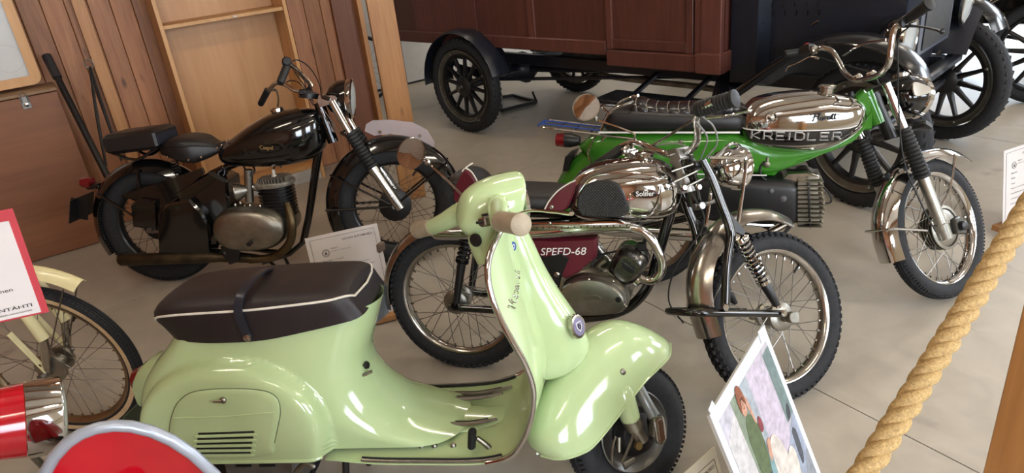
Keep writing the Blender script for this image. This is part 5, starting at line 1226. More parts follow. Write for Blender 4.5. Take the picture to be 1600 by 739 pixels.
    MB().tube([A(238, 700, -.06), A(246, 739, -.06), A(262, 742, -.06)], [.03, .02, .012], 10, 2).build('mud_guard_tail', BLACKM, t)
    # horseshoe seam around the rear arch
    # seat
    st = []
    for tx, ty, bx, by, hw2 in ((279, 464, 272, 520, .09), (282, 447, 275, 530, .114), (296, 437, 302, 535, .13), (330, 430, 345, 536, .137), (400, 424, 410, 532, .138), (470, 420, 480, 518, .137), (530, 417, 535, 505, .13), (552, 416, 555, 499, .12), (566, 419, 567, 492, .108), (573, 428, 573, 486, .086)):
        st.append((A(tx, ty, .05), A(bx, by, -hw2), hw2))
    S = cr([np.array([a[0], a[2], b[0], b[2], w_]) for a, b, w_ in st], 5); rs = []
    SEC = [(1.0, -1), (1.0, -.2), (1.02, .25), (.985, .62), (.90, .80), (.70, .93), (.35, 1.0), (0, 1.02)]
    SEC = SEC+[(-a, b) for a, b in SEC[::-1][1:]]
    for v in S:
        T = np.array([v[0], v[1]]); Bm = np.array([v[2], v[3]]); mid = (T+Bm)/2; h = (T-Bm)/2
        rs.append([(mid[0]+h[0]*q[1], -v[4]*q[0], mid[1]+h[1]*q[1]) for q in SEC])
    so = MB().rings(rs).build('seat', VINYLB, t, sharp=75)
    def pp_(f, sgn=-1):
        o = []
        for i, v in enumerate(S):
            k = i/(len(S)-1); f2 = float(np.interp(k, [0, .1, .5, .75, .9, 1], [.55, .48, .42, .5, .62, .72])); wf = float(np.interp(f2, [.25, .62, .80], [1.02, .985, .90]))
            o.append(((v[0]+v[2])/2+(v[0]-v[2])/2*f2, sgn*(v[4]*wf+.001), (v[1]+v[3])/2+(v[1]-v[3])/2*f2))
        return o
    f_ = .50
    a_ = pp_(f_); b_ = pp_(f_, 1); e0 = [((a_[0][0]+b_[0][0])/2-.012, 0, a_[0][2]+.004)]; e1 = [((a_[-1][0]+b_[-1][0])/2+.010, 0, a_[-1][2]+.002)]
    MB().tube(a_+e1+b_[::-1]+e0, .0035, 8, 1, closed=True).build('piping', WHITEP, so)
    q0, q1 = A(388, 528, -.142), A(378, 492, -.148)
    stp = [A(388, 528, -.143), A(378, 505, -.148), A(372, 485, -.149), A(376, 462, -.135), A(392, 438, -.07), A(410, 424, -.0), A(422, 420, .07), A(425, 424, .12)]
    b = MB(); Q = cr(stp, 8); wv = np.array([.014, 0, 0]); rs = []
    for i, p in enumerate(Q):
        tt = Q[min(i+1, len(Q)-1)]-Q[max(i-1, 0)]; tt /= np.linalg.norm(tt); xx = np.array([1, 0, 0])-tt*tt[0]; xx /= np.linalg.norm(xx); nn = np.cross(tt, xx)
        rs.append([p+xx*.012*a_2+nn*.003*b_2 for a_2, b_2 in ((1, -1), (1, 1), (-1, 1), (-1, -1))])
    b.rings(rs).build('seat_strap', mat('strap_vinyl', '1f2129', .35), so)
    MB().lathe([(.005, -.008), (.011, -.006), (.012, 0)], A(387, 527, -.146), (0, 1, 0), 12).build('strap_stud', CHROME2, so)
    # floor, leg shield: one pressed sheet
    prof = [  # (edge x, edge z, centre x, centre z, half width)
        (.30, .268, .30, .275, .175), (.45, .267, .45, .276, .195), (.60, .266, .60, .276, .20), (.72, .268, .72, .278, .205), (.79, .278, .80, .292, .210), (.845, .300, .862, .322, .215),
        (.880, .345, .905, .370, .222), (.905, .40, .935, .43, .228), (.922, .46, .952, .49, .235), (.929, .53, .958, .55, .240), (.915, .60, .948, .61, .242), (.892, .66, .932, .67, .243), (.868, .72, .915, .73, .241),
        (.850, .78, .902, .79, .234), (.842, .83, .893, .84, .220), (.845, .87, .888, .875, .197), (.858, .90, .884, .903, .160), (.872, .92, .882, .922, .115), (.880, .932, .881, .934, .06)]
    PR = cr([np.array(p) for p in prof], 4); G = []
    for v in PR:
        row = []
        for k in np.linspace(-1, 1, 21):
            w2 = 1-abs(k)**2.2; row.append((v[0]+(v[2]-v[0])*w2, v[4]*k, v[1]+(v[3]-v[1])*w2))
        G.append(row)
    ls = MB().grid(G, .004).build('leg_shield', MINT, t, sharp=60)
    for sgn in (-1, 1):
        MB().tube([(v[0], sgn*v[4], v[1]) for v in PR[15:]]+[(PR[-1][0], 0, PR[-1][1]+.004)], .0085, 10, 1).build('shield_trim', CHROME, ls)
        MB().tube([(v[0], sgn*(v[4]-.004), v[1]+.006) for v in PR[3:19]], .0045, 8, 1).build('floor_edge_strip', ALU, ls)
        MB().tube([(v[0], sgn*(v[4]-.013), v[1]+.006) for v in PR[3:19]], .0055, 8, 1, flat=.6).build('floor_edge_rubber', RUBBERG, ls)
    # centre tunnel and tread strips
    rs = []
    for x, w_, h_ in ((.42, .10, .07), (.50, .088, .04), (.58, .08, .024), (.68, .072, .018), (.75, .06, .014), (.80, .045, .006), (.83, .03, -.006)):
        z_ = .272 if x < .74 else .272+(x-.74)*.28
        rs.append([(x, w_*a, z_+h_*b_) for a, b_ in [(math.cos(q), math.sin(q)) for q in np.linspace(0, PI, 14)]])
    MB().rings(rs, open_ring=True, cap=False).build('floor_tunnel', MINT, ls, sharp=70)
    for ya, yb, pa, pb in ((.085, .075, (645, 628), (786, 620)), (-.045, -.06, (640, 661), (775, 642)), (.13, .12, (640, 612), (800, 600))):
        xa, xb = (A(*pa, ya)[0], A(*pb, yb)[0]); zz = lambda x: .293+max(0, x-.70)**1.3*.42 if abs(ya) < .12 else .280+max(0, x-.70)**1.3*.42
        P = [(x, ya+(yb-ya)*(x-xa)/(xb-xa), zz(x)) for x in np.linspace(xa, xb, 10)]
        MB().tube(P, [.004]+[.006]*8+[.004], 8, 1).build('tread_strip', ALU, ls); MB().tube([(p[0], p[1]+.011, p[2]-.002) for p in P[1:-1]], .005, 8, 1).build('tread_rubber', RUBBERG, ls)
    for px, py in ((660, 705), (680, 703), (709, 702)):
        q = A(px, py, -.13); MB().lathe([(.006, .006), (.009, .002), (.009, -.008)], (q[0], q[1], .2755), (0, 0, 1), 8).build('floor_bolt', ALU, ls)
    # brake pedal
    b0 = A(770, 708, -.15); pa = MB().tube([b0, A(762, 697, -.15), A(745, 684, -.15)], [.009, .008, .007], 10, 3).build('pedal_arm', ALU2, t)
    MB().tube([A(737, 697, -.155), A(738, 674, -.155)], .012, 12, 1, flat=1.5).build('pedal_rubber', RUBBERG, pa)
    MB().lathe([(.018, -.008), (.016, .004), (.009, .014)], b0, (-.6, 0, .7), 14).build('pedal_boot', RUBBERG, pa)
    # choke knob and fuel tap on the body front
    q = A(563, 568, -.045)+np.array([.012, -.01, 0]); MB().lathe([(.010, .016), (.012, .010), (.005, .004), (.005, -.02)], q, (1, -.2, .1), 14).build('choke_knob', BLACKM, t)
    q = A(558, 586, -.07); MB().tube([q, A(568, 586, -.07), A(581, 580, -.065)], .0048, 8, 3).build('fuel_lever', ALU2, t)
    # steering column cover
    rs = []
    for z, n_, w_, b_ in ((.925, .905, .03, .86), (.89, .918, .042, .86), (.83, .940, .052, .86), (.76, .965, .060, .87), (.70, .992, .068, .89), (.65, 1.018, .074, .90), (.60, 1.045, .080, .92), (.55, 1.064, .086, .93), (.51, 1.072, .092, .94), (.475, 1.055, .092, .94), (.455, 1.02, .085, .94), (.445, .97, .07, .93)):
        zz_ = z+.0
        rs.append([(b_+(n_-b_)*math.cos(a)**.8 if math.cos(a) > 0 else b_, w_*math.sin(a)*1.0, zz_+(n_-b_)*.0) for a in np.linspace(-PI/2, PI/2, 18)])
    rs = [list(r) for r in zip(*[cr([np.array(r[j]) for r in rs], 4) for j in range(18)])]
    cc = MB().rings(rs, open_ring=True).build('column_cover', MINT, t, sharp=75)
    q = A(903, 510, -.028); nv = np.array([.72, -.62, .25]); nv /= np.linalg.norm(nv)
    q = np.array([1.043, -.058, .575]); q = A(903, 510, -.052)
    bz = MB().lathe([(.034, -.012), (.036, -.004), (.033, .003), (.028, .004)], q, nv, 28, sx=.8).build('badge', CHROME2, cc)
    uz = np.array([0, 0, 1])-nv*nv[2]; uz /= np.linalg.norm(uz); ux = np.cross(uz, nv)
    MB().lathe([(.026, .0045), (.001, .005)], q, nv, 24, sx=.78, cap=False).build('badge_field', mat('badge_blue', '8c87a8', .3, .5), bz)
    # shield-and-loop emblem on the badge
    strokes(bz, [[(-.5, .7), (.5, .7), (.5, -.1), (0, -.8), (-.5, -.1), (-.5, .7)]], q+nv*.0055, ux, uz, .018, .0014, WHITEI, 'badge_emblem', k=1)
    strokes(bz, [[(-.2, .4), (-.2, -.1), (.1, -.4), (.25, .0), (.0, .35), (-.2, .1)]], q+nv*.0055, ux, uz, .018, .0014, BLACKM, 'badge_loop', k=3)
    # small round blue sticker and the script badge on the shield front
    def shf(px, py, off=.004):
        # point of the shield's front sheet under a pixel: march along the lateral coordinate
        best = None
        for y in np.linspace(-.235, -.02, 90):
            p = A(px, py, y); z = p[2]
            j = min(range(len(PR)), key=lambda i: abs(PR[i][1]-z) if i > 30 else 9); v = PR[j]; k = min(1, abs(y)/v[4]); xs = v[0]+(v[2]-v[0])*(1-k**2.2)
            d = abs(p[0]-xs)
            if best is None or d < best[0]: best = (d, np.array([xs+off, y, z]))
        return best[1]
    q = shf(799, 385); nrm = np.array([.75, -.6, .1]); nrm /= np.linalg.norm(nrm)
    sb = MB().lathe([(.013, 0), (.013, .002), (.009, .0025)], q, nrm, 20, sx=.8).build('round_sticker', mat('sticker_blue', '2b4f8e', .35), ls)
    MB().lathe([(.004, .003), (.006, .0032), (.006, .0034), (.004, .0036)], q, nrm, 16, sx=.7, closed=True).build('sticker_ring', WHITEI, sb)
    # script: drawn along the pixel run of the real badge
    def sp(u, v):   # u along the word (0..1), v across (height)
        bx, by = 798+(809-798)*u+3*math.sin(u*PI), 484+(424-484)*u; return shf(bx+v*-7.5-.0, by+v*-3.0, .006)
    W_ = [[(.00, .9), (.03, 1.2), (.06, .9), (.05, -.3), (.09, -.2), (.17, 1.3), (.21, 1.3)], [(.15, .5), (.2, .6), (.22, .9), (.19, .9), (.18, .2), (.21, -.1), (.26, .3)], [(.36, .75), (.31, .8), (.31, .5), (.35, .3), (.34, -.1), (.28, .0)],
          [(.41, .8), (.385, -.9)], [(.41, .6), (.46, .8), (.48, .3), (.44, -.05), (.405, .1)], [(.59, .7), (.54, .7), (.52, .2), (.55, -.05), (.6, .6), (.6, 0), (.63, .1)],
          [(.74, .7), (.69, .7), (.67, .2), (.70, -.05), (.75, .5)], [(.85, .7), (.80, .7), (.79, .3), (.82, 0), (.86, .5), (.86, 0), (.89, .1)], [(.97, 1.2), (.93, .7), (.93, .1), (.98, .0), (.99, .5), (.94, .6)]]
    b = MB()
    for ln in W_: b.tube([sp(*p) for p in ln], .0016, 6, 4)
    b.build('script_badge', CHROME, ls, label='chrome script lettering on the shield')
    # pressed crease on the shield
    MB().tube([shf(*p, off=.0005) for p in ((812, 402), (822, 416), (840, 440), (858, 466))], .003, 8, 4).build('shield_crease', MINT, ls)
    MB().lathe([(.004, -.012), (.007, -.008), (.007, 0)], A(813, 694, -.21), (-.2, -1, 0), 10).build('trim_screw', CHROME2, ls)
    # ---------------- engine glimpse and wheels
    en = MB().slab([(-.05, .13), (.18, .13), (.20, .24), (.16, .30), (-.04, .30)], -.15, -.02, ch=.02).build('engine_cover', mat('grey_alloy', '6f6d68', .5, .6, var=.15), t)
    for i in range(4): MB().box((.03+(i % 2)*.075, -.153, .255-(i//2)*.025), (.05, .004, .008), ch=.001).build('cover_slot', BLACKM, en)
    MB().tube([A(462, 739, -.18), A(478, 722, -.19), A(490, 730, -.19)], .009, 8, 2).build('kick_start', ALU2, t)
    MB().lathe([(.02, 0), (.02, .03)], A(478, 706, -.14), (0, 1, 0), 14).build('shaft_boss', BLACKM, t)
    def small_wheel(mtx, R_2, nm):
        wh = MB().lathe([(.118, -.028), (.124, -.036), (.120, -.038), (.112, -.030), (.10, -.022), (.07, -.02), (.05, -.03), (.02, -.032), (.02, .03), (.10, .02), (.112, .03), (.122, .038), (.124, .036)], n=48, closed=True).build(nm, mat('silver_wheel_disc', '6d6b66', .35, .8, var=.15), t, mtx)
        tyre_mb(R_2, .088, .122, 'rib', 48).build('tyre', RUBBER, wh)
        MB().lathe([(.001, -.075), (.02, -.073), (.06, -.06), (.075, -.035), (.075, -.02)], n=28, cap=False).build('brake_drum', BLACKM, wh)
        return wh
    small_wheel(Matrix.Translation((0, 0, R)), R, 'wheel')
    fw = small_wheel(B.sub((WB, 0, R)), R, 'wheel')
    # front suspension: cream leg, grey damper, chrome link cover
    yk = -.085
    MB().tube([B(968, 600, yk*.8), B(973, 615, yk*.95), B(984, 650, yk), B(986, 655, yk)], [.033, .033, .03, .026], 18, 3).build('fork_leg', MINT, t, X)
    MB().tube([B(984, 652, yk), B(992, 668, yk)], .028, 16, 1).tube([B(990, 666, yk), B(1003, 688, yk)], .02, 14, 1).build('link_bush', ALU2, t, X)
    MB().tube([B(985, 580, -.05), B(1005, 620, -.1), B(1024, 654, -.11)], [.016, .017, .018], 14, 2).build('damper', mat('grey_damper', '7f8382', .35, .5), t, X)
    c0 = B(1030, 671, -.125); rs = []
    for dy, s_ in ((.03, .9), (0, 1), (-.006, .95), (-.008, .8)): rs.append([(c0[0]+q[0]*s_, c0[1]+dy, c0[2]+q[1]*s_) for q in rrect(.038, .088, .018, 6)])
    lc = MB().rings(rs).build('link_cover', CHROME2, t, X)
    MB().rings([[(c0[0]+q[0], c0[1]-.008-d, c0[2]+q[1]) for q in rrect(a, b_, a*.48, 6)] for d, a, b_ in ((0, .02, .066), (.003, .017, .062))]).build('cover_inlay', mat('rosy_chrome', 'b89c8e', .2, 1), lc)
    bl = MB().tube([B(967, 683, -.10), B(967, 706, -.10)], .006, 8, 1).tube([B(962, 682, -.11), B(957, 700, -.11), B(956, 725, -.1)], .003, 6, 2).tube([B(991, 670, -.1), B(986, 690, -.1), B(972, 722, -.1)], .004, 6, 2)
    bl.build('brake_linkage', ALU2, t, X)
    MB().tube([B(975, 729, -.11), B(992, 718, -.11)], [.012, .008], 8, 1, flat=.5).build('brake_arm', ALU, t, X)
    MB().lathe([(.012, 0), (.012, .01)], B(999, 697, -.11), (0, 1, 0), 14).build('drum_plug', mat('brass_plug', '9a8358', .35, .8), t, X)
    # mudguard
    crest = [(.868, .232), (.848, .262), (.852, .310), (.893, .375), (.955, .440), (1.035, .503), (1.115, .540), (1.19, .545), (1.265, .517), (1.335, .470), (1.378, .430)]
    edge = [(.868, .230), (.885, .226), (.908, .228), (.945, .234), (.985, .246), (1.06, .292), (1.13, .338), (1.19, .372), (1.26, .395), (1.325, .410), (1.378, .427)]
    hwm = [.010, .05, .08, .098, .105, .108, .108, .104, .092, .065, .012]
    CE = cr([np.array([*a, *b_, c_]) for a, b_, c_ in zip(crest, edge, hwm)], 5); G = []
    for v in CE:
        row = []
        for a in np.linspace(-PI/2, PI/2, 25):
            y = v[4]*math.sin(a); f = 1-abs(math.cos(a))**.95; row.append((v[0]+(v[2]-v[0])*f, y, v[1]+(v[3]-v[1])*f))
        G.append(row)
    mg = MB().grid(G, .003).build('front_mudguard', MINT, t, X, sharp=75)
    for sgn in (0, 1):
        MB().tube([r[-1 if sgn else 0] for r in G], .004, 8, 1).build('mudguard_bead', MINT, mg)
    q = B(973, 581, -.098); MB().lathe([(.004, -.006), (.009, -.004), (.010, .002)], q, (0, 1, -.1), 12).build('mudguard_bolt', ALU2, mg)
    # headset
    rs = []
    for x, zc, ry, rz in ((.745, .945, .012, .014), (.750, .945, .036, .042), (.772, .942, .058, .064), (.806, .940, .074, .079), (.842, .941, .078, .084), (.874, .944, .081, .084), (.896, .946, .081, .082), (.904, .947, .078, .079)):
        rs.append([(x+q[1]*.022*rz/.07, ry*q[0], zc+rz*q[1]) for q in se(28, 1, 1, 2.1)])
    rs = [list(r) for r in zip(*[cr([np.array(r[j]) for r in rs], 3) for j in range(28)])]
    hs = MB().rings(rs).build('headset', MINT, t, X, sharp=75)
    rs = []
    for x, z, rx, ry in ((.835, .93, .070, .074), (.828, .89, .064, .066), (.822, .85, .062, .058), (.822, .82, .056, .052), (.826, .79, .050, .048)):
        rs.append([(x+rx*q[0], ry*q[1], z) for q in se(24, 1, 1, 2.2)])
    MB().rings(rs).build('headset_neck', MINT, hs)
    MB().lathe([(.001, .03), (.05, .022), (.07, .004), (.07, 0)], (.907, 0, .947), (1, 0, .12), 28, cap=False).build('lamp_lens', LENS, hs)
    MB().lathe([(.07, 0), (.076, .003), (.076, .012), (.07, .014)], (.904, 0, .947), (1, 0, .12), 28, closed=True).build('lamp_rim', CHROME, hs)
    for sg in (-1, 1):
        P = [(.835, sg*.05, .945), (.80, sg*.11, .935), (.768, sg*.17, .915), (.752, .225, .905) if sg > 0 else (.752, -.205, .905)]
        MB().tube(P, [.040, .032, .027, .0245] if sg > 0 else [.028, .027, .0255, .0245], 18, 5).build('handlebar_arm', MINT, hs)
        g0 = np.array(P[-1]); gd = np.array([-.05, sg*1.0, -.1 if sg < 0 else -.06]); gd /= np.linalg.norm(gd)
        MB().lathe([(.022, 0), (.0255, .003), (.0255, .092), (.027, .100), (.027, .112), (.02, .118), (.004, .12)], g0, gd, 20).build('grip', GRIPB, hs)
    # speedometer, switch, blanking plug
    q = B(735, 322, .03); q = np.array([.772, .035, 1.000]); MB().lathe([(.032, -.01), (.034, .004), (.030, .008)], B(736, 322, .02), (-.45, .25, .9), 24).build('speedometer_rim', CHROME2, hs)
    q = B(763, 345, -.125); sw = MB().box((0, 0, 0), (.045, .03, .026), rotm([0, 0, 1], .2), ch=.005).build('light_switch', CHROME2, hs, Matrix.Translation(q))
    MB().box((-.026, 0, 0), (.014, .012, .008), ch=.002).box((.0, 0, .016), (.03, .01, .008), ch=.002).build('switch_lever', BLACKM, sw)
    q = B(744, 375, -.045); MB().lathe([(.018, 0), (.018, -.004), (.012, -.006)], q, (1, .55, .1), 18).build('rubber_plug', BLACKM, hs)
    # white rabbit-like scribble sticker
    o = B(788, 322, -.07); cw = np.array([.55, -.84, .0]); 
    strokes(hs, [[(-.4, -.5), (.4, -.6), (.5, 0), (.1, .2), (.5, .9), (.6, 1.1), (.2, .6), (0, .2), (-.1, .9), (-.3, 1.0), (-.2, .3), (-.5, 0), (-.4, -.5)]], o+np.array([.004, -.008, 0]), np.array([.8, -.3, 0]), np.array([0, .1, 1]), .011, .0013, WHITEI, 'white_sticker', k=3)
    # brake and clutch levers hidden behind the grips
    for P in ((((802, 338), -.17), ((830, 329), -.25), ((865, 331), -.33), ((893, 334), -.39)), (((724, 364), .12), ((705, 363), .2), ((690, 362), .27), ((674, 361), .34))):
        lv = MB(); lever(lv, [B(*p, y) for p, y in P], .0065); lv.build('lever', CHROME, hs)
    # mirror
    mq = B(643, 240, .36); nv = CPOS-B.tw(mq); nv /= np.linalg.norm(nv); nl = B.M.T@(nv+np.array([-.55, 0, .3])); nl /= np.linalg.norm(nl)
    MB().tube([B(731, 313, .09), B(700, 282, .2), B(668, 254, .33)], .0038, 8, 1).tube([B(668, 254, .33), mq-nl*.012], .0038, 8, 1).build('mirror_stem', CHROME, t, X)
    MB().lathe([(.004, -.008), (.010, -.002), (.010, .004), (.003, .010)], B(668, 254, .33), (0, 0, 1), 12).build('mirror_joint', CHROME, t, X)
    mo = MB().lathe([(.01, -.02), (.042, -.012), (.050, -.002), (.050, .004), (.045, .0045)], mq, nl, 30).build('mirror_shell', CHROME, t, X)
    MB().lathe([(.0445, .0046), (.001, .0054)], mq, nl, 30, cap=False).build('mirror_glass', MIRR, mo)
    # stand
    for y in (-.09, .09): MB().tube([(.33, y, .26), (.30, y*1.3, .02)], .011, 8, 1).build('stand_leg', BLACKM, t)
    return t
mint_scooter()
# ================================================================== the old truck
def truck():
    A = Fr(-.2379, 5.749, -46.83); R, WB, TR = .388, 3.12, 1.41
    t = thing('truck', 'vintage truck with reddish brown wooden body and black fenders and bonnet', 'truck', A)
    Y = lambda y: np.array([0, y, 0.])
    def wood_wheel(x, y, steer=0, s=-1):
        M = Matrix.Translation((x, y, R))@Matrix.Rotation(R_(steer), 4, 'Z')
        rim = mat('galvanised_rim', '77756c', .4, .8, var=.15)
        wh = MB().lathe([(.292, -.034), (.300, -.040), (.296, -.030), (.278, -.022), (.262, -.020), (.262, .020), (.278, .022), (.296, .030), (.300, .040), (.292, .034)], n=56, closed=True).build('wheel', rim, t, M)
        MB().lathe([(.262, -.022), (.264, -.022), (.264, .022), (.240, .022), (.238, .0), (.240, -.022)], n=56, closed=True).build('felloe', BLACKM, wh)
        b = MB(); pr = []
        for a in np.linspace(-130, 130, 13): pr.append((.340+.048*math.cos(R_(a)), .055*math.sin(R_(a))))
        b.lathe(pr, n=64, closed=True)
        N = 52
        for k in range(N):
            Q = rotm([0, 1, 0], -2*PI*k/N)
            for j, yy in enumerate((-.026, 0, .026)): b.box(Q@np.array([.3815-abs(yy)*.2, yy, 0]), (.010, .020, .024), Q@rotm([0, 0, 1], -yy*12)@rotm([1, 0, 0], .5 if j % 2 else -.5))
        b.build('tyre', RUBBER, wh)
        h = MB().lathe([(.001, -.085), (.022, -.084), (.026, -.07), (.03, -.06), (.07, -.045), (.085, -.03), (.085, .03), (.05, .06), (.001, .06)], n=24, cap=False).build('hub', BLACKM, wh)
        MB().lathe([(.001, s*.105), (.012, s*.103), (.016, s*.085), (.024, s*.084)], n=16, cap=False).build('hub_cap', CHROME2, wh)
        sp = MB().tube([(.06, 0, 0), (.15, 0, 0), (.245, 0, 0)], [.021, .015, .013], 8, 2, flat=1.35).mesh('spoke', BLACKM)
        for k in range(12): link(sp, 'spoke', wh, Matrix.Rotation(2*PI*k/12+.13, 4, 'Y'))
        for k in range(4):
            a = k*PI/2+.4; MB().lathe([(.006, -.045), (.011, -.04), (.011, -.03)], (.275*math.cos(a), 0, .275*math.sin(a)), (0, 1, 0), 8).build('rim_lug', rim, wh)
        return wh
    for x, y, st in ((0, 0, 0), (0, TR, 0), (WB, 0, -19), (WB+.05, TR-.09, -19)): wood_wheel(x, y, st, -1 if y == 0 else 1)
    # chassis, axles, springs
    for y in (.36, 1.05): MB().box((1.25, y, .555), (3.9, .05, .085), ch=.004).build('chassis_rail', BLACKT, t)
    for x in (-.6, .4, 1.3, 2.2, 3.1): MB().box((x, .705, .545), (.05, .69, .06), ch=.003).build('cross_member', BLACKT, t)
    MB().tube([(0, .06, R), (0, .5, R), (0, .62, R), (0, .705, R), (0, .79, R), (0, .91, R), (0, 1.35, R)], [.035, .045, .10, .14, .10, .045, .035], 16, 3).build('rear_axle', BLACKT, t)
    MB().tube([(WB, .08, R), (WB, .35, R-.04), (WB, .7, R-.05), (WB, 1.05, R-.04), (WB+.04, 1.28, R)], .024, 10, 4).build('front_axle', BLACKT, t)
    for y in (.22, 1.19):
        for k in range(4): MB().tube([(-.42+.08*k, y, .50+.0-.02*k), (0, y, .46-.022*k), (.42-.08*k, y, .50-.02*k)], .011, 6, 5, flat=2.2).build('leaf_spring', BLACKT, t)
    MB().tube([(.1, .68, R), (2.0, .7, .5)], .03, 10, 1).tube([(.05, .25, R), (1.9, .62, .47)], .014, 8, 1).tube([(.05, 1.15, R), (1.9, .78, .47)], .014, 8, 1).build('torque_tube', BLACKT, t)
    P = [A(*p, .5) for p in ((938, 117), (985, 124), (1080, 134), (1128, 140), (1146, 132), (1154, 113))]
    MB().tube(P, .022, 12, 5).build('exhaust_pipe', mat('dusty_pipe', '8a8476', .5, .7, var=.2), t)
    MB().box((1.05, .62, .60), (.7, .4, .1), ch=.02).build('fuel_tank', mat('grey_tank', '6d6f72', .45, .6, var=.2), t)
    # wooden body
    by0, by1 = .10, 1.31; zt = 1.78
    MB().box((.63, (by0+by1)/2, (zt+.74)/2), (3.24, by1-by0-.06, zt-.74)).build('body_core', TRUCKW, t)
    MB().box((.20, by0-.005, .745), (2.40, .045, .095), ch=.006).build('lower_rail', TRUCKW, t)
    MB().box((1.845, by0-.03, .69), (.83, .06, .105), ch=.006).build('sill_rail', TRUCKW, t)
    MB().box((2.20, by0-.04, .70), (.17, .085, .125), ch=.006).build('corner_block', TRUCKW, t)
    MB().box((2.265, by0+.2, .70), (.03, .45, .12), ch=.006).build('end_rail', TRUCKW, t)
    vx = lambda px: A(px, 40, by0)[0]
    cuts = [-1.0, vx(652), vx(746), vx(832), vx(949)]
    for a, b in zip(cuts[:-1], cuts[1:]): MB().box(((a+b)/2, by0+.006, 1.28), (b-a-.006, .02, 1.0), ch=.003).build('side_panel', TRUCKW, t)
    for px, w_ in ((832, .07),): MB().box((vx(px), by0-.008, 1.28), (w_, .016, 1.0), ch=.004).build('stile', TRUCKW, t)
    x0, x1, x2, x3 = vx(950), vx(1086), vx(1100), vx(1132)
    MB().box(((x0+x1)/2, by0+.0, 1.27), (x1-x0, .02, 1.0), ch=.003).build('door_panel', TRUCKW, t)
    for a, b, c, d, n in ((x0, x0+.05, .74, 1.78, 'stile'), (x1-.045, x1, .74, 1.78, 'stile'), (x0+.05, x1-.045, .745, .81, 'cross_rail'), (x1+.012, x2, .74, 1.78, 'stile'), (x2+.004, x3, .74, 1.78, 'corner_post')):
        MB().box(((a+b)/2, by0-(.014 if n != 'corner_post' else .022), (c+d)/2), (b-a, .024 if n != 'corner_post' else .04, d-c), ch=.004).build(n, TRUCKW, t)
    MB().box((.63, .705, 1.80), (3.3, 1.32, .05), ch=.015).build('roof', BLACKT, t)
    # rear fender: black arc over the near wheel
    for y in (.0, TR):
        fd = MB().sweep(arc((0, R), .455, 182, 16, 36), uprof(.10, .02, t=.004, p=3), y=y+(.02 if y == 0 else -.02)).build('fender', BLACKT, t)
        pp_ = arc((0, R), .452, 180, 18, 26)
        MB().rings([[(p[0], y+(.13 if y == 0 else -.13), p[1]) for p in pp_], [(R_2[0], y+(.13 if y == 0 else -.13), R_2[1]) for R_2 in arc((0, R), .30, 180, 18, 26)]], cap=False, open_ring=True).build('fender_apron', BLACKT, fd)
    # running boards, brackets, front fenders, bonnet
    for s in (0, 1):
        yy = lambda y: y if s == 0 else TR-y
        MB().box((1.84, yy(.03), .43), (.86, .27, .03), ch=.006).build('running_board', BLACKT, t)
        for x in (1.62, 2.02): MB().bar((x, yy(.0), .425), (x+.02, yy(.36), .545), .035, .02).build('board_bracket', BLACKT, t)
        Pf = cr([np.array(p) for p in ((2.16, 0, .43), (2.30, 0, .50), (2.46, 0, .62), (2.64, 0, .765), (2.80, 0, .865), (2.96, 0, .915), (3.12, 0, .915), (3.26, 0, .87), (3.36, 0, .79), (3.41, 0, .70))], 5)
        fd = MB().sweep([(p[0], p[2]) for p in Pf], uprof(.125, .035, t=.004, p=2.6), y=yy(-.015)).build('fender', mat('fender_black', '0d0f14', .2, spec=.4, var=.1), t)
        MB().tube([(p[0], yy(-.135), p[2]-.033) for p in Pf], .008, 8, 1).build('fender_bead', BLACKP, fd)
        G = [[(p[0], yy(.105), p[2]-.03), (p[0], yy(.20), max(.56, p[2]-.10)), (p[0], yy(.33), .60)] for p in Pf[:38]]
        MB().grid(G, .004).build('fender_apron', BLACKT, fd)
    MB().slab([(2.27, .56), (2.27, 1.50), (2.38, 1.50), (2.44, 1.34), (2.44, .56)], .16, 1.25, ch=.01).build('cowl', BLACKT, t)
    rs = []
    for x, w_, h_ in ((2.42, .385, 1.33), (3.14, .30, 1.20)):
        rs.append([(x, .705+a, b) for a, b in ((-w_, .60), (-w_, h_-.12), (-w_*.85, h_-.03), (-w_*.3, h_+.02), (w_*.3, h_+.02), (w_*.85, h_-.03), (w_, h_-.12), (w_, .60))])
    bn = MB().rings(rs).build('bonnet', BLACKT, t, sharp=20)
    lv = []
    for i in range(5):
        for j in range(2):
            q = A(1211+17*i+2*j, 6+13*j, .36); fx = (q[0]-2.42)/.72; yb = .705-(.385+(.30-.385)*fx)
            MB().tube([(q[0], yb-.001, q[2]-.015), (q[0], yb-.001, q[2]+.015)], [.004, .008, .008, .004], 8, 3).build('louvre', BLACKP, bn)
    rd = MB().slab([(3.13, .72), (3.13, 1.22), (3.16, 1.27), (3.20, 1.27), (3.22, 1.22), (3.22, .72)], .42, .99, ch=.02).build('radiator_shell', mat('blue_grey_enamel', '3f4654', .3, coat=.2, var=.15, scale=4), t)
    MB().box((3.223, .705, .95), (.006, .46, .42), ch=.002).build('radiator_core', BLACKM, rd)
    MB().lathe([(.03, 0), (.035, .02), (.02, .05), (.03, .06)], (3.19, .705, 1.27), (0, 0, 1), 14).build('radiator_cap', CHROME2, rd)
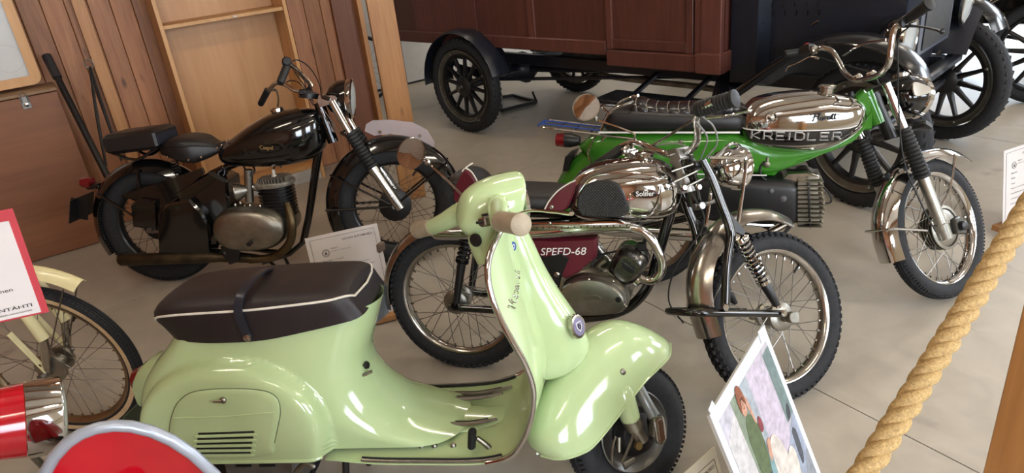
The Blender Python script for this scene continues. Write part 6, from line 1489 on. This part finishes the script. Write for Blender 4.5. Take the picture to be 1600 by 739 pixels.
    for y in (.19, 1.22):
        hl = MB().lathe([(.004, -.12), (.06, -.10), (.10, -.05), (.112, .0), (.114, .03)], (3.20, y, .86), (1, 0, 0), 28).build('headlamp', BLACKP, t)
        MB().lathe([(.112, .02), (.12, .024), (.12, .042), (.108, .046), (.104, .04)], (3.20, y, .86), (1, 0, 0), 28, closed=True).build('lamp_rim', CHROME2, hl)
        MB().lathe([(.001, .055), (.06, .05), (.106, .04)], (3.20, y, .86), (1, 0, 0), 28, cap=False).build('lamp_lens', LENS, hl)
        MB().tube([(3.20, y, .75), (3.18, y+(.06 if y < .7 else -.06), .66), (3.15, .36 if y < .7 else 1.05, .58)], .014, 8, 3).build('lamp_bracket', BLACKP, hl)
    MB().box((3.22, .705, .56), (.08, 1.0, .05), ch=.01).build('front_cross_member', BLACKT, t)
    # bonnet catch handle
    q = A(1275, 35, .36); MB().tube([(q[0]-.02, q[1]-.01, q[2]-.012), (q[0]+.02, q[1]-.012, q[2]+.012)], .006, 8, 1).build('bonnet_catch', CHROME2, bn)
truck()
# steel frame lying on the floor behind the truck's rear wheel
jf = thing('steel_floor_frame', 'small black steel frame lying flat on the floor behind the truck wheel', 'frame', loc=GP(810, 164))
o_ = GP(810, 164); cs = [GP(*p)-o_ for p in ((783, 155), (803, 152), (838, 162), (784, 176))]
for i in range(4):
    a, b = cs[i]+np.array([0, 0, .02]), cs[(i+1) % 4]+np.array([0, 0, .02]); MB().bar(a, b, .03, .03, ch=.003).build('frame_bar', BLACKM, jf)
MB().bar(cs[2]+np.array([0, 0, .03]), cs[2]+np.array([-.02, .1, .09]), .015, .015).build('handle', BLACKM, jf)

# ================================================================== a second dark car at the right edge
def far_car():
    A = Fr(*(np.array([-.2379, 5.749])+np.array([.684, -.729])*.75+np.array([.729, .684])*2.35), -46.83)
    t = thing('vintage_car', 'dark vintage car standing beyond the truck at the right edge', 'car', A)
    R = .37
    for x, y in ((0, 0), (0, 1.4), (2.75, 0), (2.75, 1.4)):
        wh = MB().lathe([(.26, -.03), (.28, -.03), (.28, .03), (.26, .03)], (0, 0, 0), n=40, closed=True).build('wheel', BLACKM, t, Matrix.Translation((x, y, R)))
        MB().lathe([(.28+.045+.045*math.cos(a), .05*math.sin(a)) for a in np.linspace(0, 2*PI, 14, endpoint=False)], n=48, closed=True).build('tyre', RUBBER, wh)
        MB().lathe([(.001, -.08), (.05, -.07), (.08, -.03), (.08, .03), (.001, .06)], n=20, cap=False).build('hub', BLACKM, wh)
        sp = MB().tube([(.05, 0, 0), (.27, 0, 0)], [.02, .014], 8, 1).mesh('spoke', BLACKM)
        for k in range(12): link(sp, 'spoke', wh, Matrix.Rotation(k*PI/6, 4, 'Y'))
    for y in (0, 1.4):
        Pf = cr([np.array(p) for p in ((1.85, 0, .36), (2.05, 0, .45), (2.3, 0, .68), (2.55, 0, .86), (2.8, 0, .88), (3.0, 0, .78), (3.12, 0, .6))], 5)
        fd = MB().sweep([(p[0], p[2]) for p in Pf], uprof(.13, .05, t=.004), y=y).build('fender', BLACKP, t)
        MB().tube([(p[0], y+(-.13 if y == 0 else .13), p[2]-.05) for p in Pf], .009, 8, 1).build('fender_bead', CHROME2, fd)
        MB().sweep(arc((0, R), .45, 200, 0, 24), uprof(.12, .04, t=.004), y=y).build('fender', BLACKP, t)
        MB().box((.95, y, .36), (1.8, .26, .03), ch=.006).build('running_board', BLACKT, t)
    MB().slab([(-.5, .5), (-.5, 1.3), (-.3, 1.85), (1.4, 1.85), (1.6, 1.25), (2.75, 1.15), (2.8, .5)], .25, 1.15, ch=.04).build('body', BLACKP, t)
    for y in (.2, 1.2):
        hl = MB().lathe([(.01, -.12), (.08, -.08), (.11, 0), (.11, .03)], (2.85, y, .88), (1, 0, 0), 24).build('headlamp', CHROME, t)
        MB().lathe([(.001, .05), (.1, .035)], (2.85, y, .88), (1, 0, 0), 24, cap=False).build('lamp_lens', LENS, hl)
    MB().tube([(2.75, .1, R), (2.75, 1.3, R)], .025, 10, 1).tube([(2.75, .3, R), (1.7, .6, .45)], .014, 8, 1).build('front_axle', BLACKT, t)
far_car()

# ================================================================== cream moped wheel at the left edge
def cream_moped():
    A = Fr(-1.7162, 2.2156, -7, -2.1); R = .3253
    t = thing('bicycle', 'cream motorised bicycle with tan walled front wheel at the left edge', 'bicycle', A)
    wire_wheel(t, Matrix.Translation((0, 0, R)), R, .046, .272, mat('gold_grey_rim', '9a8466', .28, .9, var=.15), ALU, 36, .03, .045, (.06, .05), 'rib', sm=STEEL, sr=.0012, sidewall=.030)
    wire_wheel(t, Matrix.Translation((-1.12, 0, R)), R, .046, .272, CHROME2, ALU, 28, .03, .045, (.06, .05), None, sr=.0012, sidewall=.030)
    s0 = np.array([1, 0, 1.]); Y = lambda y: np.array([0, y, 0.])
    tip = A(128, 438, 0); a0 = math.degrees(math.atan2(tip[2]-R, tip[0])); r = math.hypot(tip[0], tip[2]-R)
    MB().sweep(arc((0, R), r-.004, 190, a0, 36), uprof(.036, .026, t=.002)).build('fender', CREAM, t)
    q = A(98, 448, 0)
    for y in (-.045, .045):
        MB().tube([A(99, 452, -.04)*s0+Y(y*.9), np.array([0, y*1.4, R])], .003, 6, 1).build('fender_stay', STEEL, t)
        k = Y(y)
        u0, u1, u2 = A(8, 450, -.06)*s0, A(68, 530, -.06)*s0, np.array([0.01, 0, R+.01])
        MB().tube([u0+k*1.3, u1+k*1.3], .02, 14, 1).build('fork_tube', CREAM, t)
        MB().tube([u1+k*1.3, u1+(u2-u1)*.3+k*1.3, u2+k*1.3], [.014, .016, .012], 12, 1).build('fork_slider', CHROME2, t)
        MB().bar(A(15, 520, -.06)*s0+k*1.4, A(74, 580, -.06)*s0+k*1.4, .008, .022, up=(0, 1, 0), ch=.002).build('fork_arm', CREAM, t)
        MB().lathe([(.003, -.004), (.007, -.002)], A(60, 573, -.075)*s0+k*1.5, (0, 1, 0), 10).build('arm_bolt', BLACKM, t)
    h0, h1 = A(8, 450, 0), A(8, 450, 0)+np.array([-.16, 0, .30])
    MB().tube([h0, h1], .022, 12, 1).tube([h0+(h1-h0)*.3, (-.75, 0, .34), (-1.12, 0, R)], .022, 12, 3).tube([h0+(h1-h0)*.8, (-.85, 0, .75)], .018, 10, 1).tube([(-.75, 0, .30), (-.86, 0, .85)], .018, 10, 1).build('frame', CREAM, t)
    MB().tube([h1+np.array([-.12, -.30, .05]), h1+np.array([0, -.12, .05]), h1, h1+np.array([0, .12, .05]), h1+np.array([-.12, .30, .05])], .011, 10, 5).build('handlebar', CHROME, t)
    MB().lathe([(.02, 0), (.10, .01), (.11, .04), (.05, .07)], (-.88, 0, .85), (0, 0, 1), 16, sx=.8).build('saddle', VINYL, t)
    MB().tube([(-.6, 0, .22), (-.5, 0, .25)], .08, 14, 1).build('engine', ALU, t)
cream_moped()

# ================================================================== red vehicles at the lower left corner
def red_scooter():
    # seen from behind: the inner side of its front shield
    psi = 104; top = CPOS+(CF+CR*(152-800)/FPX+CD*(669-369.5)/FPX)*1.06
    A0 = Fr(0, 0, psi); lt = A0.M.T@top; H = lt[2]
    org = top-A0.M@np.array([1.0, 0, H+.008]); A = Fr(org[0], org[1], psi, 0)
    t = thing('scooter', 'bright red scooter shield with grey rounded edging in the bottom left corner', 'scooter', A)
    prof = [(.70, .22, .16), (.86, .24, .19), (.94, .32, .205), (.975, .44, .205), (.99, H-.34, .172)]+[(1.0-.01*d/.34, H-d, .155*math.sqrt(max(0, 1-((.30-d)/.30)**2))+.002) for d in (.27, .2, .14, .09, .055, .03, .012, .003, 0)]
    PR = cr([np.array(p) for p in prof[:4]], 5)+[np.array(p) for p in prof[4:]]; G = []
    for v in PR: G.append([(v[0]+.045*(1-k*k)*min(1, max(0, (v[1]-.25)*5))*min(1, max(0, (H-v[1])/.22)), v[2]*k, v[1]) for k in np.linspace(-1, 1, 17)])
    ls = MB().grid(G, .005).build('front_shield', RED, t, sharp=70)
    MB().tube([(r[0][0], r[0][1], r[0][2]) for r in G]+[(r[-1][0], r[-1][1], r[-1][2]) for r in G[::-1]], .0095, 10, 1).build('shield_trim', GREYT, ls)
    MB().tube([(1.03, 0, H-.12), (1.05, 0, .5), (1.06, 0, .24)], .03, 12, 4).build('steering_column', RED, t)
    for x in (1.05, .10):
        wh = MB().lathe([(.11, -.03), (.12, -.035), (.12, .035), (.11, .03), (.05, .02), (.05, -.02)], n=36, closed=True).build('wheel', CHROME2, t, Matrix.Translation((x, 0, .20)))
        tyre_mb(.20, .08, .118, None, 40).build('tyre', RUBBER, wh); MB().lathe([(.02, -.06), (.05, -.05), (.05, .05), (.02, .06)], n=20).build('hub', ALU, wh)
    MB().sweep(arc((1.05, .20), .235, 190, 95, 24), uprof(.06, .05)).build('fender', RED, t)
    MB().box((.56, 0, .23), (.50, .34, .03), ch=.01).build('floorboard', RED, t)
    st = [((-.22, .40), (-.22, .30), .03), ((-.15, .48), (-.15, .26), .12), ((.1, .52), (.1, .26), .16), ((.28, .48), (.28, .26), .15), ((.34, .4), (.36, .26), .1)]
    tank(t, st, RED, name='rear_body')
red_scooter()
def red_moped():
    c = CPOS+(CF+CR*(68-800)/FPX+CD*(651-369.5)/FPX)*1.47
    psi = 32; A0 = Fr(0, 0, psi); L0 = A0.M.T@c; org = c-A0.M@np.array([.98, 0, L0[2]]); A = Fr(org[0], org[1], psi, 0)
    t = thing('moped', 'red moped with a broad chrome ringed headlamp at the bottom left edge', 'moped', A)
    L = np.array([.98, 0, L0[2]]); ax = np.array([1, 0, -.30]); ax /= np.linalg.norm(ax)
    hd = MB().lathe([(.006, -.30), (.04, -.28), (.058, -.20), (.070, -.11), (.0765, -.04), (.0775, -.030)], L, ax, 32).build('headlamp_shell', RED, t)
    MB().lathe([(.0775, -.032), (.0805, -.030), (.0805, .030), (.0775, .034), (.072, .034), (.074, 0)], L, ax, 36, closed=True).build('lamp_rim', CHROME, hd)
    MB().lathe([(.001, .043), (.03, .042), (.055, .039), (.074, .032)], L, ax, 32, cap=False).build('lamp_lens', LENS, hd)
    MB().lathe([(.07, .01), (.001, -.02)], L, ax, 24, cap=False).build('reflector', CHROME, hd)
    for y in (-.06, .06): MB().tube([L+np.array([-.24, y*.8, -.0]), (.66, y, .5), (.60, y, .29)], .018, 10, 3).build('fork_leg', RED, t)
    MB().tube([L+np.array([-.26, -.26, .03]), L+np.array([-.22, -.08, -.02]), L+np.array([-.22, .08, -.02]), L+np.array([-.26, .26, .03])], .011, 10, 4).build('handlebar', CHROME, t)
    for x in (.60, -.40): wire_wheel(t, Matrix.Translation((x, 0, .29)), .29, .055, .235, CHROME2, ALU, 28, .03, .045, (.06, .05), None, sr=.0012)
    MB().tube([L+np.array([-.16, 0, -.06]), (.55, 0, .40), (.2, 0, .40), (-.40, 0, .29)], .025, 12, 4).tube([(.3, 0, .32), (.15, 0, .72)], .018, 10, 1).build('frame', RED, t)
    MB().box((.12, 0, .76), (.40, .2, .07), ch=.02).build('seat', VINYL, t); MB().tube([(.40, -.06, .30), (.40, .06, .30)], .09, 14, 1).build('engine', ALU, t)
red_moped()

# ================================================================== signs
PLYS = wood('stand_plywood', 'b98654', '99683c', .5, axis=2, knots=.0)
def ln(b, x0, x1, z, h=.004, y=-.0022): b.box(((x0+x1)/2, y, z), (x1-x0, .0006, h))
def framebox(b, x0, x1, z0, z1, w_=.0012, y=-.0022):
    for a, c, d, e in ((x0, x1, z0, z0+w_), (x0, x1, z1-w_, z1), (x0, x0+w_, z0, z1), (x1-w_, x1, z0, z1)): b.box(((a+c)/2, y, (d+e)/2), (c-a, .0006, e-d))
def sheet(t, x0, x1, z0, z1, m=PAPER, name='sheet', yy=0): return MB().box(((x0+x1)/2, yy, (z0+z1)/2), (x1-x0, .003, z1-z0), ch=.0006).build(name, m, t)
def tx(t, s, x, z, w_, h, m=INK, **k): return text(t, s, (x, -.0022, z), (1, 0, 0), (0, 0, 1), w_, h, m, thick=.0003, **k)
def info_stand(fr, x0, x1, z0, z1, label, lines, head):
    t = thing('info_sign', label, 'sign', fr)
    sh_ = sheet(t, x0, x1, z0, z1)
    MB().box(((x0+x1)/2, .006, (z0+z1)/2-.02), (x1-x0-.04, .008, z1-z0), ch=.001).build('backing_board', PLYS, t)
    MB().box(((x0+x1)/2, .0, z0-.012), (x1-x0+.05, .07, .028), rotm([1, 0, 0], fr_lean), ch=.002).build('wooden_foot', PLYS, t)
    b = MB(); framebox(b, x0+.018, x1-.018, z0+.02, z1-.016); b.build('printed_border', INK, sh_)
    lx, lz = x0+.075, z1-.085
    b = MB()
    for r in (.0165, .0125): b.tube([(lx+r*math.cos(a), -.0018, lz+r*math.sin(a)) for a in np.linspace(0, 2*PI, 24, endpoint=False)], .0008, 4, 1, closed=True)
    b.slab([(lx-.006, lz-.006), (lx, lz+.008), (lx+.006, lz-.006)], -.0026, -.0018).build('round_emblem', INK, sh_)
    tx(sh_, head, x1-.165, z1-.042, .135, .009, bold=.01)
    for s, dx, dz, w_, h in lines: tx(sh_, s, x0+dx, z1-dz, w_, h)
    return t
fr_lean = R_(12)
ln_ = [('MERKKI', .100, .072, .03, .006), ('Paikka, Automuseo', .100, .084, .085, .005), ('Merkki:', .055, .125, .045, .008), ('Csepel', .108, .125, .038, .008), ('Malli:', .055, .150, .034, .008), ('125', .108, .150, .02, .008), ('1. sylinteri 2-tahti', .165, .158, .09, .006), ('123 cm3  5 hv', .205, .175, .07, .006)]
info_stand(Fr(-.62, 2.79, 15, 12), -.273, .048, .034, .456, 'framed white information sheet standing between the black motorcycle and chrome moped', ln_, 'OULUN AUTOMUSEO')
ln_ = [('MERKKI', .100, .072, .03, .006), ('Paikka, Automuseo', .100, .084, .085, .005), ('Merkki:', .055, .125, .045, .007)]+[('Tiedot ja historia '+'x'*k, .055, .150+.02*k, .20, .006) for k in range(0)]
ln_ += [('Malli:', .055, .150, .03, .007), ('Vuosi:', .055, .175, .03, .007), ('Moottori 1-sylinterinen', .055, .20, .12, .007), ('ilmajäähdytteinen, 4,2 hv', .055, .225, .15, .007), ('vaihteet 5, paino 75 kg', .055, .25, .14, .007), ('suurin nopeus 40 km/h', .055, .275, .14, .007)]
FS = Fr(2.37, 2.93, 22, 10); a_ = FS(1568, 236, 0)
info_stand(FS, a_[0], a_[0]+.297, .05, a_[2], 'white information sheet on a wooden foot near the green moped at the right edge', ln_, 'OULUN AUTOMUSEO')
MB()
# red bordered sheet
def red_sign():
    A = Fr(*(rotm([0, 0, 1], 0)@np.array([0, 1.30, 0]))[:2], 15, 10)
    t = thing('info_sign', 'red bordered white sheet with dark print above the cream bicycle fork', 'sign', A)
    br = A(76, 488, 0); x1, z0 = br[0], br[2]; z1 = A(8, 345, 0)[2]+.0; x0 = x1-.30; z1 = z0+.215
    bd = MB().box(((x0+x1)/2, .003, (z0+z1)/2), (x1-x0, .004, z1-z0), ch=.001).build('red_board', mat('red_card', 'b3323c', .5), t)
    ir = A(67, 485, 0); sh_ = sheet(t, x0+.01, x1-.012, z0+.004, z1-.022)
    xr = x1-.012
    tx(sh_, 'Suomalainen nska', xr-.17, z0+.118, .13, .010); tx(sh_, 'Moottoripyöräily jöity', xr-.19, z0+.088, .14, .010); tx(sh_, 'Kunto: alkuperäiskuntoinen', xr-.205, z0+.055, .172, .010)
    tx(sh_, 'POHJANTÄHTI', xr-.118, z0+.018, .108, .010, bold=.012, label='logo lettering in small capitals'); tx(sh_, 'KESKINÄINEN VAKUUTUSYHTIÖ', xr-.085, z0+.011, .072, .004)
    P = A.M.T@(np.array([0, 0, 1])); p0 = np.array([x0+.03, .012, (z0+z1)/2]); w0 = A.tw(p0); ft = A.M.T@(np.array([w0[0]-.12, w0[1]+.42, .012])-A.ow)
    MB().tube([p0, ft], .009, 8, 1).build('stand_pole', STEEL, t); MB().lathe([(.12, 0), (.12, .008), (.02, .016)], ft-P*.01, P, 24).build('stand_base', STEEL, t)
red_sign()
# poster
def poster():
    A = Fr(.585, 1.133, 52.86, 22)
    t = thing('poster', 'white bordered poster of a woman in green beside a pale scooter, propped up', 'poster', A)
    W, Z1, Z0 = .42, .593, .022
    sh_ = sheet(t, 0, W, Z0, Z1, mat('poster_white', 'c9cdd2', .5, var=.02))
    MB().box((W/2, .008, (Z0+Z1)/2), (W-.01, .008, Z1-Z0-.01), ch=.001).build('backing_board', mat('foam_board', 'c9c9c6', .6), t)
    MB().bar((W/2, .012, Z1-.15), (W/2, .20, .03+.10), .03, .006).build('rear_strut', PLYS, t)
    N = [0]
    def pc(col, pts, name, yy, parent=None, k=1, closed=True, r=.6):
        P = [(x*W, z) for x, z in pts]
        if k > 1: P = [(p[0], p[1]) for p in cr([np.array([p[0], p[1], 0]) for p in P], k, closed=True)]
        return MB().slab(P, -.0016-yy-.0003, -.0012-yy).build(name, mat('print_'+name+str(N.__setitem__(0, N[0]+1) or N[0]), col, r, var=.16, scale=40), parent or sh_)
    def quad(col, x0, x1, z0, z1, name, yy): return pc(col, [(x0, z0), (x1, z0), (x1, z1), (x0, z1)], name, yy)
    h = lambda f: Z1-f    # metres down from the top
    bg = quad('b9b6c0', .06, .94, .06, h(.035), 'wall_print', 0)
    quad('7f8c78', .24, .40, .08, h(.035), 'doorway_print', .0004)
    quad('a9b3bd', .40, .52, .16, h(.035), 'frame_print', .0004)
    quad('c9bfd0', .52, .80, .24, h(.035), 'plaster_print', .0004)
    quad('6b7f7e', .82, .94, .33, h(.05), 'shutter_print', .0006)
    pc('9aa3b6', [(.52, .10), (.94, .10), (.94, .34), (.62, .26)], 'blue_wall_print', .0006)
    pc('8a9098', [(.72, .06), (.94, .06), (.94, .22), (.80, .16)], 'pavement_print', .0008)
    pc('c2bfc0', [(.06, .06), (.26, .06), (.24, h(.06)), (.06, h(.10))], 'plaster_print', .0006)
    pc('8f8c86', [(.06, .30), (.25, .34), (.25, .345), (.06, .305)], 'ledge_print', .0008)
    pc('39464f', [(0.2952, 0.115), (0.4312, 0.115), (0.4108, 0.255), (0.3768, 0.325), (0.302, 0.315)], 'skirt_print', .0010, k=2)
    pc('5b6b48', [(0.2884, 0.305), (0.3904, 0.315), (0.438, 0.365), (0.4448, 0.435), (0.4176, 0.47), (0.37, 0.485), (0.3224, 0.475), (0.2884, 0.435), (0.2782, 0.365)], 'green_blouse_print', .0014, k=3)
    pc('c99a83', [(0.3265, 0.495), (0.3509, 0.4878), (0.3846, 0.495), (0.3938, 0.5202), (0.3846, 0.5454), (0.3571, 0.554), (0.3326, 0.5418), (0.3234, 0.5166)], 'face_print', .0018, k=3)
    pc('8a4f33', [(0.3173, 0.5022), (0.3295, 0.5238), (0.3448, 0.536), (0.3724, 0.536), (0.3877, 0.5166), (0.3999, 0.5094), (0.406, 0.5382), (0.3877, 0.5634), (0.3571, 0.5706), (0.3265, 0.5598), (0.3112, 0.531)], 'hair_print', .0022, k=3)
    for x in (.352, .374): pc('3a2a26', [(x-.006, .532), (x+.006, .532), (x+.006, .535), (x-.006, .535)], 'eye_print', .0026)
    pc('a8433f', [(0.3497, 0.5094), (0.3705, 0.5094), (0.3644, 0.5058), (0.3558, 0.5058)], 'mouth_print', .0026)
    pc('b88a76', [(0.3583, 0.5238), (0.362, 0.5238), (0.365, 0.5152), (0.3564, 0.5152)], 'nose_print', .0024)
    pc('c99a83', [(0.4176, 0.455), (0.438, 0.445), (0.4278, 0.515), (0.404, 0.53), (0.3972, 0.515)], 'arm_print', .0020, k=2)
    pc('8a3b45', [(.45, .41), (.49, .41), (.50, .435), (.475, .45), (.445, .435)], 'red_flower_print', .0022, k=3)
    pc('c99a83', [(.43, 0.325), (.50, 0.345), (.51, 0.375), (.46, 0.375)], 'hand_print', .0022, k=2)
    pc('7fa3a8', [(.38, 0.275), (.44, 0.355), (.50, 0.335), (.46, 0.255)], 'bag_print', .0018, k=2)
    pc('ded6cf', [(.46, 0.125), (.62, 0.125), (.66, 0.255), (.60, 0.355), (.50, 0.365), (.45, 0.275)], 'scooter_shield_print', .0026, k=3)
    pc('e4ddd4', [(.60, 0.155), (.70, 0.175), (.76, 0.245), (.72, 0.285), (.62, 0.265), (.58, 0.205)], 'scooter_mudguard_print', .0030, k=3)
    pc('2e3034', [(.62, 0.105), (.72, 0.105), (.76, 0.155), (.72, 0.19), (.64, 0.175)], 'scooter_wheel_print', .0028, k=3)
    pc('4a5058', [(.80, .20), (.86, .22), (.88, .29), (.82, .30)], 'far_scooter_print', .0012, k=2)
    pc('3b4148', [(.84, .33), (.90, .34), (.90, .37), (.85, .36)], 'far_object_print', .0012, k=2)
    MB().box((W-.035, -.003, .13), (.045, .001, .07), rotm([0, 1, 0], .1)).build('paper_corner_flap', PAPER, sh_) if False else None
    MB().box((W*.93, -.003, Z1-.012), (.05, .0015, .035), rotm([0, 1, 0], .15)).build('tape_piece', mat('clear_tape', 'd3dade', .3), sh_)
    MB().box((W*.05, .0, Z1+.004), (.03, .002, .02), rotm([0, 1, 0], -.2)).build('tape_piece', mat('clear_tape2', 'd3dade', .3), sh_)
poster()
def small_sign():
    A = Fr(*(GP(1118, 739)[:2]+np.array([-.02, -.12])), 38, 18)
    tr = A(1116, 697, 0)
    t = thing('info_sign', 'yellowed museum sheet corner in front of the scooter wheel, beside the poster', 'sign', A)
    x1, z1 = tr[0], tr[2]; x0 = x1-.297; sh_ = sheet(t, x0, x1, .02, z1, mat('yellowed_paper', 'd8cfb6', .6, var=.05))
    MB().box(((x0+x1)/2, .006, z1/2), (x1-x0, .008, z1-.03), ch=.001).build('backing_board', PLYS, t)
    b = MB(); framebox(b, x0+.016, x1-.016, .035, z1-.032); b.build('printed_border', INK, sh_)
    tx(sh_, 'OULUN AUTOMUSEO', x1-.165, z1-.056, .14, .011, bold=.01)
    MB().box(((x0+x1)/2, .0, .012), (x1-x0+.04, .08, .024), ch=.002).build('wooden_foot', PLYS, t)
small_sign()

# ================================================================== rope barrier
def ray_(px, py, d): return CPOS+(CF+CR*(px-800)/FPX+CD*(py-369.5)/FPX)*d
def barrier():
    p = ray_(1575, 627, 1.22); e0 = ray_(1600, 515, 1.20); c = np.array([e0[0]+.085, e0[1]+.02, 0])
    th = R_(30); Mz = Matrix.Rotation(th, 4, 'Z')
    post = MB().box((0, 0, .5), (.095, .095, 1.0), ch=.004).build('barrier_post', wood('orange_pine', 'c08a4e', 'a16e3a', .45, knots=.4), None)
    post.matrix_world = Matrix.Translation((c[0], c[1], 0))@Mz; post['label'] = 'square orange wooden barrier post at the lower right corner holding the rope'; post['category'] = 'post'
    a, b = ray_(1350, 739, .98), ray_(1600, 335, 1.12)
    d = (b-a); P = [a-d*1.1+np.array([0, 0, .12]), a-d*.45+np.array([0, 0, .02]), a, a+d*.5+np.array([0, 0, -.004]), b, b+d*.12]
    end = P[-1]; t = thing('barrier_rope', 'thick twisted manila rope slung across the lower right of the floor', 'rope', loc=tuple(P[0]))
    Q = cr(P, 60); Q = [q-P[0] for q in Q]; s = 0; L = [0]
    for i in range(1, len(Q)): s += np.linalg.norm(Q[i]-Q[i-1]); L.append(s)
    fib = ropemat(); RR, rs, pitch = .0088, .0102, .092
    ref = np.array([0, 0, 1.])
    for k in range(3):
        S = []
        for i, q in enumerate(Q):
            tt = Q[min(i+1, len(Q)-1)]-Q[max(i-1, 0)]; tt /= np.linalg.norm(tt); u = np.cross(tt, ref); u /= np.linalg.norm(u); v = np.cross(tt, u)
            a_ = 2*PI*(L[i]/pitch+k/3); S.append(q+RR*(math.cos(a_)*u+math.sin(a_)*v))
        MB().tube(S, rs, 14, 1).build('strand', fib, t)
    # ring bolt to the post
    w = np.array(P[-1])-P[0]
    MB().tube([w+.02*np.array([math.cos(x), 0, math.sin(x)]) for x in np.linspace(0, 2*PI, 12, endpoint=False)], .004, 6, 1, closed=True).build('rope_hook', STEEL, t)
def ropemat():
    m, nt, p = nmat('manila_fibre'); L = nt.links; p.inputs['Roughness'].default_value = .8
    tc = nd(nt, 'ShaderNodeTexCoord'); n = nd(nt, 'ShaderNodeTexNoise', Scale=260.0, Detail=5.0, Distortion=1.0); L.new(tc.outputs['Object'], n.inputs['Vector'])
    r = nd(nt, 'ShaderNodeValToRGB'); r.color_ramp.elements[0].position = .3; r.color_ramp.elements[1].position = .7
    r.color_ramp.elements[0].color = lin('8c7045'); r.color_ramp.elements[1].color = lin('c4a670'); L.new(n.outputs['Fac'], r.inputs[0]); L.new(r.outputs[0], p.inputs['Base Color'])
    b = nd(nt, 'ShaderNodeBump', Strength=.3, Distance=.0015); L.new(n.outputs['Fac'], b.inputs['Height']); L.new(b.outputs[0], p.inputs['Normal']); return m
barrier()
bpy.context.view_layer.update()
